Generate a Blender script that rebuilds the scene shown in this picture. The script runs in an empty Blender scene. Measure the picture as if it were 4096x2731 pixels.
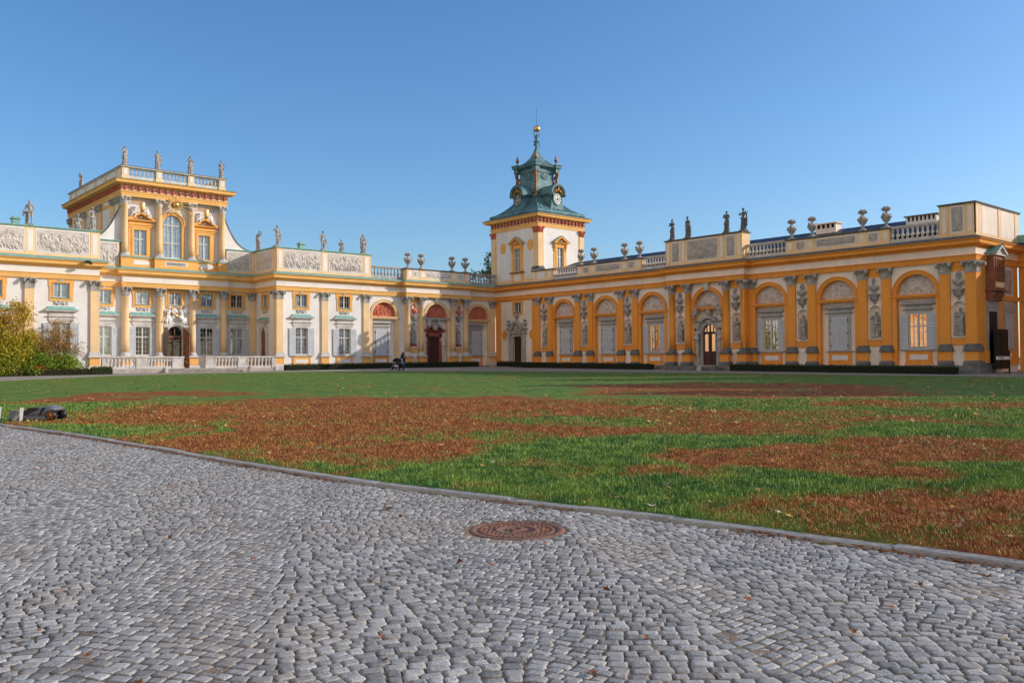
import bpy, bmesh, math, random
import numpy as np
from mathutils import Vector, Matrix, Euler
random.seed(7); rng = np.random.default_rng(7)
C = bpy.context.scene.collection
R = math.radians
PI = math.pi

# ------------------------------------------------------------------ materials
def mat(name, col, rough=.8, var=.10, scale=1.2, bump=.0, bscale=30., fine=0., metal=0., col2=None, spec=.3, stain=0., coords='obj', low=.35, high=.65):
    m = bpy.data.materials.new(name); m.use_nodes = True
    nt = m.node_tree; N = nt.nodes; L = nt.links
    b = N['Principled BSDF']; b.inputs['Roughness'].default_value = rough
    b.inputs['Metallic'].default_value = metal; b.inputs['Specular IOR Level'].default_value = spec
    if coords == 'obj':
        tc = N.new('ShaderNodeTexCoord').outputs['Object']
    else:
        tc = N.new('ShaderNodeNewGeometry').outputs['Position']
    n = N.new('ShaderNodeTexNoise'); n.inputs['Scale'].default_value = scale; n.inputs['Detail'].default_value = 6; n.inputs['Roughness'].default_value = .65
    L.new(tc, n.inputs['Vector'])
    r = N.new('ShaderNodeValToRGB'); r.color_ramp.elements[0].position = low; r.color_ramp.elements[1].position = high
    c = np.array(col); c2 = np.array(col2) if col2 is not None else np.clip(c*(1-var*1.6), 0, 1)
    c1 = np.clip(c*(1+var*.4), 0, 1) if col2 is None else c
    r.color_ramp.elements[0].color = (*c2, 1); r.color_ramp.elements[1].color = (*c1, 1)
    L.new(n.outputs['Fac'], r.inputs['Fac'])
    out = r.outputs['Color']
    if fine > 0:
        n2 = N.new('ShaderNodeTexNoise'); n2.inputs['Scale'].default_value = bscale*.7; n2.inputs['Detail'].default_value = 4
        L.new(tc, n2.inputs['Vector'])
        mr = N.new('ShaderNodeMapRange'); mr.inputs['From Min'].default_value = .3; mr.inputs['From Max'].default_value = .7
        mr.inputs['To Min'].default_value = 1-fine; mr.inputs['To Max'].default_value = 1+fine
        L.new(n2.outputs['Fac'], mr.inputs['Value'])
        mx = N.new('ShaderNodeVectorMath'); mx.operation = 'SCALE'
        L.new(out, mx.inputs[0]); L.new(mr.outputs[0], mx.inputs['Scale']); out = mx.outputs[0]
    if stain > 0:                      # rain streaks: noise stretched down the wall
        mp = N.new('ShaderNodeMapping'); mp.inputs['Scale'].default_value = (1.7, 1.7, .22)
        L.new(tc, mp.inputs['Vector'])
        n3 = N.new('ShaderNodeTexNoise'); n3.inputs['Scale'].default_value = 1.6; n3.inputs['Detail'].default_value = 5
        L.new(mp.outputs[0], n3.inputs['Vector'])
        mr3 = N.new('ShaderNodeMapRange'); mr3.inputs['From Min'].default_value = .5; mr3.inputs['From Max'].default_value = .85
        mr3.inputs['To Min'].default_value = 1; mr3.inputs['To Max'].default_value = 1-stain
        L.new(n3.outputs['Fac'], mr3.inputs['Value'])
        mx3 = N.new('ShaderNodeVectorMath'); mx3.operation = 'SCALE'
        L.new(out, mx3.inputs[0]); L.new(mr3.outputs[0], mx3.inputs['Scale']); out = mx3.outputs[0]
    L.new(out, b.inputs['Base Color'])
    if bump > 0:
        n4 = N.new('ShaderNodeTexNoise'); n4.inputs['Scale'].default_value = bscale; n4.inputs['Detail'].default_value = 5
        L.new(tc, n4.inputs['Vector'])
        bp = N.new('ShaderNodeBump'); bp.inputs['Strength'].default_value = bump; bp.inputs['Distance'].default_value = .02
        L.new(n4.outputs['Fac'], bp.inputs['Height']); L.new(bp.outputs[0], b.inputs['Normal'])
    return m

WHITE = mat('white_plaster', (.80, .75, .705), .9, .08, .45, .15, 40, .03, stain=.09)
YEL   = mat('ochre_plaster', (.86, .44, .125), .88, .10, .6, .12, 40, .03, stain=.10)
YELP  = mat('pale_ochre_plaster', (.85, .585, .32), .88, .10, .6, .12, 40, .03, stain=.12)
CORN  = mat('cornice_ochre', (.87, .49, .155), .85, .08, .6, .1, 40, .02)
CREAM = mat('cream_plaster_shade_warmed', (.86, .745, .64), .9, .09, .45, .15, 40, .03, stain=.12)  # creamy wing white, the warmth of its shade mixed into the colour
OCHW = mat('ochre_plaster_shade_deepened', (.86, .34, .06), .88, .08, .6, .12, 40, .03, stain=.12)  # wing ochre, deepened so the colour carries the tone of its shade
STONE = mat('weathered_stone', (.50, .465, .425), .92, .3, 2.2, .35, 25, .12, col2=(.27, .255, .24), stain=.25)
STONEL= mat('pale_sandstone', (.62, .575, .53), .9, .16, 1.6, .25, 30, .06, stain=.15)
RELG = mat('grey_stucco_relief', (.50, .45, .405), .95, .14, 2.5, .25, 40, .06, col2=(.35, .315, .285))
GOLDR = mat('sun_ray_gilding', (.85, .60, .26), .4, .1, 6, metal=.25, spec=.5)
PLIN = mat('tan_plinth_stone', (.47, .415, .35), .9, .2, 1.4, .25, 30, .08, stain=.25)
STEPS = mat('worn_step_stone', (.34, .305, .265), .9, .2, 2, .25, 30, .1, stain=.2)
STONED= mat('dark_mottled_stone', (.22, .215, .205), .9, .3, 1.6, .3, 25, .1, col2=(.085, .09, .085), stain=.35)  # dark stone, mottled by noise and streaked downwards
FRAMES= mat('grey_window_stone', (.44, .42, .41), .9, .15, 1.5, .15, 30, .05, stain=.1)
STAT  = mat('lichened_statue_stone', (.46, .425, .385), .95, .3, 5, .35, 40, .12, col2=(.17, .155, .145))
STATD = mat('dark_lead_statue', (.16, .16, .165), .75, .3, 5, .3, 40, .12, col2=(.075, .078, .085), spec=.4)
STATW = mat('white_stucco_figure', (.80, .775, .75), .85, .08, 5, .15, 40, .05)
RELF  = mat('stucco_relief', (.66, .585, .53), .95, .14, 2.5, .25, 40, .06, col2=(.47, .41, .365))
REDP  = mat('terracotta_red', (.62, .185, .115), .9, .16, 2, .2, 40, .08)
REDD  = mat('dark_red_portal', (.33, .085, .06), .8, .16, 2, .15, 40, .06)
COP   = mat('green_copper', (.27, .47, .415), .65, .2, 1.8, .15, 12, .08, col2=(.17, .36, .325), stain=.2)
COPD  = mat('tower_copper', (.135, .255, .27), .6, .25, 1.3, .2, 8, .1, col2=(.055, .135, .165), stain=.3)
GOLD  = mat('gilding', (.82, .50, .20), .32, .12, 6, .15, 40, .05, metal=.85, spec=.5)
GOLDO = mat('old_gilding', (.50, .27, .09), .5, .3, 9, .3, 40, .15, metal=.6, col2=(.16, .075, .03))
SHUT  = mat('pale_grey_paint', (.56, .575, .60), .6, .05, 1.5, .03, 60, .02)
SASH  = mat('cream_window_paint', (.60, .585, .53), .6, .06, 2, .03, 60, .02)
DOORW = mat('dark_walnut', (.075, .028, .018), .5, .3, 3, .2, 30, .1, spec=.4)
DOORR = mat('varnished_oak', (.24, .085, .035), .45, .3, 3, .2, 30, .12, spec=.5)
BLACK = mat('black_iron', (.018, .018, .02), .6, .2, 4, .1, 30, .05)
BRICKB= mat('brown_plaster', (.30, .13, .085), .9, .2, 2, .25, 30, .1)
ROOFD = mat('blue_black_roof', (.045, .06, .095), .5, .3, 2.0, .2, 10, .1, spec=.5)
ZINC  = mat('weathered_zinc_coping', (.17, .17, .165), .7, .3, 3, .15, 20, .1)
CLOCKW= mat('cream_dial', (.72, .69, .63), .5, .05, 4)
CLOCKB= mat('black_dial', (.02, .02, .022), .4, .1, 4)
SIGNW = mat('white_sign_enamel', (.75, .76, .78), .4, .03, 4)

def glass(name, base, rough=.03, refl=.16, var=.35, scale=1.1, tint=(.95, .97, 1)):
    m = bpy.data.materials.new(name); m.use_nodes = True
    nt = m.node_tree; N = nt.nodes; L = nt.links; b = N['Principled BSDF']
    tc = N.new('ShaderNodeTexCoord'); mp = N.new('ShaderNodeMapping'); mp.inputs['Scale'].default_value = (1.6, 1.6, .35)
    L.new(tc.outputs['Object'], mp.inputs['Vector'])
    n = N.new('ShaderNodeTexNoise'); n.inputs['Scale'].default_value = scale*2.5; n.inputs['Detail'].default_value = 2
    L.new(mp.outputs[0], n.inputs['Vector'])
    r = N.new('ShaderNodeValToRGB'); r.color_ramp.elements[0].position = .42; r.color_ramp.elements[1].position = .58
    c = np.array(base); r.color_ramp.elements[0].color = (*(c*(1-var)), 1); r.color_ramp.elements[1].color = (*np.clip(c*(1+var), 0, 1), 1)
    L.new(n.outputs['Fac'], r.inputs['Fac']); L.new(r.outputs[0], b.inputs['Base Color'])
    b.inputs['Roughness'].default_value = .5; b.inputs['Specular IOR Level'].default_value = .0
    g = N.new('ShaderNodeBsdfGlossy'); g.inputs['Roughness'].default_value = rough; g.inputs['Color'].default_value = (*tint, 1)
    w = N.new('ShaderNodeTexNoise'); w.inputs['Scale'].default_value = 2.2
    L.new(tc.outputs['Object'], w.inputs['Vector'])
    bp = N.new('ShaderNodeBump'); bp.inputs['Strength'].default_value = .12; bp.inputs['Distance'].default_value = .05
    L.new(w.outputs['Fac'], bp.inputs['Height']); L.new(bp.outputs[0], g.inputs['Normal'])
    mix = N.new('ShaderNodeMixShader'); lw = N.new('ShaderNodeLayerWeight'); lw.inputs['Blend'].default_value = .35
    mr = N.new('ShaderNodeMapRange'); mr.inputs['To Min'].default_value = refl; mr.inputs['To Max'].default_value = min(1, refl+.5)
    L.new(lw.outputs['Facing'], mr.inputs['Value']); L.new(mr.outputs[0], mix.inputs['Fac'])
    L.new(b.outputs[0], mix.inputs[1]); L.new(g.outputs[0], mix.inputs[2]); L.new(mix.outputs[0], N['Material Output'].inputs['Surface'])
    return m
GL_BLUE = glass('window_glass_with_curtain', (.20, .245, .29), refl=.14, var=.35)
GL_PALE = glass('window_glass_pale_curtain', (.36, .38, .39), refl=.12, var=.25)
GL_GREEN= glass('window_glass_green_blind', (.20, .26, .235), refl=.16, var=.35)
GL_DARK = glass('window_glass_dark_room', (.012, .014, .017), refl=.06)
GL_GOLD = glass('window_glass_gold_reflection_tint', (.06, .045, .03), refl=.62, tint=(.95, .62, .36))  # amber tint paints the golden reflection into the gloss colour

# ------------------------------------------------------------------ mesh builder
IDM = Matrix.Identity(4)
WING = Matrix(((0, 1, 0, 0), (-1, 0, 0, 0), (0, 0, 1, 0), (0, 0, 0, 1)))    # local x = -Y world, local y = X world
class MB:
    def __init__(s, M=None): s.v = []; s.f = []; s.M = M if M is not None else IDM; s.sm = []; s.ch = []
    def add(s, vs, fs, smooth=False):
        o = len(s.v); s.ch.append((o, len(s.f)))
        if s.M is IDM: s.v += [tuple(p) for p in vs]
        else: s.v += [tuple(s.M @ Vector(p)) for p in vs]
        s.f += [tuple(i+o for i in f) for f in fs]; s.sm += [smooth]*len(fs); return s
    def box(s, x0, x1, y0, y1, z0, z1):
        v = [(x, y, z) for z in (z0, z1) for y in (y0, y1) for x in (x0, x1)]
        return s.add(v, [(0, 2, 3, 1), (4, 5, 7, 6), (0, 1, 5, 4), (2, 6, 7, 3), (0, 4, 6, 2), (1, 3, 7, 5)])
    def frus(s, x0, x1, y0, y1, z0, X0, X1, Y0, Y1, z1):      # box with another top rectangle
        v = [(x0, y0, z0), (x1, y0, z0), (x0, y1, z0), (x1, y1, z0), (X0, Y0, z1), (X1, Y0, z1), (X0, Y1, z1), (X1, Y1, z1)]
        return s.add(v, [(0, 2, 3, 1), (4, 5, 7, 6), (0, 1, 5, 4), (2, 6, 7, 3), (0, 4, 6, 2), (1, 3, 7, 5)])
    def prism(s, poly, y0, y1):                                # polygon in x,z pushed from y0 to y1
        n = len(poly); v = [(x, y0, z) for x, z in poly] + [(x, y1, z) for x, z in poly]
        f = [tuple(range(n)), tuple(range(2*n-1, n-1, -1))] + [(i, (i+1) % n, n+(i+1) % n, n+i) for i in range(n)]
        return s.add(v, f)
    def strip(s, a, b, y0, y1):                                # band between two polylines in x,z, pushed from y0 to y1
        n = len(a)
        for i in range(n-1):
            q = [a[i], a[i+1], b[i+1], b[i]]
            v = [(x, y0, z) for x, z in q] + [(x, y1, z) for x, z in q]
            s.add(v, [(0, 1, 2, 3), (7, 6, 5, 4), (0, 4, 5, 1), (2, 6, 7, 3)] + ([(0, 3, 7, 4)] if i == 0 else []) + ([(1, 5, 6, 2)] if i == n-2 else []))
        return s
    def profx(s, prof, x0, x1, ret=False):                     # profile in y,z swept along x; ret: the ends return to the wall (mitred)
        n = len(prof); yb = prof[0][0]
        v = [((x0+(y if False else 0)) if not ret else x0-(yb-y), y, z) for y, z in prof] + [(x1 if not ret else x1+(yb-y), y, z) for y, z in prof]
        f = [(i, i+1, n+i+1, n+i) for i in range(n-1)] + [tuple(range(n)), tuple(range(2*n-1, n-1, -1))]
        if ret:
            v += [(p[0], yb, p[2]) for p in v[:n]] + [(p[0], yb, p[2]) for p in v[n:2*n]]
            f = [(i, i+1, n+i+1, n+i) for i in range(n-1)] + [(i+1, i, 2*n+i, 2*n+i+1) for i in range(n-1)] + [(n+i, n+i+1, 3*n+i+1, 3*n+i) for i in range(n-1)]
        return s.add(v, f)
    def lathe(s, prof, c=(0, 0, 0), n=16, a0=0, a1=2*PI, smooth=True, sx=1, sy=1):
        full = abs(a1-a0-2*PI) < 1e-6; m = n if full else n+1; v = []
        for r, z in prof:
            for i in range(m):
                a = a0+(a1-a0)*i/n; v.append((c[0]+r*math.cos(a)*sx, c[1]+r*math.sin(a)*sy, c[2]+z))
        f = []
        for j in range(len(prof)-1):
            for i in range(n):
                k = (i+1) % m; f.append((j*m+i, j*m+k, (j+1)*m+k, (j+1)*m+i))
        if full: f += [tuple(range(m-1, -1, -1)), tuple((len(prof)-1)*m+i for i in range(m))]
        return s.add(v, f, smooth)
    def tube(s, pts, r, n=8, r1=None):
        pts = [Vector(p) for p in pts]; v = []; m = len(pts)
        for i, p in enumerate(pts):
            t = (pts[min(i+1, m-1)]-pts[max(i-1, 0)]).normalized()
            u = t.cross(Vector((0, 0, 1)));  u = t.cross(Vector((0, 1, 0))) if u.length < .1 else u
            u.normalize(); w = t.cross(u); rr = r if r1 is None else r+(r1-r)*i/(m-1)
            v += [tuple(p+u*rr*math.cos(2*PI*k/n)+w*rr*math.sin(2*PI*k/n)) for k in range(n)]
        f = [(i*n+k, i*n+(k+1) % n, (i+1)*n+(k+1) % n, (i+1)*n+k) for i in range(m-1) for k in range(n)]
        return s.add(v, f+[tuple(range(n-1, -1, -1)), tuple((m-1)*n+k for k in range(n))], True)
    def mesh(s, name, m, shift=(0, 0, 0), recalc=True):
        me = bpy.data.meshes.new(name)
        me.from_pydata([(p[0]-shift[0], p[1]-shift[1], p[2]-shift[2]) for p in s.v], [], s.f)
        if any(s.sm): me.polygons.foreach_set('use_smooth', s.sm)
        if recalc:
            b = bmesh.new(); b.from_mesh(me); bmesh.ops.recalc_face_normals(b, faces=b.faces); b.to_mesh(me); b.free()
        me.materials.append(m); return me

def base_of(o):
    v = Vector((0, 0, 0))
    while o is not None: v += o.location; o = o.parent
    return v
SPLIT = set('wall jamb corner_pilaster capital panel upper_pedestal copper_ledge side_pilaster side_capital side_panel side_panel_surround oval_plaque parapet_pier pilaster_foot plinth coping roof string_course corner_strip ochre_strip flue_shadow_box upper_wall hinges roof_seams gilded_console lantern_corner_cornice corbel door_surround'.split())
def clusters(mb):                                              # pieces of a builder that stand apart become parts of their own
    n = len(mb.f); lo = []; hi = []
    ch = mb.ch+[(len(mb.v), len(mb.f))]
    for (a, f0), (b, f1) in zip(ch[:-1], ch[1:]):
        q = np.array(mb.v[a:b]); lo.append(q.min(0)-.012); hi.append(q.max(0)+.012)
    k = len(lo); lab = list(range(k))
    def find(i):
        while lab[i] != i: lab[i] = lab[lab[i]]; i = lab[i]
        return i
    lo = np.array(lo); hi = np.array(hi)
    for i in range(k):
        for j in np.where(((lo[i] <= hi) & (hi[i] >= lo)).all(1))[0]:
            if j > i: lab[find(j)] = find(i)
    out = {}
    for i in range(k):
        r = out.setdefault(find(i), MB()); (a, f0), (b, f1) = ch[i], ch[i+1]
        r.add(mb.v[a:b], [tuple(x-a for x in f) for f in mb.f[f0:f1]]); 
        for t in range(f1-f0): r.sm[-1-t] = mb.sm[f1-1-t]
    return list(out.values())
LAST = []
def obj(name, mb, m, parent=None, recalc=True):               # one mesh object; its vertices are given in world coordinates
    LAST.clear()
    if parent and isinstance(mb, MB) and name in SPLIT and len(mb.ch) > 1:
        cs = clusters(mb)
        if len(cs) > 1:
            os_ = [obj1(name, c, m, parent, recalc) for c in cs]; LAST.extend(os_[1:]); return os_[0]
    return obj1(name, mb, m, parent, recalc)
def obj1(name, mb, m, parent=None, recalc=True):
    b = base_of(parent) if parent else (0, 0, 0)
    me = mb if isinstance(mb, bpy.types.Mesh) else mb.mesh(name, m, b, recalc)
    o = bpy.data.objects.new(name, me); C.objects.link(o)
    if parent: o.parent = parent
    return o
def empty(name, loc=(0, 0, 0)):
    o = bpy.data.objects.new(name, None); o.location = loc; C.objects.link(o); return o
def tag(o, label=None, cat=None, group=None, kind=None):
    for k, v in (('label', label), ('category', cat), ('group', group), ('kind', kind)):
        if v: o[k] = v
    return o
PROTO = set()
def proto(o): PROTO.add(o.name); return o
def kids(o): return [c for c in CH.get(o.name, [])]
CH = {}
def own(o, parent):
    CH.setdefault(parent.name, []).append(o); return o
def part(name, mb, m, parent):                                # a child kept in the children register, for copying
    o = obj(name, mb, m, parent); own(o, parent)
    for e in list(LAST): own(e, parent)
    return o
def clone(o, parent=None, loc=None, rot=0.):                  # a thing or part with its parts and sub-parts
    c = o.copy(); C.objects.link(c)
    if loc is not None:
        b = base_of(parent) if parent else Vector((0, 0, 0))
        c.location = Vector(loc)-b; c.rotation_euler = (0, 0, rot)
    c.parent = parent
    for ch in kids(o):
        k = clone(ch); k.parent = c
    return c
def drop(o):                                                  # take a pattern object out of the scene again
    for ch in list(kids(o)): drop(ch)
    bpy.data.objects.remove(o)

def arc(cx, cz, r, a0, a1, n=20, rz=None):
    return [(cx+r*math.cos(a0+(a1-a0)*i/n), cz+(rz or r)*math.sin(a0+(a1-a0)*i/n)) for i in range(n+1)]
def sweep(path, prof, i0=0, i1=None, closed=False):           # profile (out, z) along a plan path, right-hand side out, mitred
    mb = MB(); n = len(path); i1 = n-1 if i1 is None else i1; P = [Vector((p[0], p[1])) for p in path]; rows = []
    idx = list(range(i0, i1+1)) if not closed else list(range(n))+[0]
    for i in idx:
        a = P[i]-P[i-1] if (i > 0 or closed) else None; b = P[(i+1) % n]-P[i] if (i < n-1 or closed) else None
        na = Vector((a.y, -a.x)).normalized() if a is not None else None; nb = Vector((b.y, -b.x)).normalized() if b is not None else None
        if na is None: m = nb
        elif nb is None: m = na
        else: m = (na+nb)/(1+na.dot(nb))
        rows.append([(P[i].x+m.x*o, P[i].y+m.y*o, z) for o, z in prof])
    k = len(prof); v = [p for r in rows for p in r]; f = []
    for j in range(len(rows)-1):
        f += [(j*k+i, (j+1)*k+i, (j+1)*k+i+1, j*k+i+1) for i in range(k-1)]
    if not closed: f += [tuple(range(k)), tuple((len(rows)-1)*k+i for i in range(k-1, -1, -1))]
    return mb.add(v, f)
def wall(mb, x0, x1, z0, z1, y, holes=(), depth=.3, back=True):
    """upright wall plane with rectangular openings (a,b,c,d) or arched ones (a,b,c,d,'arch': d = crown); the openings get reveals"""
    H = [(h[0], h[1], h[2], h[3]) for h in holes]
    xs = sorted({x0, x1, *[q for h in H for q in h[:2]]}); zs = sorted({z0, z1, *[q for h in H for q in h[2:4]]})
    xs = [x for x in xs if x0 <= x <= x1]; zs = [z for z in zs if z0 <= z <= z1]
    for i in range(len(xs)-1):
        for j in range(len(zs)-1):
            cx = (xs[i]+xs[i+1])/2; cz = (zs[j]+zs[j+1])/2
            if any(h[0] < cx < h[1] and h[2] < cz < h[3] for h in H): continue
            mb.add([(xs[i], y, zs[j]), (xs[i+1], y, zs[j]), (xs[i+1], y, zs[j+1]), (xs[i], y, zs[j+1])], [(0, 1, 2, 3)])
    for h in holes:
        a, b, c, d = h[:4]; yb = y+depth
        if len(h) > 4:
            r = (b-a)/2; cx = (a+b)/2; sp = d-r
            A = arc(cx, sp, r, PI, 0, 20)
            for p, q in zip(A[:-1], A[1:]):
                mb.add([(p[0], y, p[1]), (q[0], y, q[1]), (q[0], y, d), (p[0], y, d)], [(0, 1, 2, 3)])
            line = [(a, c)]+A+[(b, c), (a, c)]
        else: line = [(a, c), (a, d), (b, d), (b, c), (a, c)]
        for p, q in zip(line[:-1], line[1:]):
            mb.add([(p[0], y, p[1]), (q[0], y, q[1]), (q[0], yb, q[1]), (p[0], yb, p[1])], [(0, 1, 2, 3)])
        if back:
            if len(h) > 4: mb.add([(p[0], yb, p[1]) for p in line[:-1]], [tuple(range(len(line)-1))])
            else: mb.add([(a, yb, c), (b, yb, c), (b, yb, d), (a, yb, d)], [(0, 1, 2, 3)])
    return mb
def frame(mb, x0, x1, z0, z1, y0, y1, w):                     # rectangular moulding ring
    mb.box(x0, x1, y0, y1, z0, z0+w); mb.box(x0, x1, y0, y1, z1-w, z1); mb.box(x0, x0+w, y0, y1, z0+w, z1-w); mb.box(x1-w, x1, y0, y1, z0+w, z1-w); return mb

# ------------------------------------------------------------------ modelled (carved) shapes
def cap_rings(p0, p1, r0, r1, n=10):
    p0 = np.array(p0, float); p1 = np.array(p1, float); d = p1-p0; l = np.linalg.norm(d)
    d = d/l if l > 1e-6 else np.array([0, 0, 1.]); u = np.cross(d, [0, 0, 1.]); u = np.cross(d, [0, 1., 0]) if np.linalg.norm(u) < .1 else u
    u /= np.linalg.norm(u); w = np.cross(d, u); V = []; K = []
    for a in np.linspace(-PI/2, 0, 5): K.append((p0+d*r0*math.sin(a), max(r0*math.cos(a), .002)))
    for a in np.linspace(0, PI/2, 5): K.append((p1+d*r1*math.sin(a), max(r1*math.cos(a), .002)))
    for c, r in K:
        for k in range(n): V.append(tuple(c+u*r*math.cos(2*PI*k/n)+w*r*math.sin(2*PI*k/n)))
    F = [(i*n+k, i*n+(k+1) % n, (i+1)*n+(k+1) % n, (i+1)*n+k) for i in range(len(K)-1) for k in range(n)]
    F += [tuple(range(n-1, -1, -1)), tuple((len(K)-1)*n+k for k in range(n))]
    return V, F
def sculpt(name, parts, voxel, m, smooth=2):
    mb = MB()
    for p in parts:
        if p[0] == 'c': mb.add(*cap_rings(p[1], p[2], p[3], p[4]))
        elif p[0] == 'e':
            V, F = cap_rings((0, 0, -.001), (0, 0, .001), 1, 1, 14)
            rot = Euler(p[3], 'XYZ').to_matrix() if len(p) > 3 else Matrix.Identity(3)
            mb.add([tuple(Vector(p[1])+rot @ Vector((v[0]*p[2][0], v[1]*p[2][1], v[2]*p[2][2]))) for v in V], F)
        elif p[0] == 'l':                                     # closed loft of rings [(cx,cy,cz,[radii])]
            V = []; n = len(p[1][0][3])
            for cx, cy, cz, rr in p[1]: V += [(cx+r*math.cos(2*PI*k/n), cy+r*.8*math.sin(2*PI*k/n), cz) for k, r in enumerate(rr)]
            q = len(p[1]); F = [(i*n+k, i*n+(k+1) % n, (i+1)*n+(k+1) % n, (i+1)*n+k) for i in range(q-1) for k in range(n)]
            mb.add(V, F+[tuple(range(n-1, -1, -1)), tuple((q-1)*n+k for k in range(n))])
        elif p[0] == 'b': mb.box(*p[1:])
    me = mb.mesh('tmp', m); o = bpy.data.objects.new('tmp', me); C.objects.link(o)
    r = o.modifiers.new('r', 'REMESH'); r.mode = 'VOXEL'; r.voxel_size = voxel; r.use_smooth_shade = True
    if smooth:
        s = o.modifiers.new('s', 'SMOOTH'); s.factor = .5; s.iterations = smooth
    dg = bpy.context.evaluated_depsgraph_get(); dg.update()
    out = bpy.data.meshes.new_from_object(o.evaluated_get(dg)); out.name = name
    bpy.data.objects.remove(o); bpy.data.meshes.remove(me)
    if not out.materials: out.materials.append(m)
    out.polygons.foreach_set('use_smooth', [True]*len(out.polygons))
    return out
def skirt(z0, z1, r0, r1, folds=7, amp=.16, ph=0., lean=(0, 0), n=40, cx=0, cy=0):
    rings = []
    for i in range(9):
        t = i/8; z = z0+(z1-z0)*t; r = r0+(r1-r0)*t**.8; a = amp*(1-t)**.6
        rings.append((cx+lean[0]*t, cy+lean[1]*t, z, [r*(1+a*math.sin(folds*2*PI*k/n+ph+t*2.2)+.4*a*math.sin(2*folds*2*PI*k/n+ph*2)) for k in range(n)]))
    return ('l', rings)
def figure(armR, armL, robe='full', sway=.04, head=(0, 0), stump=False, extra=(), wide=1., ph=0.):
    """standing carved figure 1.75 m tall facing -y; arms are (elbow, hand) points; x grows to the viewer's right"""
    hx = sway
    P = [('e', (hx, .01, .95), (.155*wide, .115, .13)), ('e', (hx*.3, 0, 1.27), (.165*wide, .115, .2)), ('c', (hx*.6, 0, 1.05), (hx*.4, 0, 1.2), .125*wide, .14*wide),
         ('c', (-.17, .01, 1.41), (.17, .01, 1.41), .068, .068), ('c', (0, 0, 1.42), (head[0]*.5, -.01, 1.53), .055, .05),
         ('e', (head[0], -.025+head[1], 1.64), (.082, .1, .115)), ('e', (head[0], .02, 1.675), (.1, .105, .095)), ('c', (head[0], -.12+head[1], 1.63), (head[0], -.105+head[1], 1.66), .017, .012)]
    for sx, (e, h) in ((-1, armR), (1, armL)):
        s = (sx*.195*wide, .01, 1.39); P += [('c', s, e, .062, .05), ('c', e, h, .048, .034), ('e', h, (.042, .042, .055))]
    kx = .12
    for sx in (-1, 1):
        bend = -.09 if sx == (1 if sway < 0 else -1) else 0.
        k = (sx*.1+hx*.7, -.02+bend, .52); a = (sx*.11+hx*.4, .02, .1)
        P += [('c', (sx*.085+hx, 0, .9), k, .1, .066), ('c', k, a, .066, .042), ('c', a, (a[0]+sx*.03, -.15, .04), .045, .032)]
    if robe == 'full':
        P += [skirt(.02, 1.0, .235*wide, .165*wide, 8, .2, ph, (hx, 0)), skirt(.62, 1.08, .235*wide, .17*wide, 6, .16, ph+1, (hx, 0)),
              ('c', (-.19, -.06, 1.42), (.2, -.09, 1.0), .06, .07), ('c', (.2, -.1, 1.0), (.19, -.08, .45), .07, .04)]
    elif robe == 'half':
        P += [skirt(.05, .92, .24, .17, 7, .24, ph, (hx, 0)), ('c', (-.2, -.08, .98), (.22, -.1, .86), .07, .08), ('c', (.22, -.06, .9), (.27, 0, .3), .07, .045)]
    else:
        P += [('c', (-.18, -.09, .95), (.18, -.1, .9), .045, .05), ('c', (.2, .03, .9), (.24, .05, .25), .07, .05)]
    if stump: P += [('c', (.2, .12, 0), (.17, .1, .75), .1, .075)]
    P += [('e', (0, 0, .03), (.26, .2, .05))]
    return P+list(extra)
def bust_parts(turn=.02, beard=False, wide=1.):
    P = [('e', (0, 0, .36), (.27*wide, .15, .17)), ('e', (-.2*wide, .01, .38), (.13, .13, .14)), ('e', (.2*wide, .01, .38), (.13, .13, .14)), ('c', (0, 0, .5), (turn, -.02, .66), .08, .072),
         ('e', (turn, -.04, .80), (.092, .115, .135)), ('e', (turn, .025, .845), (.115, .12, .105)), ('c', (turn, -.155, .80), (turn, -.135, .835), .02, .014), ('c', (0, .02, .05), (0, .02, .25), .1, .13),
         ('c', (-.24*wide, -.08, .47), (.1, -.15, .26), .06, .07), ('c', (.24*wide, -.06, .46), (.02, -.15, .22), .05, .06), ('c', (0, -.15, .2), (.06, -.12, .34), .05, .05), ('e', (0, 0, .04), (.15, .13, .05))]
    if beard: P += [('e', (turn, -.1, .695), (.06, .06, .08))]
    else: P += [('c', (turn-.1, .03, .84), (turn-.12, .03, .62), .05, .05), ('c', (turn+.1, .03, .84), (turn+.12, .03, .62), .05, .05)]
    return P
def putto(dx=1):                                              # sitting child leaning on something to the side dx
    return [('e', (0, 0, .22), (.13, .11, .12)), ('e', (dx*.03, 0, .42), (.12, .1, .15)), ('e', (dx*.06, -.02, .66), (.095, .1, .105)), ('c', (dx*.1, -.03, .5), (dx*.3, -.05, .56), .055, .04),
            ('c', (dx*.3, -.05, .56), (dx*.36, -.05, .72), .04, .035), ('c', (-dx*.1, 0, .5), (-dx*.2, -.05, .3), .05, .04), ('c', (-dx*.05, -.05, .2), (-dx*.14, -.2, .16), .085, .065),
            ('c', (-dx*.14, -.2, .16), (-dx*.26, -.16, -.16), .06, .04), ('c', (dx*.06, -.05, .2), (dx*.1, -.22, .1), .085, .06), ('c', (dx*.1, -.22, .1), (dx*.02, -.2, -.14), .06, .04), ('c', (-dx*.2, .05, .1), (-dx*.42, 0, -.1), .07, .03)]

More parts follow.
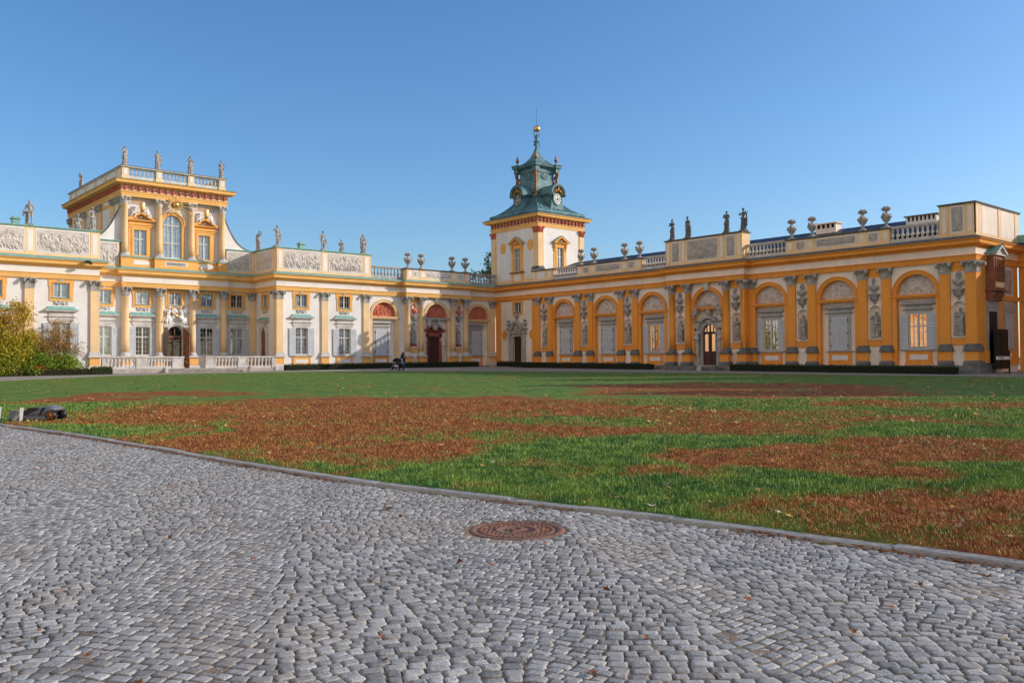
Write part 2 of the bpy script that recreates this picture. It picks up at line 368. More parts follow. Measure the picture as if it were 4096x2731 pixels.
def relief(name, w, h, seed, kind='battle', amp=.07, mask=None, m=None, step=.03, parent=None, x=0, y=0, z=0, M=None):
    """carved panel: a height field of figures, horses and arms on a slab, centre bottom at x, y, z (front towards -y)"""
    r = np.random.default_rng(seed); nx = int(w/step)+1; nz = int(h/step)+1
    X, Z = np.meshgrid(np.linspace(-w/2, w/2, nx), np.linspace(0, h, nz)); H = np.zeros_like(X)
    def ell(cx, cz, a, b, t, k):
        nonlocal H
        c, s = math.cos(t), math.sin(t); u = ((X-cx)*c+(Z-cz)*s)/a; v = (-(X-cx)*s+(Z-cz)*c)/b
        q = np.clip(1-u*u-v*v, 0, 1); H = np.maximum(H, k*np.sqrt(q))
    def limb(x0, z0, x1, z1, t, k):
        nonlocal H
        dx, dz = x1-x0, z1-z0; l2 = dx*dx+dz*dz+1e-9; f = np.clip(((X-x0)*dx+(Z-z0)*dz)/l2, 0, 1)
        d2 = ((X-x0-f*dx)**2+(Z-z0-f*dz)**2)/(t*t); H = np.maximum(H, k*np.sqrt(np.clip(1-d2, 0, 1)))
    def man(cx, cz, s, k, lean=0):
        a = r.uniform(-.35, .35)+lean
        def P(u, v): return cx+s*(u*math.cos(a)+v*math.sin(a)), cz+s*(v*math.cos(a)-u*math.sin(a))
        ell(*P(0, .62), .13*s, .2*s, -a, k); ell(*P(r.uniform(-.05, .05), .92), .075*s, .085*s, 0, k*1.1)
        for sx in (-1, 1):
            kn = (sx*r.uniform(.03, .2), .22); limb(*P(sx*.06, .44), *P(*kn), .075*s, k*.9); limb(*P(*kn), *P(kn[0]+r.uniform(-.14, .1), 0), .05*s, k*.75)
            el = (sx*r.uniform(.16, .3), r.uniform(.5, .85)); limb(*P(sx*.12, .75), *P(*el), .055*s, k*.9); limb(*P(*el), *P(el[0]+sx*r.uniform(-.12, .2), el[1]+r.uniform(-.15, .25)), .042*s, k*.8)
    def horse(cx, cz, s, k, d=1):
        ell(cx, cz+.52*s, .34*s, .17*s, .15*d, k); limb(cx+d*.26*s, cz+.6*s, cx+d*.42*s, cz+.92*s, .1*s, k); limb(cx+d*.42*s, cz+.92*s, cx+d*.58*s, cz+.82*s, .06*s, k*.95)
        for u in (-.28, -.2, .2, .3):
            q = r.uniform(-.12, .16); limb(cx+d*u*s, cz+.45*s, cx+d*(u+q)*s, cz+.22*s, .055*s, k*.8); limb(cx+d*(u+q)*s, cz+.22*s, cx+d*(u+r.uniform(-.1, .2))*s, cz, .035*s, k*.7)
        limb(cx-d*.33*s, cz+.55*s, cx-d*.5*s, cz+.25*s, .05*s, k*.7)
    if kind == 'battle':
        for i in range(int(w*5)): man(r.uniform(-w/2, w/2), h*r.uniform(.42, .55), h*.32, amp*.3)
        for i in range(int(w*1.5)): limb(*(q := (r.uniform(-w/2, w/2), h*.5)), q[0]+r.uniform(-.15, .15), h*r.uniform(.75, .9), .018, amp*.25)
        for i in range(int(w*1.5)): horse((i+.5+r.uniform(-.3, .3))*w/int(w*1.5)-w/2, h*r.uniform(.12, .25), h*.55, amp*.75, r.choice([-1, 1])); man((i+.5+r.uniform(-.2, .2))*w/int(w*1.5)-w/2, h*r.uniform(.4, .48), h*.42, amp*.85)
        for i in range(int(w*2.6)): man(r.uniform(-w*.47, w*.47), h*r.uniform(.02, .12), h*r.uniform(.38, .52), amp, r.uniform(-.9, .9))
    elif kind == 'scene':
        for i in range(int(w*3.0)): man((i+.5+r.uniform(-.3, .3))*w/int(w*3.0)-w/2, h*r.uniform(.03, .1), h*r.uniform(.55, .72), amp*r.uniform(.6, 1))
        for i in range(int(w*3)): limb(r.uniform(-w/2, w/2), h*.6, r.uniform(-w/2, w/2), h*.97, .03, amp*.25)
    elif kind == 'arms':                                      # shield with helmet, flags and lances
        for a in np.linspace(-1.25, 1.25, 7 if w < 1.2 else 13):
            L = (w*.46 if abs(a) > .6 else h*.45); limb(0, h*.4, math.sin(a)*min(w*.48, h*2), h*.45+math.cos(a)*h*.42, .03+.01*r.random(), amp*.5)
        if w > 1.2:
            for sx in (-1, 1):
                for i in range(5): ell(sx*(.3+i*w*.075), h*r.uniform(.35, .65), w*.05, h*.17, sx*.7, amp*.7); limb(sx*.25, h*.35, sx*w*.47, h*r.uniform(.1, .85), .025, amp*.6)
        ell(0, h*.45, min(w*.24, h*.3), h*.31, 0, amp); ell(0, h*.45, min(w*.15, h*.18), h*.2, 0, amp*1.25); ell(0, h*.83, min(w*.12, h*.12), h*.13, 0, amp)
        for sx in (-1, 1): limb(sx*w*.1, h*.75, sx*w*.33, h*.88, .05, amp*.6); limb(sx*.03, h*.2, sx*w*.2, h*.05, .05, amp*.8)
    else:                                                     # lunette
        horse(r.uniform(-.1, .25)*w, h*.08, h*.55, amp, 1) if kind == 'lun_horse' else None
        for i in range(4 if kind == 'lun_horse' else 6): man((-.36+.72*(i+.5)/(4 if kind == 'lun_horse' else 6)+r.uniform(-.05, .05))*w, h*.05, h*r.uniform(.48, .75), amp*r.uniform(.6, 1))
        for i in range(14): ell(r.uniform(-.45, .45)*w, h*r.uniform(0, .12), .12, .05, r.uniform(-.5, .5), amp*.5)
        for i in range(12): limb(q1 := r.uniform(-.4, .4)*w, h*.3, q1+r.uniform(-.3, .3), h*r.uniform(.5, .95), .04, amp*.25)
        if kind == 'lun_cart': 
            for k in range(16): limb(-.25*w+.22*math.cos(k*PI/8), h*.25+.22*math.sin(k*PI/8), -.25*w+.22*math.cos((k+1)*PI/8), h*.25+.22*math.sin((k+1)*PI/8), .04, amp*1.1)
    H += .006*r.standard_normal(H.shape).cumsum(1)*.05
    ok = np.ones_like(H, bool) if mask is None else mask(X, Z)
    me = bpy.data.meshes.new(name); idx = np.arange(nx*nz).reshape(nz, nx)
    q = np.stack([idx[:-1, :-1], idx[:-1, 1:], idx[1:, 1:], idx[1:, :-1]], -1).reshape(-1, 4)
    k = (ok[:-1, :-1] & ok[:-1, 1:] & ok[1:, 1:] & ok[1:, :-1]).reshape(-1); q = q[k]
    V = np.stack([x+X.ravel(), y-H.ravel(), z+Z.ravel()], 1)
    if M is not None: V = V @ np.array(M)[:3, :3].T
    b = np.array(base_of(parent)) if parent else 0
    V = V-b; used = np.unique(q); rm = -np.ones(len(V), int); rm[used] = np.arange(len(used))
    me.from_pydata(V[used].tolist(), [], rm[q].tolist()); me.polygons.foreach_set('use_smooth', [True]*len(me.polygons)); me.materials.append(m or RELF)
    o = bpy.data.objects.new(name, me); C.objects.link(o)
    if parent: o.parent = parent
    return o

# ------------------------------------------------------------------ repeated parts of the palace, each built once facing -y
def leaf(mb, bx, by, nx, ny, z0, h, w, out):
    tx, ty = -ny, nx; prof = [(0, 0, 1), (.02, .35, 1.1), (.05, .65, 1.0), (.1, .9, .8), (.15, 1.0, .55), (.165, .9, .25)]; v = []
    for o, t, ww in prof:
        for k, b in ((-1, 0), (0, .025), (1, 0)):
            v.append((bx+nx*(o*out/.165+b)+tx*k*w/2*ww, by+ny*(o*out/.165+b)+ty*k*w/2*ww, z0+h*t))
    mb.add(v, [(i*3+k, i*3+k+1, i*3+k+4, i*3+k+3) for i in range(5) for k in range(2)], True)
def capital(zb, zt, r, kind, ionic=False):
    mb = MB(); h = zt-zb; W = r*1.48
    if kind == 'col': cy = r*.93; pos = [(math.sin(a), -math.cos(a)) for a in np.linspace(-1.75, 1.75, 9)]; P = [(p[0]*r, cy+p[1]*r, *p) for p in pos]
    else:
        cy = r*.9; P = [(x, 0, 0, -1) for x in (-r*.8, 0, r*.8)]+[(-r, .07, -1, 0), (r, .07, 1, 0)]
    if kind == 'col': mb.lathe([(r*.98, zb), (r*1.05, zb+.04), (r*.95, zb+.06), (r*.93, zt-.2), (r*1.12, zt-.08)], (0, cy, 0), 18)
    else: mb.frus(-r, r, -.005, .14, zb, -r*1.08, r*1.08, -.04, .14, zt-.07); mb.box(-r*1.06, r*1.06, -.035, .14, zb, zb+.05)
    ww = r*.62
    if not ionic:
        for x, y, nx, ny in P: leaf(mb, x, y, nx, ny, zb+.05, h*.42, ww, .11)
        Q = P if kind == 'col' else [(x, 0, 0, -1) for x in (-r*.42, r*.42)]+P[3:]
        for x, y, nx, ny in Q: leaf(mb, x+nx*.01, y+ny*.015, nx, ny, zb+h*.22, h*.5, ww*.95, .15)
    else: mb.lathe([(r*1.02, zb+h*.45), (r*1.16, zb+h*.55), (r*1.02, zb+h*.65)], (0, cy, 0), 18)
    for sx in (-1, 1):                                        # corner volutes
        x = sx*W*.86; y = -W*.30 if kind == 'col' else -.16
        mb.tube([(x-.04*sx, y-.03, zt-.2), (x+.06*sx, y-.06, zt-.2)], .135*r/.3, 10); mb.tube([(sx*r*.5, y+.12, zt-.12), (x, y, zt-.1)], .04, 6)
        mb.tube([(x, y-.03-.04, zt-.2), (x, y-.1, zt-.2)], .055, 8)
        mb.tube([(sx*r*.15, -.03, zt-.28), (sx*r*.5, -.09, zt-.17)], .035, 6)
    yo = -W*.32 if kind == 'col' else -.15
    mb.prism([(-W, zt-.08), (W, zt-.08), (W*1.04, zt), (-W*1.04, zt)], yo, .18 if kind != 'col' else cy)
    mb.add(*cap_rings((0, yo-.02, zt-.09), (0, yo-.02, zt-.05), .075, .06), True)
    mb.add(*cap_rings((0, yo+.05, zt-.2), (0, yo-.01, zt-.14), .05, .05), True)
    return mb
def order(name, r, zs, stone, shaftm, kind, pw, base=True, flat=.13, ionic=False):
    """pilaster or engaged column with capital, base and pedestal; zs = shaft foot, capital foot, capital top; y = 0 is the front of the shaft"""
    sf, cb, ct = zs; mb = MB(); cy = r*.93
    if kind == 'col': mb.lathe([(r*1.0, sf), (r, sf+1.2), (r*.96, (sf+cb)/2), (r*.88, cb-.05), (r*.95, cb-.04), (r*.95, cb)], (0, cy, 0), 24)
    else: mb.box(-r, r, 0, flat+.01, sf, cb)
    o = proto(obj(name, mb, shaftm)); part('capital', capital(cb, ct, r*(.95 if kind == 'col' else 1), kind, ionic), stone, o)
    b = MB(); k = .42 if base else .2; z0 = sf-k
    if kind == 'col':
        b.lathe([(r*1.30, z0+.12), (r*1.36, z0+.17), (r*1.30, z0+.23), (r*1.12, z0+.26), (r*1.1, z0+.3), (r*1.2, z0+.33), (r*1.2, z0+.37), (r*1.02, sf)], (0, cy, 0), 24); b.box(-r*1.4, r*1.4, cy-r*1.4, cy+r*.7, z0, z0+.12)
    else:
        for q0, q1, e in ((0, .12, .14), (.12, .24, .11), (.24, .29, .05), (.29, .36, .07), (.36, k, .02)): b.box(-r-e, r+e, -e, flat+.01, z0+q0, z0+q1)
    part('base', b, stone, o)
    if base:
        w = pw; yb = flat+.01 if kind != 'col' else cy+r*.7; yf = -.06 if kind != 'col' else cy-r*1.42; e0 = .0
        p = MB(); p.box(-w, w, yf, yb, 1.27, 1.86); part('pedestal', p, shaftm if shaftm is OCHW else YEL, o)
        p = MB(); p.box(-w-.05, w+.05, yf-.05, yb, 1.86, 1.89); p.box(-w-.13, w+.13, yf-.13, yb, 1.89, 1.93); part('pedestal_cap', p, stone, o)
        p = MB(); p.box(-w-.1, w+.1, yf-.1, yb, .5, 1.14); p.frus(-w-.1, w+.1, yf-.1, yb, 1.14, -w, w, yf, yb, 1.27); part('pedestal_foot', p, stone, o)
    return o
PIL  = order('pilaster', .31, (2.35, 6.94, 7.69), STONEL, YELP, 'pil', .37)
COL  = order('engaged_column', .29, (2.35, 6.94, 7.69), STONEL, YELP, 'col', .40)
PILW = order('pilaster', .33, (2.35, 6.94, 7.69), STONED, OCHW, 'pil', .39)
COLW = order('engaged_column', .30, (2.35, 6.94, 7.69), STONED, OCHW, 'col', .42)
COLU = order('upper_column', .255, (10.42, 14.53, 15.15), STONEL, YELP, 'col', .4, base=False)
for o in (PIL, COL):                                          # capitals are greyer than their bases
    kids(o)[0].data.materials[0] = STONE
for o in (PILW, COLW): kids(o)[0].data.materials[0] = STONE

def sash(x0, x1, z0, z1, y, m=SASH, trans=None, nx=2, nz=3, arch=False):
    """window lights: frame, mullion, transom and thin glazing bars, in front of the pane"""
    s = MB(); f = .055; xc = (x0+x1)/2
    if not arch: frame(s, x0, x1, z0, z1, y-.05, y+.02, f)
    s.box(xc-.05, xc+.05, y-.06, y+.02, z0+f, z1-f)
    tr = [] if trans is None else (trans if isinstance(trans, (list, tuple)) else [trans])
    for t in tr: s.box(x0+(0 if arch else f), xc-.05, y-.065, y+.02, t-.045, t+.045); s.box(xc+.05, x1-(0 if arch else f), y-.065, y+.02, t-.045, t+.045)
    if arch: s.box(x0, x0+f, y-.05, y+.02, z0, z1-(x1-x0)/2); s.box(x1-f, x1, y-.05, y+.02, z0, z1-(x1-x0)/2); s.box(x0+f, x1-f, y-.05, y+.02, z0, z0+f); r = (x1-x0)/2; s.strip(arc(xc, z1-r, r, 0, PI, 18), arc(xc, z1-r, r-f, 0, PI, 18), y-.05, y+.02)
    lv = [z0]+tr+[z1]
    for i in range(len(lv)-1):
        a, b = lv[i]+.045, lv[i+1]-.045; n = max(1, round((b-a)/.42))
        for lx0, lx1 in ((x0+f, xc-.05), (xc+.05, x1-f)):
            for k in range(1, n): s.box(lx0, lx1, y-.022, y+.01, a+(b-a)*k/n-.009, a+(b-a)*k/n+.009)
            s.box((lx0+lx1)/2-.009, (lx0+lx1)/2+.009, y-.02, y+.01, a, b if not arch or i < len(lv)-2 else b-.12)
    return s
def pane(x0, x1, z0, z1, y): return MB().box(x0+.01, x1-.01, y, y+.03, z0+.01, z1-.01)
def shutter(x0, x1, z0, z1, y, t=.045, n=22):
    s = MB(); w = .07; zs = z0+(z1-z0)*.68
    frame(s, x0, x1, z0, z1, y-t, y, w); s.box(x0+w, x1-w, y-t, y, zs-.05, zs+.05)
    for a, b in ((z0+w, zs-.05), (zs+.05, z1-w)):
        k = max(3, round((b-a)/.15))
        for i in range(k):
            c = a+(b-a)*(i+.5)/k; s.add([(x0+w, y-t-.022, c-.055), (x1-w, y-t-.022, c-.055), (x1-w, y-.004, c+.06), (x0+w, y-.004, c+.06), (x0+w, y-t-.01, c-.068), (x1-w, y-t-.01, c-.068), (x0+w, y-.004, c+.04), (x1-w, y-.004, c+.04)], [(0, 1, 2, 3), (4, 5, 1, 0), (4, 5, 7, 6)])
    xc = (x0+x1)/2; s.box(xc-.012, xc+.012, y-t-.012, y-t+.002, zs+.1, z1-.12); s.box(x0+w, x1-w, y-.004, y, z0+w, z1-w)
    return s
def festoon(zt, w=.95):
    g = MB()
    for sx in (-1, 1):
        a = [(sx*(.06+.4*w*t), -.06-.02*math.sin(PI*t), zt-.16*math.sin(PI*t)-.02) for t in np.linspace(0, 1, 9)]; g.tube(a, .035, 7)
        a = [(sx*(.04+.36*w*t), -.05, zt-.06-.19*math.sin(PI*t)) for t in np.linspace(0, 1, 9)]; g.tube(a, .028, 6)
        g.add(*cap_rings((sx*.24*w, -.07, zt-.21), (sx*.24*w, -.07, zt-.25), .055, .045), True)
        g.tube([(sx*.46*w, -.05, zt), (sx*.47*w, -.05, zt-.12), (sx*.45*w, -.05, zt-.3)], .04, 7, .02)
        g.tube([(sx*.04, -.05, zt+.02), (sx*.05, -.05, zt-.14), (sx*.03, -.05, zt-.25)], .035, 6, .02)
        g.tube([(sx*.06, -.06, zt), (sx*.15, -.07, zt+.03), (sx*.17, -.07, zt-.04)], .025, 6)
    return g
def shell(zc):
    g = MB()
    for k in range(7):
        a = PI*(k+.5)/7; g.tube([(0, -.05, zc-.06), (.13*math.cos(a), -.09, zc-.06+.17*math.sin(a))], .03, 6, .022)
    for sx in (-1, 1): g.tube([(sx*.06, -.06, zc-.05), (sx*.2, -.07, zc-.0), (sx*.33, -.05, zc-.05)], .03, 6, .015)
    return g
def upper_window(gl, w=1.12, z0=6.33, z1=7.47, fm=YEL, orn=True, dark=False):
    h = w/2; f = MB(); frame(f, -h-.24, h+.24, z0-.26, z1+.17, -.05, .0, .24); frame(f, -h-.05, h+.05, z0-.05, z1+.05, -.08, .02, .055)
    for sx in (-1, 1): f.box(sx*(h+.24) if sx < 0 else h+.24, sx*(h+.3) if sx > 0 else -h-.24, -.05, 0, z1-.35, z1+.17) if sx > 0 else f.box(-h-.3, -h-.24, -.05, 0, z1-.35, z1+.17)
    o = proto(obj('upper_window', f, fm)); part('sash', sash(-h, h, z0, z1, .14), SASH, o); part('pane', pane(-h, h, z0, z1, .17), gl, o)
    part('sill', MB().box(-h-.08, h+.08, -.12, .16, z0-.05, z0), COP if not dark else ZINC, o)
    if orn: part('festoon', festoon(z0-.27), STONEL, o); part('shell_ornament', shell(z1+.12), STONEL, o)
    return o
def hood(o, w, z, cm=FRAMES, cop=True, mat2=None):
    m = MB(); m.box(-w/2-.1, w/2+.1, -.08, 0, z, z+.24); m.box(-w/2-.05, w/2+.05, -.05, 0, z-.0, z+.02)
    m.profx([(0, z+.24), (-.1, z+.26), (-.17, z+.30), (-.17, z+.33), (0, z+.33)], -w/2-.1, w/2+.1, True); m.box(-w/2-.1, w/2+.1, -.07, 0, z+.33, z+.58)
    m.profx([(0, z+.58), (-.08, z+.6), (-.12, z+.66), (-.27, z+.68), (-.29, z+.78), (0, z+.78)], -w/2-.1, w/2+.1, True); part('window_entablature', m, cm, o)
    if cop:
        c = MB(); a = w/2+.12; pr = [(.31, 0), (.27, .05), (.17, .1), (.09, .18), (.05, .27)]; v = []
        for e, q in pr: v += [(-a-e+.02, .0, z+.78+q), (-a-e+.02, -e, z+.78+q), (a+e-.02, -e, z+.78+q), (a+e-.02, .0, z+.78+q)]
        n = len(pr); c.add(v, [(i*4+k, i*4+k+1, i*4+k+5, i*4+k+4) for i in range(n-1) for k in range(3)]+[(0, 1, 2, 3), tuple((n-1)*4+k for k in range(4))]); part('copper_hood', c, COP, o)
def apron(o, w=1.78, y=0., m=YEL):
    a = MB(); a.box(-w/2, w/2, y-.05, y, 1.14, 1.93); frame(a, -w/2+.06, w/2-.06, 1.2, 1.9, y-.075, y-.05, .0+.05); a.box(-w/2-.06, w/2+.06, y-.08, y, 1.0, 1.14); part('apron', a, m, o)
    b = MB(); b.box(-w/2+.29, w/2-.29, y-.062, y-.05, 1.34, 1.68); part('apron_panel', b, WHITE, o)
    s = MB(); s.box(-w/2-.2, w/2+.2, y-.14, y, 1.945, 2.0); s.box(-w/2-.1, w/2+.1, y-.08, y, 1.93, 1.945); part('sill', s, FRAMES, o)
def ground_window(gl, wd=1.16, sl=True, sr=True, ap=True, w2=.6):
    h = wd/2; f = MB(); frame(f, -h-.17, h+.17, 2.0, 4.62, -.055, 0, .17); o = proto(obj('window', f, FRAMES if False else STONEL))
    part('sash', sash(-h, h, 2.03, 4.44, .12, trans=3.62), SASH, o); part('pane', pane(-h, h, 2.03, 4.44, .15), gl, o); hood(o, wd+.34, 4.62, STONEL)
    if sl: part('shutter', shutter(-h-.02-w2, -h-.02, 2.02, 4.44, -.06), SHUT, o)
    if sr: part('shutter', shutter(h+.02, h+.02+w2, 2.02, 4.44, -.06), SHUT, o)
    if ap: apron(o)
    return o
WU = {k: upper_window(g) for k, g in (('b', GL_BLUE), ('p', GL_PALE), ('d', GL_DARK))}
WG = {k: ground_window(g) for k, g in (('g', GL_GREEN), ('b', GL_BLUE))}
WGR = ground_window(GL_GREEN, ap=False, w2=.56); WGD = ground_window(GL_DARK, ap=False, w2=.52)
WGD2 = ground_window(GL_BLUE, ap=False, w2=.56)

AZ, AR, AI = 5.75, 1.63, 1.36                                 # spring height, outer and inner radius of the arched bays
def arched_bay(key=False, ym=YEL, stone_imp=False):
    a = MB(); a.strip(arc(0, AZ, AR, 0, PI, 28), arc(0, AZ, AI-.03, 0, PI, 28), -.05, .315); a.strip(arc(0, AZ, AR, 0, PI, 28), arc(0, AZ, AR-.07, 0, PI, 28), -.10, -.052); a.strip(arc(0, AZ, AR-.13, 0, PI, 28), arc(0, AZ, AI+.03, 0, PI, 28), -.07, -.052)
    o = proto(obj('archivolt', a, ym))
    j = MB()
    for sx in (-1, 1):
        x0, x1 = sorted((sx*(AI-.03), sx*AR)); j.box(x0, x1, -.035, .315, .96, 5.38); j.box(x0-.02, x1+.02, -.06, .318, 5.38, 5.49)
    part('jamb', j, ym, o)
    i = MB(); i.profx([(.31, 5.49), (-.07, 5.49), (-.08, 5.54), (-.13, 5.58), (-.15, 5.67), (-.15, 5.70), (.31, 5.75)], -AR-.06, AR+.06); part('impost', i, ym if not stone_imp else FRAMES, o)
    if key:
        k = MB(); k.frus(-.16, .16, -.16, .0, 7.05, -.24, .24, -.24, .0, 7.6); k.box(-.29, .29, -.28, 0, 7.6, 7.68); k.box(-.1, .1, -.2, -.1, 7.1, 7.5); part('keystone', k, STONEL, o)
    return o
ARCH, ARCHK, ARCHW, ARCHWK = arched_bay(ym=YELP), arched_bay(True, YELP, True), arched_bay(ym=OCHW), arched_bay(True, OCHW)
def bay_window(gl=None, stone=FRAMES, ym=None):
    """window inside an arched bay; y = 0 is the wall plane, the back of the bay lies at y = .32"""
    f = MB(); yb = .318; frame(f, -.86, .86, 2.0, 4.68, yb-.07, yb, .22); o = proto(obj('window', f, stone))
    m = MB(); m.profx([(yb, 4.68), (yb-.12, 4.7), (yb-.17, 4.76), (yb-.17, 4.79), (yb, 4.79)], -.86, .86, True); m.box(-.86, .86, yb-.08, yb, 4.79, 4.98)
    m.profx([(yb, 4.98), (yb-.1, 5.0), (yb-.14, 5.06), (yb-.28, 5.08), (yb-.28, 5.13), (yb-.16, 5.19), (yb-.1, 5.30), (yb, 5.30)], -.86, .86, True); part('window_entablature', m, stone, o)
    if gl is None:
        for x0, x1 in ((-.63, -.01), (.01, .63)): part('shutter', shutter(x0, x1, 2.04, 4.46, yb-.06), SHUT, o)
        h = MB()
        for sx in (-1, 1):
            for z in (2.3, 3.2, 4.15): h.box(sx*.645-.02, sx*.645+.02, yb-.14, yb-.06, z, z+.14)
        part('hinges', h, BLACK, o)
    else:
        part('sash', sash(-.62, .62, 2.03, 4.46, yb-.05, FRAMES, trans=3.6), SASH, o); part('pane', pane(-.62, .62, 2.03, 4.46, yb-.025), gl, o)
        for x0, x1 in ((-1.26, -.65), (.65, 1.26)): part('shutter', shutter(x0, x1, 2.02, 4.46, yb-.1), SHUT, o)
    apron(o, 1.78, yb, ym or OCHW)
    return o
BW, BWG, BWD = bay_window(), bay_window(GL_GOLD), bay_window(glass('window_glass_garden_view', (.05, .06, .03), refl=.4))
def niche(ym=YEL, wm=WHITE):
    s = MB(); n = 14; r = .42; v = []
    for z in (2.87, 4.71):
        v += [(r*math.cos(PI*k/n), r*math.sin(PI*k/n)*.95, z) for k in range(n+1)]
    s.add(v, [(k, k+1, n+2+k, n+1+k) for k in range(n)], True)
    v = [(r*math.cos(PI*k/n)*math.cos(b), r*.95*math.sin(PI*k/n)*math.cos(b), 4.71+r*math.sin(b)) for b in np.linspace(0, PI/2, 8) for k in range(n+1)]
    s.add(v, [(j*(n+1)+k, j*(n+1)+k+1, (j+1)*(n+1)+k+1, (j+1)*(n+1)+k) for j in range(7) for k in range(n)], True)
    s.add([(r*math.cos(PI*k/n), r*.95*math.sin(PI*k/n), 2.87) for k in range(n+1)], [tuple(range(n+1))])
    o = proto(obj('niche', s, wm))
    b = MB(); b.box(-.47, .47, -.09, .02, 2.77, 2.87); part('niche_sill', b, wm, o)
    p = MB(); p.box(-.46, .46, -.035, .02, 2.26, 2.72); frame(p, -.42, .42, 2.3, 2.68, -.05, -.035, .04); part('panel', p, ym, o)
    p = MB(); p.box(-.5, .5, -.03, .02, 7.08, 7.67); part('top_panel', p, ym, o)
    p = MB(); p.box(-.55, -.425, -.02, .02, 4.68, 4.77); p.box(.425, .55, -.02, .02, 4.68, 4.77); part('string_course', p, ym, o)
    c = MB(); c.box(-.37, .37, -.36, .02, 5.86, 5.93); c.box(-.32, .32, -.31, .02, 5.8, 5.86)
    c.lathe([(.26, 5.8), (.3, 5.76), (.22, 5.68), (.24, 5.6), (.19, 5.5), (.15, 5.42), (.12, 5.36), (.1, 5.28), (.03, 5.2)], (0, 0, 0), 16, PI, 2*PI)
    for x in (-.17, 0, .17): c.tube([(x, -.28, 5.78), (x*.9, -.27, 5.6), (x*.5, -.16, 5.4)], .045, 7, .03)
    for sx in (-1, 1): c.tube([(sx*.26, -.12, 5.78), (sx*.29, -.12, 5.66), (sx*.24, -.1, 5.5)], .05, 7, .03)
    part('console', c, STONE, o)
    return o
NICHE, NICHEW = niche(), niche(OCHW, CREAM)
def baluster_mb(z0, z1, r, n=10):
    h = z1-z0; P = [(.62, .0), (.62, .06), (.45, .08), (.5, .13), (.95, .27), (1., .36), (.8, .46), (.42, .55), (.42, .6), (.62, .63), (.42, .66), (.5, .8), (.62, .9), (.62, .94)]
    m = MB(); m.lathe([(r*a, z0+h*b) for a, b in P], (0, 0, 0), n); m.box(-r*.72, r*.72, -r*.72, r*.72, z0-.001, z0+h*.06); m.box(-r*.72, r*.72, -r*.72, r*.72, z0+h*.94, z1); return m
def baluster_mb_up(z0, z1, r, n=12):                          # terrace form: wide collar above a tapering foot
    h = z1-z0; P = [(.8, .0), (.8, .07), (.55, .1), (.42, .3), (.5, .45), (.62, .48), (.62, .53), (.45, .56), (.55, .62), (1., .72), (.85, .84), (.5, .9), (.75, .93)]
    m = MB(); m.lathe([(r*a, z0+h*b) for a, b in P], (0, 0, 0), n); m.box(-r*.85, r*.85, -r*.85, r*.85, z0, z0+h*.07); m.box(-r*.85, r*.85, -r*.85, r*.85, z0+h*.93, z1); return m
BALM = {}
def balustrade(parent, x0, x1, y, M, rot, z0=9.33, z1=10.48, m=STONE, n=None, bm=None):
    """roof balustrade from x0 to x1 in facade coordinates with its balusters as children"""
    b = MB(M); b.box(x0, x1, y-.13, y+.13, z0, z0+.24); b.box(x0, x1, y-.15, y+.15, z1-.09, z1); b.box(x0, x1, y-.11, y+.11, z1-.16, z1-.09)
    o = obj('balustrade', b, m, parent)
    if (z0, z1, m.name) not in BALM: BALM[(z0, z1, m.name)] = baluster_mb(z0+.24, z1-.16, .125).mesh('baluster', m)
    n = n or max(2, round((x1-x0)/.33))
    for k in range(n):
        q = bpy.data.objects.new('baluster', BALM[(z0, z1, m.name)]); C.objects.link(q); q.parent = o
        w = (M or IDM) @ Vector((x0+(x1-x0)*(k+.5)/n, y, 0)); q.location = w-base_of(o)
    return o
def attic(parent, x0, x1, y, M, cuts, seed, z0=9.33, z1=10.45, th=.5, cm=ZINC, low=True, wm=YELP):
    """solid parapet: body, coping, and panels; cuts = list of (kind, a, b): 'pier' white inset, 'sq'/'long' carved relief, 'plain' white panel"""
    b = MB(M); b.box(x0, x1, y, y+th, z0+.12, z1-.13); b.box(x0-.02, x1+.02, y-.04, y+th, z0, z0+.12)
    for c in cuts:
        if c[0] == 'pier': b.box(c[1]-.03, c[2]+.03, y-.03, y+.001, z0+.12, z1-.13)
    o = obj('attic_parapet', b, wm, parent)
    c = MB(M); c.box(x0-.1, x1+.1, y-.12, y+th+.1, z1-.06, z1); c.box(x0-.05, x1+.05, y-.06, y+th, z1-.13, z1-.06); obj('coping', c, cm, o)
    w = MB(M); zh = z1-.13
    for c in cuts:
        k, a, e = c[:3]
        if k == 'pier': m = (e-a)*.22; w.box(a+m, e-m, y-.036, y-.02, z0+.32, zh-.16)
        else:
            w.box(a+.0, e-.0, y-.012, y+.01, z0+.2, zh-.04)
            if k != 'plain': frame(w, a+.04, e-.04, z0+.25, zh-.1, y-.035, y-.012, .05)
    obj('panel', w, CREAM if low == 'grey' else WHITE, o)
    for c in cuts:
        if c[0] in ('sq', 'long', 'battle', 'scene', 'armsbig'):
            wd = c[2]-c[1]-.2; kind = {'sq': 'arms', 'long': 'arms', 'armsbig': 'arms'}.get(c[0], c[0])
            relief('relief_panel', wd, zh-z0-.47, seed, kind, .06 if c[0] in ('sq',) else .09, None, RELF if low != 'grey' else RELG, .03, o, (c[1]+c[2])/2, y-.016, z0+.31, M); seed += 1
    return o

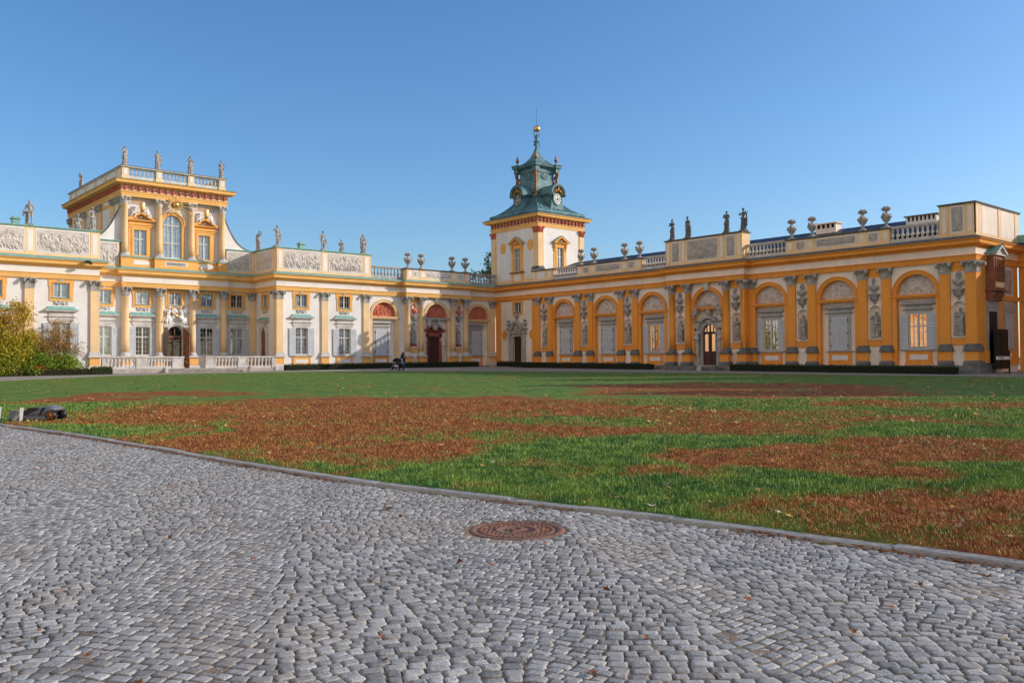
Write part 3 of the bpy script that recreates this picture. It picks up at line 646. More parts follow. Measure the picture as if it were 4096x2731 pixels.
# ------------------------------------------------------------------ the palace: plan paths of the entablature
PATH = [(3., 70.), (19.6, 70.), (19.6, 74.3), (22.45, 74.3), (22.45, 73.95), (31.35, 73.95), (31.35, 74.3), (33.97, 74.3), (33.97, 70.), (43.45, 70.),
        (43.45, 70.2), (47.2, 70.2), (47.2, 69.6), (55., 69.6), (55., 70.2), (58.83, 70.2), (58.83, 46.9), (58.25, 46.9), (58.25, 39.2), (58.83, 39.2), (58.83, 22.3), (66.2, 22.3), (66.2, 9.)]
ARCHI = [(-.2, 7.69), (.0, 7.69), (.0, 7.79), (.03, 7.79), (.03, 7.91), (.06, 7.92), (.06, 8.01), (.13, 8.05), (.13, 8.09), (-.2, 8.10)]
FRIEZE = [(-.2, 8.095), (.0, 8.095), (.0, 8.56), (-.2, 8.56)]
CORNI = [(-.2, 8.555), (.03, 8.555), (.07, 8.62), (.1, 8.66), (.12, 8.70), (.38, 8.74), (.40, 8.78), (.42, 8.80), (.42, 8.95), (.47, 8.98), (.52, 9.03), (.54, 9.08), (-.2, 9.11)]
FLASH = [(-.05, 9.112), (.56, 9.092), (.57, 9.112), (.3, 9.22), (-.05, 9.345)]
def entablature(parent, i0, i1, cop=COP, cm=None, fm=None):
    cm = cm or CORN; fm = fm or WHITE
    obj('architrave', sweep(PATH, ARCHI, i0, i1), cm, parent); obj('frieze', sweep(PATH, FRIEZE, i0, i1), fm, parent)
    obj('cornice', sweep(PATH, CORNI, i0, i1), cm, parent); obj('copper_flashing', sweep(PATH, FLASH, i0, i1), cop, parent)
WR = R(-90)
main = empty('palace_main_block', (26.9, 76, .6)); tag(main, 'three storey ochre and white palace block with a raised centre carrying a gilded sun', 'palace')
gal = empty('arcade_gallery', (51.2, 71, .6)); tag(gal, 'low ochre gallery with red lunettes between the main block and the clock tower corner', 'palace wing')
tower = empty('clock_tower', (62.3, 67.4, 9.3)); tag(tower, 'square clock tower with dark copper lantern roof holding a gilded ball', 'tower')
wing = empty('side_wing', (62, 46, .6)); tag(wing, 'long shaded ochre wing with grey lunette reliefs, niches and arched bays', 'palace wing')
annex = empty('annex_building', (68, 18, .6)); tag(annex, 'dark ochre annex with copper roof at the end of the shaded wing', 'building')
for i0, i1, p in ((0, 9, main), (9, 15, gal), (15, 21, wing), (21, 22, annex)): entablature(p, i0, i1, COP if p is main else (COP if p is gal else ZINC), None if p in (main, gal) else OCHW, None if p in (main, gal) else CREAM)

# ---- main block: walls
def put(p, parent, x, y, rot=0., z=0.): return clone(p, parent, (x, y, z), rot)
UPW = lambda c, w=.56: (c-w, c+w, 6.33, 7.47)
GRW = lambda c, w=.58: (c-w, c+w, 2.03, 4.44)
w = MB()
lpw = [12.6, 16.98]; rpw = [36.4, 40.72]
wall(w, 3, 19.6, 0, 7.7, 70.14, [UPW(c) for c in lpw]+[GRW(c) for c in lpw])
wall(w, 33.97, 43.45, 0, 7.7, 70.14, [UPW(c) for c in rpw]+[GRW(c) for c in rpw])
cw = [21.15, 24.2, 26.86, 29.6, 32.32]
wall(w, 19.6, 34.1, 0, 7.7, 74.45, [UPW(c) for c in cw]+[GRW(c) for c in (21.15, 24.2, 29.6, 32.32)]+[(26.22, 27.5, 1.06, 4.58, 'arch')], .3)
w.add([(19.6, 70.14, 0), (19.6, 74.45, 0), (19.6, 74.45, 7.7), (19.6, 70.14, 7.7)], [(0, 1, 2, 3)])
ret = MB(WING)                                                # return of the right pavilion, facing -x
wall(ret, -74.45, -70.14, 0, 7.7, 34.1, [(-73.0, -71.9, 6.33, 7.47), (-73.38, -71.87, 1.06, 4.1)], .25)
wo = obj('wall', w, WHITE, main); obj('wall', ret, WHITE, main)
pl = MB(); pl.box(3, 19.7, 69.95, 70.2, 0, .95); pl.box(33.85, 43.45, 69.95, 70.2, 0, .95); obj('plinth', pl, STONEL, main)
for c in lpw: put(WU['b'], main, c, 70.14); put(WG['g'], main, c, 70.14)
put(WU['b'], main, rpw[0], 70.14); put(WU['d'], main, rpw[1], 70.14)
for c in rpw: put(WG['b'], main, c, 70.14)
for c, k in zip(cw, 'bppbd'): put(WU[k], main, c, 74.45)
for c, k in ((21.15, WGR), (24.2, WGD), (29.6, WGD), (32.32, WGD2)): put(k, main, c, 74.45)
nw = upper_window(GL_DARK, 1.1); put(nw, main, 34.1, 72.45, WR)
for c in (10.4, 14.86, 19.27, 34.28, 38.65, 42.98): put(PIL, main, c, 70.0)
put(PIL, main, 33.98, 70.33, WR); put(PIL, main, 33.75, 74.31)
for c in (22.76, 25.52, 28.27, 31.05): put(COL, main, c, 73.97)
# attics of the two pavilions and of the recess between
attic(main, 3, 19.62, 69.98, None, [('battle', 5., 8.4), ('pier', 10.1, 10.75), ('battle', 10.8, 14.53), ('pier', 14.58, 15.18), ('battle', 15.2, 18.89), ('pier', 18.95, 19.55)], 11, z1=11.47, cm=COP)
attic(main, 33.97, 43.5, 69.98, None, [('pier', 34.02, 34.6), ('battle', 34.64, 38.27), ('pier', 38.33, 38.93), ('battle', 38.99, 42.53), ('pier', 42.65, 43.4)], 31, z1=11.47, cm=COP)
attic(main, -74.3, -70.48, 33.96, WING, [('pier', -74.25, -73.95), ('scene', -73.85, -70.75)], 41, z1=11.47, cm=COP)
attic(main, 19.62, 22.3, 74.3, None, [('scene', 19.8, 22.2)], 51, z1=11.47, cm=COP)
attic(main, 31.3, 33.97, 74.3, None, [('scene', 31.3, 33.5), ('pier', 33.55, 33.93)], 52, z1=11.47, cm=COP)
rf = MB(); rf.box(3, 19.6, 70.4, 90, 9.2, 9.5); rf.box(34.4, 43.5, 70.4, 90, 9.2, 9.5); rf.box(19.6, 34.4, 74.7, 90, 9.2, 9.5); rf.box(3, 43.4, 89.5, 90, 0, 9.4)
rf.frus(5, 19, 73, 88, 9.5, 9, 15, 79, 82, 11.35); rf.frus(35, 43, 73, 88, 9.5, 38, 40, 79, 82, 11.35); obj('roof', rf, COP, main)
for x, y in ((14.45, 72.6), (37.65, 72.6)):                   # small copper roof vents
    v = MB(); v.box(x-.42, x+.42, y-.42, y+.42, 9.4, 11.5); v.frus(x-.36, x+.36, y-.36, y+.36, 11.5, x-.26, x+.26, y-.26, y+.26, 11.72); v.box(x-.24, x+.24, y-.24, y+.24, 11.72, 12.2); v.box(x-.33, x+.33, y-.33, y+.33, 12.2, 12.27); v.box(x-.22, x+.22, y-.22, y+.22, 12.27, 12.4); obj('roof_vent', v, COP, main)
# narrow door in the return
d = MB(WING); q = [(-73.38, 1.06), (-71.87, 1.06), (-71.87, 3.7)]+arc(-73.2, 3.7, 1.33, 0, R(62), 8)[1:]+[(-72.62, 4.92)]+arc(-72.05, 3.7, 1.33, R(118), PI, 8)
d2 = [(x, z) for x, z in q]
dr = MB(WING); dr.prism([(-73.05, 1.06), (-72.2, 1.06), (-72.2, 3.9), (-72.4, 4.3), (-72.62, 4.6), (-72.85, 4.3), (-73.05, 3.9)], 34.02, 34.1)
do = obj('side_door', dr, DOORR, main)
fr = MB(WING); fr.box(-73.42, -73.05, 33.96, 34.1, 1.06, 4.55); fr.box(-72.2, -71.83, 33.96, 34.1, 1.06, 4.55)
fr.strip([(-73.05, 3.9), (-72.85, 4.3), (-72.62, 4.6), (-72.4, 4.3), (-72.2, 3.9)], [(-73.2, 4.55), (-72.95, 4.75), (-72.62, 4.85), (-72.3, 4.75), (-72.05, 4.55)], 33.98, 34.1)
fr.box(-73.42, -71.83, 33.98, 34.1, 4.85, 5.05); obj('door_surround', fr, STONEL, do)
hx = MB(WING); pr = [(.31, 0), (.27, .05), (.15, .1), (.05, .27)]
hx.profx([(34.1, 5.0), (33.95, 5.02), (33.8, 5.08), (33.78, 5.17), (34.1, 5.17)], -73.4, -71.85, True); obj('door_cornice', hx, STONEL, do)
hc = MB(WING); hc.frus(-73.7, -71.55, 33.77, 34.1, 5.17, -73.4, -71.9, 34.0, 34.1, 5.42); obj('copper_hood', hc, COP, do)

# ---- the entrance: arched doorway with open leaves
en = MB(); A1 = arc(26.86, 3.94, .86, PI, 0, 24, .80); A0 = arc(26.86, 3.94, .655, PI, 0, 24, .62)
en.strip(A1, A0, 74.3, 74.46); en.strip(arc(26.86, 3.94, .9, PI, 0, 24, .86), arc(26.86, 3.94, .8, PI, 0, 24, .76), 74.18, 74.298); en.box(26.0, 26.2, 74.3, 74.46, 1.06, 3.94); en.box(27.52, 27.72, 74.3, 74.46, 1.06, 3.94)
for x0, x1 in ((25.82, 26.24), (27.48, 27.9)): en.box(x0, x1, 74.12, 74.46, 4.45, 4.62)
ent = obj('entrance_doorway', en, STONEL, main)
dm = MB(); dm.box(26.22, 27.5, 74.58, 74.62, 3.58, 3.75); dm.box(26.83, 26.9, 74.55, 74.62, 3.75, 4.55); dm.box(26.7, 26.78, 74.56, 74.62, 1.1, 3.58); dm.box(26.24, 26.3, 74.56, 74.62, 1.1, 4.0); dm.box(26.24, 26.78, 74.56, 74.62, 1.1, 1.35); dm.box(27.3, 27.5, 74.54, 74.6, 3.62, 3.7); obj('inner_door_frame', dm, DOORR, ent)
dp = MB(); dp.box(26.22, 27.5, 74.66, 74.7, 1.06, 4.56); obj('dark_doorway', dp, GL_DARK, ent)
def door_leaf(hx, hy, ang, sgn):
    M = Matrix.Translation((hx, hy, 0)) @ Matrix.Rotation(ang, 4, 'Z'); l = MB(M); L = .66*sgn
    x0, x1 = sorted((0, L)); prof = [(x0, 1.06), (x1, 1.06), (x1, 3.98 if sgn > 0 else 4.5), (x0, 4.5 if sgn > 0 else 3.98)]
    l.prism(prof, -.035, .035); 
    for z0, z1 in ((1.2, 1.75), (1.85, 2.15), (2.3, 3.3), (3.42, 3.9)):
        frame(l, x0+.09, x1-.09, z0, z1, -.055, -.03, .05); frame(l, x0+.09, x1-.09, z0, z1, .03, .055, .05)
    return obj('door_leaf', l, DOORR, ent)
door_leaf(27.52, 74.28, R(-62), 1); door_leaf(26.2, 74.28, R(68), -1)

# ---- raised centre
cx0, cx1, cy0, cy1 = 22.45, 31.2, 74.55, 90.
up = MB(); wall(up, cx0, cx1, 9.3, 15.7, cy0, [(23.5, 24.52, 10.35, 12.48), (28.88, 29.9, 10.35, 12.48), (25.86, 27.46, 10.35, 13.98, 'arch')], .25)
upl = MB(WING); wall(upl, -cy1, -cy0, 9.3, 15.7, cx0, []); up.add([(cx1, cy0, 9.3), (cx1, cy1, 9.3), (cx1, cy1, 15.7), (cx1, cy0, 15.7)], [(0, 1, 2, 3)])
obj('upper_wall', up, WHITE, main); obj('upper_wall', upl, WHITE, main)
CL = [(cx0-.05, cy1), (cx0-.05, cy0-.47), (cx1+.05, cy0-.47), (cx1+.05, cy1)]
U1 = [(-.3, 15.15), (0, 15.15), (0, 15.27), (.03, 15.27), (.03, 15.40), (.08, 15.43), (.08, 15.5), (.13, 15.56), (.13, 15.6), (-.3, 15.6)]
U2 = [(-.3, 15.6), (.0, 15.6), (0, 16.02), (-.3, 16.02)]
U3 = [(-.3, 16.02), (.05, 16.02), (.09, 16.08), (.32, 16.13), (.55, 16.15), (.57, 16.2), (.57, 16.34), (.62, 16.37), (.66, 16.44), (-.3, 16.46)]
U4 = [(-.3, 16.462), (.69, 16.45), (.69, 16.47), (-.1, 16.62), (-.3, 16.62)]
# path runs so that its right-hand side looks out
CLo = [(cx0-.05, cy1), (cx0-.05, cy0-.47), (cx1+.05, cy0-.47), (cx1+.05, cy1)]
obj('upper_architrave', sweep(CLo, U1), CORN, main); obj('upper_frieze', sweep(CLo, U2), WHITE, main); obj('upper_cornice', sweep(CLo, U3), CORN, main); obj('copper_flashing', sweep(CLo, U4), COP, main)
br = MB(); bd = MB()
def brackets(M, x0, x1, y, n, br, bd, z0=15.62, z1=16.03):
    br.M = bd.M = M or IDM
    for k in range(n):
        x = x0+(x1-x0)*(k+.5)/n
        br.prism([(x-.09, z0+.02), (x+.09, z0+.02), (x+.09, z1), (x-.09, z1)], y-.1, y); br.prism([(x-.08, z0+.2), (x+.08, z0+.2), (x+.09, z1), (x-.09, z1)], y-.2, y-.1); br.add(*cap_rings((x, y-.16, z0+.1), (x, y-.12, z0+.04), .06, .05))
        xm = x+(x1-x0)/n*.5; br.add(*cap_rings((xm, y-.02, z0+.2), (xm+.03, y-.03, z0+.14), .09, .06)); br.add(*cap_rings((xm-.08, y-.01, z0+.12), (xm+.09, y-.01, z0+.28), .035, .03))
        bd.box(x-.1, x+.1, y-.42, y, z1+.04, z1+.12)
brackets(None, cx0-.05, cx1+.05, cy0-.47, 16, br, bd); brackets(WING, -cy1, -(cy0-.47), cx0-.05, 28, br, bd)
obj('bracket_frieze', br, REDP, main); obj('modillion_band', bd, CORN, main)
for c in (22.72, 25.47, 28.2, 30.92): put(COLU, main, c, 74.06)
pd = MB(); pdc = MB(); pdw = MB()
for a, b, y in ((22.35, 23.09, 73.98), (23.09, 25.02, 74.25), (25.02, 28.6, 73.98), (28.6, 30.47, 74.25), (30.47, 31.31, 73.98)):
    pd.box(a, b, y, 75., 9.34, 10.08); pd.box(a-.02, b+.02, y-.04, 75., 9.34, 9.5); pdc.box(a-.05, b+.05, y-.1, 75., 10.14, 10.20); pd.box(a-.03, b+.03, y-.05, 75., 10.08, 10.14)
for a, b, y in ((23.4, 24.7, 74.24), (28.85, 30.1, 74.24), (25.85, 27.75, 73.97)): pdw.box(a, b, y, y+.03, 9.6, 9.95)
obj('upper_pedestal', pd, YEL, main); obj('copper_ledge', pdc, COP, main); obj('panel', pdw, WHITE, main)
ins = MB(); ins.box(25.98, 27.62, 73.955, 73.98, 9.66, 9.9)
for r_ in range(3):
    x = 26.05
    while x < 27.5:
        l = random.uniform(.05, .16); ins.box(x, x+l, 73.945, 73.956, 9.69+r_*.07, 9.725+r_*.07); x += l+.04
obj('inscription', ins, STONE, main)
def pediment_window(cx):
    f = MB(); x0, x1 = cx-.51, cx+.51
    frame(f, x0-.2, x1+.2, 10.2, 12.7, cy0-.1, cy0, .2); f.box(x0-.42, x0-.2, cy0-.06, cy0, 10.2, 12.95); f.box(x1+.2, x1+.42, cy0-.06, cy0, 10.2, 12.95)
    f.profx([(cy0, 12.7), (cy0-.12, 12.72), (cy0-.12, 12.86), (cy0-.2, 12.9), (cy0-.2, 12.95), (cy0, 12.95)], x0-.42, x1+.42, True); f.box(x0-.42, x1+.42, cy0-.1, cy0, 12.95, 13.15)
    f.profx([(cy0, 13.15), (cy0-.14, 13.18), (cy0-.32, 13.24), (cy0-.34, 13.32), (cy0, 13.32)], x0-.3, x1+.3, True)
    f.strip([(cx-1.22, 13.32), (cx, 13.98), (cx+1.22, 13.32)], [(cx-.95, 13.321), (cx, 13.82), (cx+.95, 13.321)], cy0-.36, cy0); f.prism([(cx-.95, 13.32), (cx+.95, 13.32), (cx, 13.82)], cy0-.05, cy0)
    o = obj('pediment_window', f, YEL, main); obj('sash', sash(x0, x1, 10.35, 12.48, cy0+.12, trans=11.72), SASH, o) if False else None
    s = sash(-.51, .51, 10.35, 12.48, 0, trans=11.72); s.v = [(a+cx, b+cy0+.12, c) for a, b, c in s.v]; obj('sash', s, SASH, o)
    p = pane(x0, x1, 10.35, 12.48, cy0+.15); obj('pane', p, GL_BLUE, o); obj('sill', MB().box(x0-.1, x1+.1, cy0-.2, cy0+.1, 10.21, 10.3), COP, o)
    k = MB(); k.add(*cap_rings((cx, cy0-.12, 13.5), (cx, cy0-.12, 13.58), .1, .08), True); k.tube([(cx-.5, cy0-.07, 13.38), (cx-.2, cy0-.1, 13.45), (cx, cy0-.1, 13.4), (cx+.2, cy0-.1, 13.45), (cx+.5, cy0-.07, 13.38)], .05, 6); obj('tympanum_mask', k, STONE, o)
for c in (24.01, 29.39): pediment_window(c)
f = MB(); f.strip(arc(26.66, 13.18, 1.05, 0, PI, 24), arc(26.66, 13.18, .8, 0, PI, 24), cy0-.12, cy0); f.strip(arc(26.66, 13.18, 1.08, 0, PI, 24), arc(26.66, 13.18, .98, 0, PI, 24), cy0-.18, cy0-.122)
for sx in (-1, 1): f.box(*sorted((26.66+sx*.8, 26.66+sx*1.02)), cy0-.1, cy0, 10.2, 13.05); f.box(*sorted((26.66+sx*.78, 26.66+sx*1.1)), cy0-.16, cy0, 13.05, 13.18)
aw = obj('arched_window', f, YEL, main); s = sash(-.8, .8, 10.35, 13.98, 0, trans=[11.6, 13.1], arch=True); s.v = [(a+26.66, b+cy0+.12, c) for a, b, c in s.v]; obj('sash', s, SASH, aw); obj('pane', pane(25.86, 27.46, 10.35, 13.97, cy0+.15), GL_BLUE, aw)
obj('sill', MB().box(25.7, 27.6, cy0-.2, cy0+.1, 10.21, 10.3), COP, aw)
# inscription tablets with raised letters
for cx, txt, a, b in ((24.08, 'REFULSIT SOL', 23.12, 25.05), (29.45, 'IN CLYPEIS', 28.56, 30.35)):
    t = MB(); t.box(a, b, cy0-.04, cy0, 14.62, 14.98); frame(t, a, b, 14.62, 14.98, cy0-.06, cy0-.04, .03); o = obj('inscription_tablet', t, RELF, main)
    cu = bpy.data.curves.new('t', 'FONT'); cu.body = txt; cu.size = .25; cu.align_x = 'CENTER'; cu.align_y = 'CENTER'; cu.extrude = .012; to = bpy.data.objects.new('t', cu); C.objects.link(to)
    bpy.context.view_layer.update(); me = bpy.data.meshes.new_from_object(to.evaluated_get(bpy.context.evaluated_depsgraph_get())); bpy.data.objects.remove(to)
    me.materials.clear(); me.materials.append(YEL); l = bpy.data.objects.new('lettering', me); C.objects.link(l); l.parent = o
    wd = max(v.co.x for v in me.vertices)-min(v.co.x for v in me.vertices); sc = min(1, (b-a-.12)/wd); l.scale = (sc, 1, 1); l.rotation_euler = (R(90), 0, 0); l.location = Vector(((a+b)/2, cy0-.05, 14.8))-base_of(o)
# side elevation pilasters and panels of the raised centre
sp = MB(WING); sc_ = MB(WING); sg = MB(WING)
for y in (75., 76.3, 79.8, 81.1, 84.6, 85.9, 89.3):
    sp.box(-y-.3, -y+.3, cx0-.14, cx0, 9.3, 14.5); sc_.frus(-y-.3, -y+.3, cx0-.16, cx0, 14.5, -y-.42, -y+.42, cx0-.28, cx0, 15.14)
    for k in (-.28, 0, .28): sc_.add(*cap_rings((-y+k, cx0-.2, 14.72), (-y+k, cx0-.26, 14.8), .1, .08)); sc_.add(*cap_rings((-y+k*1.2, cx0-.25, 15.0), (-y+k*1.2, cx0-.3, 15.0), .09, .08))
for a, b in ((77.0, 79.2), (81.8, 83.9), (86.6, 88.7)): sg.box(-b-.15, -a+.15, cx0-.04, cx0, 9.5, 14.9)
obj('side_pilaster', sp, YELP, main); obj('side_capital', sc_, STONE, main); obj('side_panel_surround', sg, YEL, main)
sw = MB(WING)
for a, b in ((77.0, 79.2), (81.8, 83.9), (86.6, 88.7)): sw.box(-b+.1, -a-.1, cx0-.06, cx0-.042, 9.7, 14.5)
obj('side_panel', sw, WHITE, main)
# top parapet with pierced panels
tp = MB(); zt0, zt1 = 16.6, 17.66; yf = cy0-.3; xl, xr = cx0+.02, cx1-.05
piers = ((xl, 22.98), (25.2, 25.7), (27.9, 28.4), (30.62, xr))
for a, b in piers: tp.box(a, b, yf-.06, yf+.45, zt0, zt1-.12); tp.box(a-.05, b+.05, yf-.1, yf+.45, zt0, zt0+.2)
tl = MB(WING); tl.box(-cy1, -yf-.45, xl, xl+.3, zt0, zt1-.12); obj('parapet_wall', tl, WHITE, main)
for y in (75.6, 78.6, 81.6, 84.6, 87.6, 89.6): tp.box(xl-.05, xl+.3, y-.25, y+.25, zt0, zt1-.12)
tp.box(xr-.3, xr, yf+.45, cy1, zt0, zt1-.12); tp.box(xl, xr, cy1-.3, cy1, zt0, zt1-.12)
obj('parapet_pier', tp, YELP, main)
tw = MB()
for a, b in piers: tw.box(a+.12, b-.12, yf-.075, yf-.062, zt0+.32, zt1-.24)
obj('panel', tw, WHITE, main)
tc = MB(); tc.box(xl-.12, xr+.12, yf-.18, yf+.5, zt1-.12, zt1-.04); tc.box(xl-.12, xl+.4, yf+.5, cy1+.1, zt1-.12, zt1-.04); tc.box(xr-.4, xr+.12, yf+.5, cy1+.1, zt1-.12, zt1-.04); obj('coping', tc, STONEL, main)
tz = MB(); tz.box(xl-.15, xr+.15, yf-.21, yf+.5, zt1-.04, zt1); tz.box(xl-.15, xl+.4, yf+.5, cy1+.12, zt1-.04, zt1); tz.box(xr-.4, xr+.15, yf+.5, cy1+.12, zt1-.04, zt1); obj('coping', tz, ZINC, main)
def pierced(x0, x1, z0, z1, y, n):
    """stone panel with two rows of round holes joined by slots"""
    res = .022; nx = int((x1-x0)/res); nz = int((z1-z0)/res); X, Z = np.meshgrid((np.arange(nx)+.5)/nx*(x1-x0), (np.arange(nz)+.5)/nz*(z1-z0)); h = z1-z0; p = (x1-x0)/n; hole = np.zeros_like(X, bool)
    for k in range(n):
        cx = p*(k+.5); up_ = k % 1; 
        for cz, r in ((h*.29, .135), (h*.71, .135)): hole |= (X-cx)**2+(Z-cz)**2 < (r*p/.33)**2
        hole |= (abs(X-cx) < .05*p/.33) & (abs(Z-h*.5) < h*.22)
        for cz in (.1, .5, .9): hole |= (X-p*k)**2+(Z-h*cz)**2 < (.045)**2
    m = MB(); 
    for j in range(nz):
        i = 0
        while i < nx:
            if not hole[j, i]:
                i0 = i
                while i < nx and not hole[j, i]: i += 1
                m.box(x0+i0*(x1-x0)/nx, x0+i*(x1-x0)/nx, y, y+.12, z0+j*h/nz, z0+(j+1)*h/nz)
            else: i += 1
    return m
for a, b in ((22.98, 25.2), (25.7, 27.9), (28.4, 30.62)):
    m = pierced(a, b, zt0+.22, zt1-.2, yf+.05, 7); m.box(a, b, yf+.02, yf+.2, zt0, zt0+.22); m.box(a, b, yf+.03, yf+.19, zt1-.2, zt1-.12); obj('pierced_balustrade', m, STONEL, main, recalc=False)
rt = MB(); rt.frus(xl+.3, xr-.3, yf+.5, cy1-.3, 16.5, xl+3, xr-3, yf+4, cy1-3, 17.2); obj('roof', rt, COP, main)
# concave buttress walls beside the raised centre
for sx, xb, xe, zt in ((1, cx1, 33.95, 14.35), (-1, cx0, 19.7, 14.35)):
    a = [(xb+(xe-xb)*(1-math.cos(t)) if False else xb+(xe-xb)*t, 11.47+(zt-11.47)*(1-t)**2.6) for t in np.linspace(0, 1, 22)]
    b = MB(); b.prism([(xb, 11.4)]+[(xb, zt)]+a[1:]+[(xe, 11.4)], 74.55, 74.95); o = obj('concave_buttress', b, WHITE, main)
    e = MB(); e.strip(a, [(x, z+.05) for x, z in a], 74.48, 75.0); obj('edge_flashing', e, ZINC, o)

# ---- terrace: floor, steps and balustrade before the recess
ter = empty('terrace_balustrade', (26.9, 70.1, .95)); tag(ter, 'low pale stone balustrade on a plinth flanking the entrance steps', 'balustrade')
tf = MB(); tf.box(19.6, 34.1, 69.92, 74.5, .2, 1.0); obj('terrace_floor', tf, PLIN, ter)
PM = baluster_mb_up(1.13, 1.82, .135).mesh('baluster', STONEL)
for a, b, pr in ((19.78, 26.0, ((19.78, 20.06), (22.28, 23.09), (25.04, 25.92))), (27.72, 33.9, ((27.72, 28.46), (30.46, 31.22), (33.5, 33.9)))):
    m = MB(); m.box(a, b, 69.93, 70.27, 1.0, 1.13); m.box(a, b, 69.9, 70.3, 1.87, 1.97); m.box(a, b, 69.96, 70.24, 1.82, 1.87); rail = obj('rail', m, STONEL, ter)
    for c, e in pr:
        q = MB(); q.box(c, e, 69.93, 70.27, 1.13, 1.82); frame(q, c+.06, e-.06, 1.25, 1.76, 69.915, 69.93, .03) if e-c > .4 else None; q.box(c-.03, e+.03, 69.88, 70.3, 1.0, 1.15); obj('pier', q, STONEL, ter)
    for (c, e), (f_, g) in zip(pr[:-1], pr[1:]):
        n = 8 if a < 25 else 7
        for k in range(n):
            o = bpy.data.objects.new('baluster', PM); C.objects.link(o); o.parent = rail; o.location = Vector((e+(f_-e)*(k+.5)/n, 70.1, 0))-base_of(rail)
ch = MB(); ch.tube([(25.95, 70.1, 1.75)]+[(25.95+1.8*t, 70.1-.1, 1.7-.45*math.sin(PI*t)) for t in np.linspace(.05, .95, 12)]+[(27.75, 70.1, 1.75)], .018, 6); obj('chain', ch, GOLDO, ter)
st = empty('entrance_steps', (27.4, 69.5, .6)); tag(st, 'broad shallow stone steps up to the palace terrace', 'steps')
for k in range(3):
    s = MB(); e = .34*(2-k); s.box(24.4-e*.4, 30.2+e, 69.9-.38-e*1.05, 69.91, .3, .72+.11*k); s.box(24.4-e*.4-.02, 30.2+e+.02, 69.9-.41-e*1.05, 69.905, .67+.11*k, .722+.11*k); obj('step', s, STEPS, st)

# ---- gallery
gw = MB()
H = lambda c: (c-AI, c+AI, .95, AZ+AI, 'arch')
NH = lambda c: (c-.42, c+.42, 2.87, 5.13, 'arch')
wall(gw, 43.45, 47.3, 0, 7.7, 70.34, [H(45.15)], .32); wall(gw, 54.9, 59., 0, 7.7, 70.34, [H(56.65)], .32)
wall(gw, 47.2, 49.55, 0, 7.7, 70.0, [NH(48.28)], .02, False); wall(gw, 52.55, 55.0, 0, 7.7, 70.0, [NH(53.75)], .02, False); wall(gw, 49.55, 52.55, 0, 7.7, 70.0, [H(51.05)], .32)
gw.add([(47.2, 70., 0), (47.2, 70.34, 0), (47.2, 70.34, 7.7), (47.2, 70., 7.7)], [(0, 1, 2, 3)])
obj('wall', gw, WHITE, gal)
pl = MB(); pl.box(43.45, 46.9, 70.2, 70.5, 0, .95); pl.box(46.9, 55.2, 69.35, 70.4, 0, .95); pl.box(55.2, 58.9, 70.2, 70.5, 0, .95); obj('plinth', pl, STONED, gal)
put(ARCH, gal, 45.15, 70.34); put(ARCHK, gal, 51.05, 70.0); put(ARCH, gal, 56.65, 70.34)
put(BW, gal, 44.95, 70.34); put(BW, gal, 56.5, 70.34)
LM = lambda X, Z: X**2+Z**2 < (AI-.0)**2
for c, y, k, s in ((45.15, 70.64, 'lun_fig', 3), (51.05, 70.30, 'lun_cart', 4), (56.65, 70.64, 'lun_fig', 9)):
    relief('lunette_relief', 2.76, 1.37, s, k, .14, LM, REDP, .03, gal, c, y-.005, AZ)
    lm = MB(); lm.prism(arc(c, AZ, AI-.01, 0, PI, 24), y, y+.02); obj('lunette_ground', lm, REDP, gal)
for c in (47.47, 49.08, 52.97, 54.6): put(COL, gal, c, 69.6)
put(PIL, gal, 47.22, 70.3, WR); put(PIL, gal, 58.5, 70.2)
for c in (48.28, 53.75): put(NICHE, gal, c, 70.0)
balustrade(gal, 43.52, 47.25, 70.3, None, 0, n=10); balustrade(gal, 55.05, 59.0, 70.3, None, 0, n=11)
attic(gal, 47.2, 55.0, 69.62, None, [('pier', 47.3, 47.85), ('sq', 47.9, 48.7), ('pier', 48.8, 49.5), ('long', 49.55, 52.55), ('pier', 52.65, 53.3), ('sq', 53.38, 54.18), ('pier', 54.3, 54.95)], 61, z1=10.43, th=.8)
gr = MB(); gr.box(43.4, 59.1, 70.5, 76, 9.1, 9.4); gr.box(43.4, 66, 75.8, 76, 0, 9.2); obj('roof', gr, ZINC, gal)

# ---- side wing (facade coordinates: x = -Y, y = X)
XW, XC = 58.98, 58.62
ww = MB(WING)
niches = [62.72, 57.25, 51.8, 34.6, 29.05, 23.42]; arches = [60.05, 54.55, 49.02, 37.45, 31.85, 26.2]
wall(ww, -70.3, -46.9, 0, 7.7, XW, [(-67.36, -66.2, 6.36, 7.43), (-67.42, -66.14, .9, 3.9)]+[(-c-AI, -c+AI, .95, AZ+AI, 'arch') for c in arches[:3]]+[(-c-.42, -c+.42, 2.87, 5.13, 'arch') for c in niches[:3]], .32)
wall(ww, -39.2, -22.45, 0, 7.7, XW, [(-c-AI, -c+AI, .95, AZ+AI, 'arch') for c in arches[3:]]+[(-c-.42, -c+.42, 2.87, 5.13, 'arch') for c in niches[3:]], .32)
wall(ww, -46.9, -39.2, 0, 7.7, XC, [(-42.95-AI, -42.95+AI, .95, AZ+AI, 'arch')]+[(-c-.42, -c+.42, 2.87, 5.13, 'arch') for c in (45.72, 40.18)], .4)
ww.M = IDM; wall(ww, 58.98, 66.2, 0, 7.7, 22.45, [], .3); ww.add([(58.62, 39.2, 0), (58.98, 39.2, 0), (58.98, 39.2, 7.7), (58.62, 39.2, 7.7)], [(0, 1, 2, 3)])
obj('wall', ww, CREAM, wing)
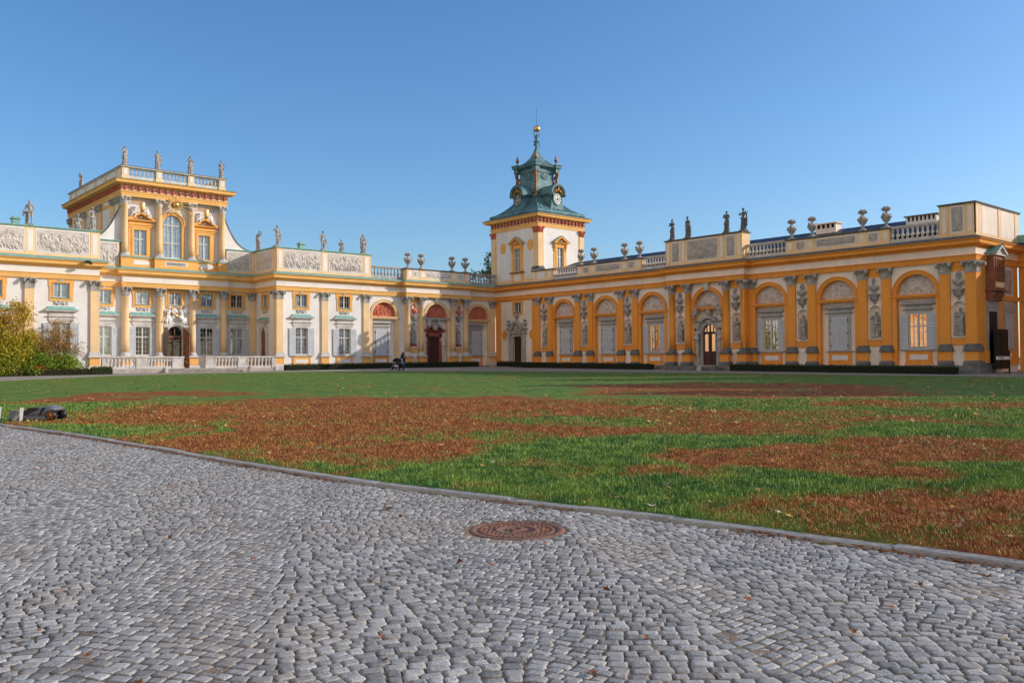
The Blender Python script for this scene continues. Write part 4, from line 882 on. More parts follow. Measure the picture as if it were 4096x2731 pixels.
pl = MB(WING); pl.box(-70., -47.1, 58.75, 59.1, 0, .95); pl.box(-47.2, -44.2, 57.75, 59., 0, .95); pl.box(-41.6, -38.9, 57.75, 59., 0, .95); pl.box(-38.9, -22.1, 58.65, 59.1, 0, .95); pl.M = IDM; pl.box(58.66, 61.4, 22.12, 22.6, 0, .95); obj('plinth', pl, STONED, wing)
yb = MB(WING); yb.box(-70.2, -69.4, 58.94, 59.0, .95, 7.68); yb.box(-64.6, -64.1, 58.94, 59., .95, 7.68); yb.box(-69.4, -64.6, 58.95, 59., 7.55, 7.68); obj('corner_strip', yb, OCHW, wing)
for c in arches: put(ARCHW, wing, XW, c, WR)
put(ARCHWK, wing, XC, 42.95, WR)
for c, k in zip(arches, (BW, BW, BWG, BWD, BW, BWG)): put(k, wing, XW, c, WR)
for i, c in enumerate(arches+[42.95]):
    y = (XW+.31 if c != 42.95 else XC+.39)
    relief('lunette_relief', 2.76, 1.37, 70+i, ('lun_fig', 'lun_horse')[i % 2] if c != 42.95 else 'lun_cart', .10, LM, RELF, .03, wing, -c, y-.005, AZ, WING)
    lm = MB(WING); lm.prism(arc(-c, AZ, AI-.01, 0, PI, 24), y, y+.005); obj('lunette_ground', lm, RELF, wing)
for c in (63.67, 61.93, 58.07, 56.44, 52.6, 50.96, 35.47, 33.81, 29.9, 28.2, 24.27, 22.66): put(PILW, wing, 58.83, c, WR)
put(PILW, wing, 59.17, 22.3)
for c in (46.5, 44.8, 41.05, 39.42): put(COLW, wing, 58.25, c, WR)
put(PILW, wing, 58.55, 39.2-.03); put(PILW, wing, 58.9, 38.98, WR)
for c in niches: put(NICHEW, wing, XW, c, WR)
for c in (45.72, 40.18): put(NICHEW, wing, XC, c, WR)
# corner window and portal with urns
nwd = upper_window(GL_DARK, 1.16, 6.36, 7.43, orn=False); put(nwd, wing, XW, 66.78, WR)
def wpart(name, mb, m, p=wing): return obj(name, mb, m, p)
pt = MB(WING); cx = -66.78; y0 = XW
for sx in (-1, 1):
    a, b = sorted((cx+sx*.64, cx+sx*.95)); pt.box(a, b, y0-.12, y0+.01, .95, 3.95); a, b = sorted((cx+sx*.95, cx+sx*1.25)); pt.box(a, b, y0-.2, y0+.01, .95, 3.35); pt.box(a-.03, b+.03, y0-.26, y0+.01, 3.35, 4.16); pt.box(a-.05, b+.05, y0-.24, y0+.01, .9, 1.3)
pt.box(cx-.64, cx+.64, y0-.12, y0+.01, 3.9, 4.16); pt.profx([(y0, 4.16), (y0-.28, 4.18), (y0-.3, 4.24), (y0, 4.24)], cx-1.28, cx+1.28, True)
for sx in (-1, 1):
    a, b = sorted((cx+sx*.82, cx+sx*1.3)); pt.box(a, b, y0-.26, y0+.01, 4.24, 4.58); pt.profx([(y0, 4.58), (y0-.34, 4.62), (y0-.4, 4.7), (y0, 4.7)], a+.05, b-.05, True)
pt.strip(arc(cx, 4.55, .88, 0, PI, 20), arc(cx, 4.55, .62, 0, PI, 20), y0-.3, y0+.01); pt.strip(arc(cx, 4.55, .93, 0, PI, 20), arc(cx, 4.55, .78, 0, PI, 20), y0-.42, y0-.302); pt.prism(arc(cx, 4.3, .64, 0, PI, 16), y0-.04, y0+.01)
cpo = wpart('corner_portal', pt, FRAMES); dd = MB(WING); dd.box(cx-.64, cx+.64, y0+.1, y0+.16, .95, 3.9)
for a in (cx-.58, cx+.05):
    for z0, z1 in ((1.1, 1.9), (2.05, 3.7)): frame(dd, a, a+.53, z0, z1, y0+.075, y0+.1, .06)
wpart('door', dd, DOORW, cpo)
fg = MB(WING); fg.add(*cap_rings((cx+.03, y0-.12, 4.75), (cx+.08, y0-.14, 5.0), .09, .07), True); fg.add(*cap_rings((cx+.08, y0-.16, 5.1), (cx+.08, y0-.16, 5.14), .06, .05), True); fg.tube([(cx-.45, y0-.1, 4.4), (cx-.2, y0-.14, 4.42), (cx, y0-.15, 4.7)], .06, 7); fg.tube([(cx+.5, y0-.1, 4.42), (cx+.25, y0-.14, 4.4), (cx+.05, y0-.15, 4.6)], .05, 7); wpart('tympanum_figure', fg, STONEL, cpo)
for q in (68.83, 64.62):
    ov = MB(WING); ov.prism([(-q+.33*math.cos(t), 4.1+.45*math.sin(t)) for t in np.linspace(0, 2*PI, 28)[:-1]], y0-.03, y0+.01); ov.strip([(-q+.36*math.cos(t), 4.1+.48*math.sin(t)) for t in np.linspace(0, 2*PI, 28)], [(-q+.3*math.cos(t), 4.1+.42*math.sin(t)) for t in np.linspace(0, 2*PI, 28)], y0-.05, y0-.031); wpart('oval_plaque', ov, OCHW)
# central portal of the wing
cx = -42.95; y0 = XC+.395; pt = MB(WING)
pt.strip(arc(cx, 3.65, .95, 0, PI, 22), arc(cx, 3.65, .68, 0, PI, 22), y0-.25, y0); pt.strip(arc(cx, 3.65, 1.0, 0, PI, 22), arc(cx, 3.65, .9, 0, PI, 22), y0-.33, y0-.252); pt.strip(arc(cx, 4.0, 1.0, R(25), R(155), 18), arc(cx, 4.0, .8, R(25), R(155), 18), y0-.42, y0-.02)
for sx in (-1, 1):
    a, b = sorted((cx+sx*.68, cx+sx*.86)); pt.box(a, b, y0-.2, y0, .9, 3.65); a, b = sorted((cx+sx*.86, cx+sx*1.32)); pt.box(a, b, y0-.36, y0, .9, 1.6); pt.box(a-.02, b+.02, y0-.42, y0, 4.0, 4.45); pt.profx([(y0, 4.45), (y0-.46, 4.48), (y0-.55, 4.58), (y0, 4.6)], a, b, True)
po = wpart('wing_portal', pt, FRAMES); dd = MB(WING); dd.box(cx-.68, cx+.68, y0-.06, y0-.01, .9, 3.6)
for a in (cx-.62, cx+.06):
    frame(dd, a, a+.56, 1.05, 1.9, y0-.085, y0-.06, .07)
wpart('door', dd, DOORW, po); gp = MB(WING); gp.prism([(cx-.66, 3.66)]+arc(cx, 3.66, .66, PI, 0, 18)[1:], y0-.05, y0-.02); gp.box(cx-.5, cx-.18, y0-.075, y0-.061, 2.1, 3.5); gp.box(cx+.18, cx+.5, y0-.075, y0-.061, 2.1, 3.5); wpart('pane', gp, GL_GOLD, po)
gb = MB(WING); gb.box(cx-.05, cx+.05, y0-.1, y0-.05, .9, 4.32); gb.box(cx-.68, cx+.68, y0-.1, y0-.05, 3.58, 3.7); gb.box(cx+.3, cx+.36, y0-.09, y0-.05, 3.7, 4.2); gb.box(cx-.36, cx-.3, y0-.09, y0-.05, 3.7, 4.2); wpart('door_frame', gb, DOORW, po)
# parapet, roof and chimneys of the wing
attic(wing, -64.45, -61.4, 58.85, WING, [('pier', -64.4, -63.9), ('plain', -63.6, -62.6), ('pier', -62.3, -61.5)], 80, z1=10.45, th=.6)
balustrade(wing, -61.4, -58.05, 59.05, WING, WR, n=10, m=STONEL)
sec = [('pier', -58.0, -57.4), ('sq', -57.3, -56.45), ('pier', -56.35, -55.75), ('long', -55.65, -52.5), ('pier', -52.4, -51.8), ('sq', -51.7, -50.85), ('pier', -50.75, -50.15)]
attic(wing, -58.05, -50.1, 58.85, WING, sec, 81, z1=10.45, th=.6, low='grey')
balustrade(wing, -50.1, -47.0, 59.05, WING, WR, n=10, m=STONEL)
attic(wing, -46.95, -39.36, 58.27, WING, [('pier', -46.85, -46.45), ('armsbig', -46.35, -45.4), ('pier', -45.3, -44.85), ('battle', -44.75, -41.55), ('pier', -41.45, -41.05), ('armsbig', -40.9, -39.95), ('pier', -39.85, -39.42)], 86, z1=11.5, th=1.1, low='grey')
balustrade(wing, -39.36, -35.82, 59.05, WING, WR, n=11, m=STONEL)
attic(wing, -35.82, -27.9, 58.85, WING, [('pier', -35.8, -35.2), ('sq', -35.08, -34.22), ('pier', -34.12, -33.5), ('long', -33.42, -30.25), ('pier', -30.12, -29.58), ('sq', -29.48, -28.62), ('pier', -28.42, -27.92)], 91, z1=10.45, th=.6, low='grey')
balustrade(wing, -27.9, -24.55, 59.05, WING, WR, n=10, m=STONEL)
attic(wing, -24.55, -22.3, 58.85, WING, [('pier', -24.45, -24.0), ('armsbig', -23.85, -22.95), ('pier', -22.85, -22.38)], 97, z1=11.5, th=.4, low='grey')
ep = attic(wing, 58.85, 66.4, 22.3, None, [('pier', 58.95, 59.3), ('pier', 59.35, 59.7), ('plain', 59.9, 62.5), ('pier', 62.65, 63.0), ('plain', 63.1, 65.5), ('pier', 65.6, 66.0)], 99, z1=11.5, th=.4, low='grey')
rw = MB(WING)
rw.add([(-63.4, 59.3, 9.9), (-24.6, 59.3, 9.9), (-24.6, 62.2, 11.28), (-61.5, 62.2, 11.28), (-63.4, 66, 9.9), (-24.6, 66, 9.9)], [(0, 1, 2, 3), (3, 2, 5, 4), (0, 3, 4), (1, 5, 2)]); rw.box(-63.6, -22.6, 59.3, 66, 9.2, 9.7); rw.box(-63.6, -22.6, 65.8, 66., 0, 9.3); wpart('roof', rw, ROOFD)
for k in range(24):                                           # standing seams
    pass
sm = MB(WING)
for k in range(40):
    x = -60.5+k*.9; sm.add([(x, 59.3, 9.93), (x+.04, 59.3, 9.93), (x+.04, 62.2, 11.32), (x, 62.2, 11.32)], [(0, 1, 2, 3)])
wpart('roof_seams', sm, ROOFD)
for y, a, b, zt, m in ((62.0, 33.3, 34.95, 11.8, CREAM), (61.6, 25.7, 27.8, 11.45, WHITE)):
    c = MB(WING); c.box(-b, -a, y-.4, y+.4, 10.5, zt-.42); n = 4 if m is CREAM else 7
    for k in range(n+1): x = -b+(b-a-.12)*k/n; c.box(x, x+.12, y-.4, y+.4, zt-.42, zt-.1)
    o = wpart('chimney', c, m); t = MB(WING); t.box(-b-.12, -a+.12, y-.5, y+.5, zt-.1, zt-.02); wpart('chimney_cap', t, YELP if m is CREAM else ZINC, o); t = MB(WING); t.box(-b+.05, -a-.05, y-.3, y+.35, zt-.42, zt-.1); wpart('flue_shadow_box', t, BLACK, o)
# end elevation: oriel, doors
orl = MB(); orl.box(60.5, 62.3, 21.82, 22.5, 5.9, 8.2); o = obj('oriel', orl, BRICKB, wing)
q = MB(); q.strip([(60.3, 8.2), (61.4, 8.82), (62.5, 8.2)], [(60.62, 8.201), (61.4, 8.66), (62.18, 8.201)], 21.6, 22.4); q.prism([(60.62, 8.2), (62.18, 8.2), (61.4, 8.66)], 21.75, 21.85); q.box(60.38, 62.42, 21.68, 22.45, 8.1, 8.2); obj('pediment', q, STONEL, o); q = MB(); q.add([(60.25, 21.56, 8.2), (61.4, 21.56, 8.86), (61.4, 22.4, 8.86), (60.25, 22.4, 8.2), (62.55, 21.56, 8.2), (62.55, 22.4, 8.2)], [(0, 1, 2, 3), (1, 4, 5, 2)]); obj('roof', q, COP, o)
q = MB(); q.box(60.75, 62.1, 21.79, 21.815, 6.55, 7.85); obj('pane', q, GL_DARK, o); q = MB(); frame(q, 60.68, 62.17, 6.48, 7.92, 21.76, 21.817, .08)
for k in range(1, 4): q.box(60.68+k*.372-.02, 60.68+k*.372+.02, 21.77, 21.79, 6.56, 7.84)
for z in (6.85, 7.17, 7.5): q.box(60.76, 62.09, 21.775, 21.79, z-.015, z+.015)
obj('sash', q, BRICKB, o); q = MB(); q.box(60.62, 62.2, 21.79, 21.818, 5.98, 6.4); obj('panel', q, OCHW, o); q = MB(); q.box(60.8, 62.0, 21.77, 21.789, 6.06, 6.32); obj('panel', q, CREAM, o)
q = MB(); q.box(60.4, 62.4, 21.74, 22.5, 5.78, 5.9)
for x in (60.5, 61.2, 61.9): q.prism([(x, 5.78), (x+.4, 5.78), (x+.3, 5.15), (x+.1, 5.15)], 21.95, 22.45); q.add(*cap_rings((x+.2, 21.98, 5.6), (x+.2, 22.2, 5.3), .2, .14), True)
obj('corbel', q, BRICKB, o)
q = MB(); q.box(60.85, 62.35, 22.4, 22.446, .9, 4.5); frame(q, 60.6, 62.6, .8, 4.72, 22.3, 22.445, .25); q.box(60.6, 62.6, 22.3, 22.445, 4.72, 5.15); eo = obj('end_door', q, FRAMES, wing); q = MB(); q.box(60.86, 62.34, 22.36, 22.4, .9, 4.48); obj('door', q, BLACK, eo)
q = MB(); q.box(60.55, 62.85, 21.88, 21.95, .7, 3.3); q.box(62.75, 62.82, 21.95, 22.4, .7, 3.3)
for x in (60.65, 61.75):
    for z in (.9, 1.7, 2.5): frame(q, x, x+1.0, z, z+.65, 21.85, 21.88, .1)
obj('open_door_leaf', q, BLACK, eo)
q = MB(); frame(q, 63.6, 65.5, 1.95, 4.65, 22.36, 22.445, .22); q.box(63.5, 65.6, 22.34, 22.445, 4.65, 5.1); eo = obj('window', q, FRAMES, wing); q = shutter(63.82, 64.54, 2.1, 4.44, 22.42); q2 = shutter(64.56, 65.28, 2.1, 4.44, 22.42); obj('shutter', q, SHUT, eo); obj('shutter', q2, SHUT, eo)
q = MB(); q.box(59.55, 60.55, 22.36, 22.446, 1.93, 7.69); q.box(62.62, 63.45, 22.38, 22.446, .9, 5.3); q.box(62.6, 66.2, 22.3, 22.446, 5.3, 5.6); q.box(63.5, 66.2, 22.385, 22.446, .95, 1.9); q.box(65.65, 66.2, 22.38, 22.446, 1.9, 5.3); q.box(65.5, 66.2, 22.38, 22.446, 5.6, 7.69); obj('ochre_strip', q, OCHW, wing); q = MB(); q.box(63.6, 65.2, 22.4, 22.446, 5.8, 7.4); obj('niche_panel', q, STONE, wing); relief('relief_panel', 1.3, 1.4, 131, 'arms', .07, None, STONE, .03, wing, 64.4, 22.39, 5.9)
q = MB(); q.box(59.5, 60.6, 22.2, 22.446, 1.1, 1.93); obj('ochre_strip', q, OCHW, wing)
ax = MB(WING); ax.box(-22.3, -9, 66.2, 74, 0, 7.7); ax.box(-22.3, -9, 66.1, 74, 7.7, 9.2) ; obj('wall', ax, OCHW, annex)
q = MB(WING); q.box(-22.0, -9, 66.05, 66.2, 5.25, 5.5); q.box(-22.0, -9, 66.1, 66.2, 5.9, 6.0); obj('string_course', q, FRAMES, annex)
q = MB(WING); q.frus(-22.2, -9, 66.3, 74, 9.2, -22.0, -9, 68, 74, 10.6); q.box(-22.3, -9, 66.0, 74, 9.35, 9.9); obj('roof', q, COP, annex)
# steps at the wing portal
ws = empty('wing_portal_steps', (56.9, 43, .6)); tag(ws, 'dark stone steps below the portal with standing figures in the shaded wing', 'steps')
for k in range(3):
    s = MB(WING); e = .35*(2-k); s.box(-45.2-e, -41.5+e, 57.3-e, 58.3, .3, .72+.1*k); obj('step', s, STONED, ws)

# ---- the matching wing that closes the court behind the photographer's left
M2 = Matrix(((0, -1, 0, 0), (1, 0, 0, 0), (0, 0, 1, 0), (0, 0, 0, 1))); ow = empty('opposite_wing', (-7, 46, .5)); tag(ow, 'sunlit ochre and cream wing on the open side of the court, facing the shaded wing', 'palace wing')
q = MB(M2); wall(q, 22.3, 70, 0, 7.7, 5.1, [(c-AI, c+AI, .95, AZ+AI, 'arch') for c in (26.2, 31.85, 37.45, 43., 49., 54.55, 60.05)], .3); q.box(22.3, 70, 5.4, 12, 9.1, 9.4); q.box(22.3, 70, 11.8, 12, 0, 9.2); q.box(22.3, 22.6, 5.12, 12, 0, 9.2); obj('wall', q, CREAM, ow)
for c in (23., 24.6, 28.5, 29.8, 34., 35.2, 39.8, 41., 45., 46.2, 51.2, 52.4, 56.7, 57.9, 62.5, 63.7): q = MB(M2); q.box(c-.33, c+.33, 4.95, 5.12, .6, 7.69); obj('pilaster', q, OCHW, ow)
q = MB(M2); q.box(22.2, 70, 4.85, 5.3, 7.7, 8.1); q.box(22.2, 70, 4.9, 5.3, 8.1, 8.55); q.box(22.1, 70, 4.4, 5.3, 8.55, 9.1); obj('cornice', q, OCHW, ow); q = MB(M2); q.box(22.3, 70, 4.95, 5.4, 9.3, 10.4); obj('attic_parapet', q, CREAM, ow)

# ------------------------------------------------------------------ clock tower
TX0, TX1, TY0, TY1 = 59.1, 65.55, 63.74, 71.0
t = MB(WING); wall(t, -TY1, -TY0, 9.2, 15.0, TX0, [(-67.36, -66.42, 10.55, 12.95)], .28); t.M = IDM
wall(t, TX0, TX1, 9.2, 15.0, TY0, [(61.66, 62.6, 10.55, 12.95)], .28); t.add([(TX1, TY0, 9.2), (TX1, TY1, 9.2), (TX1, TY1, 15), (TX1, TY0, 15), (TX0, TY1, 9.2), (TX0, TY1, 15)], [(0, 1, 2, 3), (1, 4, 5, 2)])
obj('wall', t, WHITE, tower)
q = MB(); 
for M, e in ((WING, [(-TY1-.05, -TY1+.66), (-TY0-.66, -TY0+.06)]), (IDM, [(TX0-.06, TX0+.6), (TX1-.62, TX1+.05)])):
    q.M = M; y = TX0 if M is WING else TY0
    for i, (a, b) in enumerate(e): q.box(a, b, y-.07+.002*i, y+.02, 10.9, 14.3)
q.M = WING; q.box(-70.25, -64.4, TX0-.03, TX0+.02, 9.3, 9.77); q.box(-71.04, -70.3, TX0-.05, TX0+.02, 9.3, 10.9); q.box(-70.3, -70.2, TX0-.03, TX0+.02, 9.77, 14.6); q.box(-64.5, -64.38, TX0-.03, TX0, 9.77, 14.6)
q.M = IDM; q.box(59.75, 59.83, TY0-.03, TY0+.01, 10.9, 14.6); q.box(64.8, 64.9, TY0-.03, TY0+.01, 10.9, 14.6)
obj('corner_pilaster', q, YELP, tower)
q = MB()
for M, e in ((WING, [(-TY1-.02, -TY1+.62), (-TY0-.62, -TY0+.04)]), (IDM, [(TX0-.04, TX0+.58), (TX1-.6, TX1+.02)])):
    q.M = M; y = TX0 if M is WING else TY0
    for i, (a, b) in enumerate(e):
        d_ = .002*(i+(M is IDM)); q.frus(a, b, y-.09-d_, y, 14.3, a-.1, b+.1, y-.2-d_, y, 14.93)
        for k in range(3):
            xk = a+(b-a)*(k+.5)/3
            for zz, o_ in ((14.42, .12), (14.62, .15)): q.add(*cap_rings((xk, y-o_, zz), (xk, y-o_-.05, zz+.1), .07, .06))
        for xk in (a-.03, b+.03): q.add(*cap_rings((xk, y-.2, 14.8), (xk, y-.24, 14.84), .1, .08))
obj('capital', q, REDP, tower)
q = MB(WING); q.box(-64.7, -63.5, TX0-.14, TX0+.1, 10.62, 10.75); q.box(-64.6, -63.6, TX0-.1, TX0, 10.75, 10.92); q.M = IDM; q.box(58.96, 59.9, TY0-.14, TY0, 10.621, 10.752); q.box(59., 59.8, TY0-.1, TY0, 10.753, 10.921); obj('pilaster_foot', q, STONED, tower)
TP = [(TX0, TY1), (TX0, TY0), (TX1, TY0), (TX1, TY1)]
obj('architrave', sweep(TP, [(-.2, 14.92), (.06, 14.92), (.06, 15.08), (.09, 15.08), (.09, 15.22), (.16, 15.28), (.16, 15.33), (-.2, 15.33)], closed=True), CORN, tower)
obj('frieze', sweep(TP, [(-.2, 15.33), (.07, 15.33), (.07, 15.76), (-.2, 15.76)], closed=True), WHITE, tower)
obj('cornice', sweep(TP, [(-.2, 15.75), (.1, 15.76), (.2, 15.82), (.55, 15.86), (.6, 15.9), (.6, 16.03), (.68, 16.06), (.72, 16.16), (-.2, 16.18)], closed=True), CORN, tower)
br = MB(); bd = MB(); brackets(WING, -TY1-.06, -TY0+.06, TX0-.07, 14, br, bd, 15.34, 15.77); brackets(None, TX0-.06, TX1+.06, TY0-.07, 13, br, bd, 15.34, 15.77)
obj('bracket_frieze', br, REDP, tower); obj('modillion_band', bd, CORN, tower)
def tower_window(M, cx, y):
    f = MB(M); x0, x1 = cx-.47, cx+.47; frame(f, x0-.18, x1+.18, 10.45, 13.1, y-.08, y, .17); f.box(x0-.42, x0-.18, y-.05, y, 10.45, 13.15); f.box(x1+.18, x1+.42, y-.05, y, 10.45, 13.15)
    for sx in (-1, 1): f.box(*sorted((cx+sx*.68, cx+sx*.88)), y-.22, y, 12.95, 13.32); f.box(*sorted((cx+sx*.7, cx+sx*.86)), y-.14, y, 12.6, 12.95)
    f.box(x0-.4, x1+.4, y-.1, y, 13.1, 13.3); f.profx([(y, 13.3), (y-.14, 13.33), (y-.3, 13.38), (y-.32, 13.45), (y, 13.45)], x0-.3, x1+.3, True)
    f.strip([(cx-1.12, 13.45), (cx, 14.12), (cx+1.12, 13.45)], [(cx-.86, 13.451), (cx, 13.96), (cx+.86, 13.451)], y-.34, y); f.prism([(cx-.86, 13.45), (cx+.86, 13.45), (cx, 13.96)], y-.05, y)
    f.box(x0-.5, x1+.5, y-.06, y, 9.35, 10.45)
    o = obj('pediment_window', f, YEL, tower); s = sash(-.47, .47, 10.55, 12.95, 0, trans=12.0); g = MB(M); g.add([(a+cx, b+y+.14, c) for a, b, c in s.v], s.f); obj('sash', g, SASH, o)
    g = MB(M); g.box(x0, x1, y+.17, y+.2, 10.55, 12.95); obj('pane', g, GL_BLUE, o); g = MB(M); g.box(x0-.6, x1+.6, y-.22, y, 10.43, 10.54); obj('sill', g, STONED, o)
    g = MB(M); g.box(x0-.05, x1+.05, y-.075, y-.06, 9.6, 10.25); obj('panel', g, WHITE, o)
    g = MB(M); g.add([(cx-1.2, y-.37, 13.46), (cx, y-.37, 14.18), (cx, y, 14.18), (cx-1.2, y, 13.46), (cx+1.2, y-.37, 13.46), (cx+1.2, y, 13.46)], [(0, 1, 2, 3), (1, 4, 5, 2)]); obj('copper_ridge', g, COP, o)
    g = MB(M); g.add(*cap_rings((cx, y-.12, 13.6), (cx, y-.12, 13.7), .11, .08), True); g.tube([(cx-.35, y-.08, 13.52), (cx-.1, y-.1, 13.6), (cx+.1, y-.1, 13.6), (cx+.35, y-.08, 13.52)], .05, 6); obj('tympanum_mask', g, STONE, o)
tower_window(WING, -66.89, TX0); tower_window(None, 62.13, TY0)
q = MB(WING)
for c in (69.15, 64.92): q.prism([(-c+.34*math.cos(a), 13.15+.46*math.sin(a)) for a in np.linspace(0, 2*PI, 29)[:-1]], TX0-.03, TX0); q.strip([(-c+.42*math.cos(a), 13.15+.56*math.sin(a)) for a in np.linspace(0, 2*PI, 29)], [(-c+.35*math.cos(a), 13.15+.47*math.sin(a)) for a in np.linspace(0, 2*PI, 29)], TX0-.045, TX0)
obj('oval_plaque', q, YEL, tower)
# copper roof: torus, concave flare, lantern
tcx, tcy = (TX0+TX1)/2, (TY0+TY1)/2
def square_loft(prof, k=1.0):                                 # half side, z
    m = MB(); v = []
    for a, z in prof: b = a*k; v += [(tcx-b, tcy-b, z), (tcx+b, tcy-b, z), (tcx+b, tcy+b, z), (tcx-b, tcy+b, z)]
    n = len(prof); m.add(v, [(i*4+j, i*4+(j+1) % 4, i*4+4+(j+1) % 4, i*4+4+j) for i in range(n-1) for j in range(4)]+[(0, 3, 2, 1), tuple((n-1)*4+j for j in range(4))]); return m
q = MB(); ex, ey = (TX1-TX0)/2, (TY1-TY0)/2
def rect_loft(prof):
    m = MB(); v = []
    for t_, ox, z in prof:                                    # t_: 1 = tower plan, 0 = lantern square
        ax = ex*t_+1.3*(1-t_)+ox; ay = ey*t_+1.3*(1-t_)+ox; v += [(tcx-ax, tcy-ay, z), (tcx+ax, tcy-ay, z), (tcx+ax, tcy+ay, z), (tcx-ax, tcy+ay, z)]
    n = len(prof); m.add(v, [(i*4+j, i*4+(j+1) % 4, i*4+4+(j+1) % 4, i*4+4+j) for i in range(n-1) for j in range(4)]+[tuple((n-1)*4+j for j in range(4))]); return m
tor = [(1, .76, 16.18), (1, .3, 16.36), (1, .1, 16.40), (1, .17, 16.5), (1, .17, 16.62), (1, .08, 16.74), (1, -.1, 16.78)]
obj('roof_base', rect_loft(tor), COPD, tower)
fl = [((1-u)**2.0, -.1*(1-u), 16.78+2.75*u**1.12) for u in np.linspace(0, 1, 16)]
ro = obj('roof', rect_loft(fl), COPD, tower)
q = MB()
for M, h, c, y in ((WING, ey, -tcy, TX0), (IDM, ex, tcx, TY0)):  # standing seams on the flare
    q.M = M
    for k in np.linspace(-.85, .85, 9):
        pts = []
        for t_, ox, z in fl[:11]: hh = h*t_+1.3*(1-t_)+ox; dd_ = (ex if M is WING else ey)*t_+1.3*(1-t_)+ox; pts.append((c+k*hh, (tcx if M is WING else tcy)-dd_-.015, z+.015))
        q.tube(pts, .028, 4)
obj('roof_seams', q, COPD, tower)
obj('lantern', square_loft([(1.5, 18.9), (1.34, 19.6), (1.27, 20.3), (1.25, 21.1), (1.36, 21.12), (1.36, 21.2), (1.28, 21.22), (1.28, 21.5), (1.5, 21.6), (1.7, 21.72), (1.72, 21.86), (1.78, 21.92), (1.78, 21.98)]), COPD, tower)
cp = [(1.7, 21.98), (1.3, 22.1), (.85, 22.42), (.5, 22.88), (.26, 23.4), (.15, 23.85), (.14, 23.95)]; obj('lantern_roof', square_loft(cp), COPD, tower)
q = MB(); g = MB()
for sx in (-1, 1):
    for sy in (-1, 1):
        x, y = tcx+sx*1.45, tcy+sy*1.45
        q.box(x-.26, x+.26, y-.26, y+.26, 21.2, 21.62); q.box(x-.34, x+.34, y-.34, y+.34, 21.62, 21.7); q.box(x-.42, x+.42, y-.42, y+.42, 21.7, 21.95); q.box(x-.5, x+.5, y-.5, y+.5, 21.95, 22.02)
        pts = [(tcx+sx*(1.27+e), tcy+sy*(1.27+e), z) for e, z in ((.2, 21.18), (.26, 21.0), (.2, 20.85), (.1, 20.6), (.17, 20.35), (.15, 20.15), (.04, 19.95), (.08, 19.7), (.12, 19.4), (.06, 19.1), (.2, 18.7), (.35, 18.4))]
        g.tube(pts, .2, 8, .16)
        for k in range(9): z = 21.1-k*.24; e = (.28, .26, .2, .2, .22, .12, .14, .18, .14)[k]; g.add(*cap_rings((tcx+sx*(1.3+e), tcy+sy*(1.3+e), z), (tcx+sx*(1.32+e), tcy+sy*(1.32+e), z-.1), .12, .08), True)
obj('lantern_corner_cornice', q, COPD, tower); obj('gilded_console', g, GOLDO, tower)
q = MB()
for M, y, c in ((WING, tcx-1.27, -tcy), (IDM, tcy-1.27, tcx)):
    q.M = M; el = [(c+sx_, z) for sx_, z in ((-.35, 20.35), (.35, 20.35), (.35, 20.42), (.5, 20.55), (.58, 20.72), (.5, 20.88), (.35, 21.0), (.35, 21.06), (-.35, 21.06), (-.35, 21.0), (-.5, 20.88), (-.58, 20.72), (-.5, 20.55), (-.35, 20.42))]
    q.prism(el, y-.05, y+.1)
    ci = [(c+(a-c)*.8, 20.71+(z-20.71)*.78) for a, z in el]; q.prism(ci, y-.09, y-.05)
    for k in range(5): q.box(c-.3, c+.3, y-.12, y-.09, 20.48+k*.1, 20.54+k*.1)
obj('louvre_cartouche', q, COPD, tower)
UF = MB(); UF.lathe([(.12, 0), (.14, .05), (.06, .12), (.05, .25), (.09, .32), (.2, .5), (.22, .58), (.13, .64), (.1, .7), (.14, .76), (.1, .85), (.04, 1.0), (.02, 1.1)], (0, 0, 0), 14); UFM = UF.mesh('finial_urn', GOLDO)
for sx in (-1, 1):
    for sy in (-1, 1):
        o = bpy.data.objects.new('finial_urn', UFM); C.objects.link(o); o.parent = tower; o.location = Vector((tcx+sx*1.45, tcy+sy*1.45, 22.02))-base_of(tower)
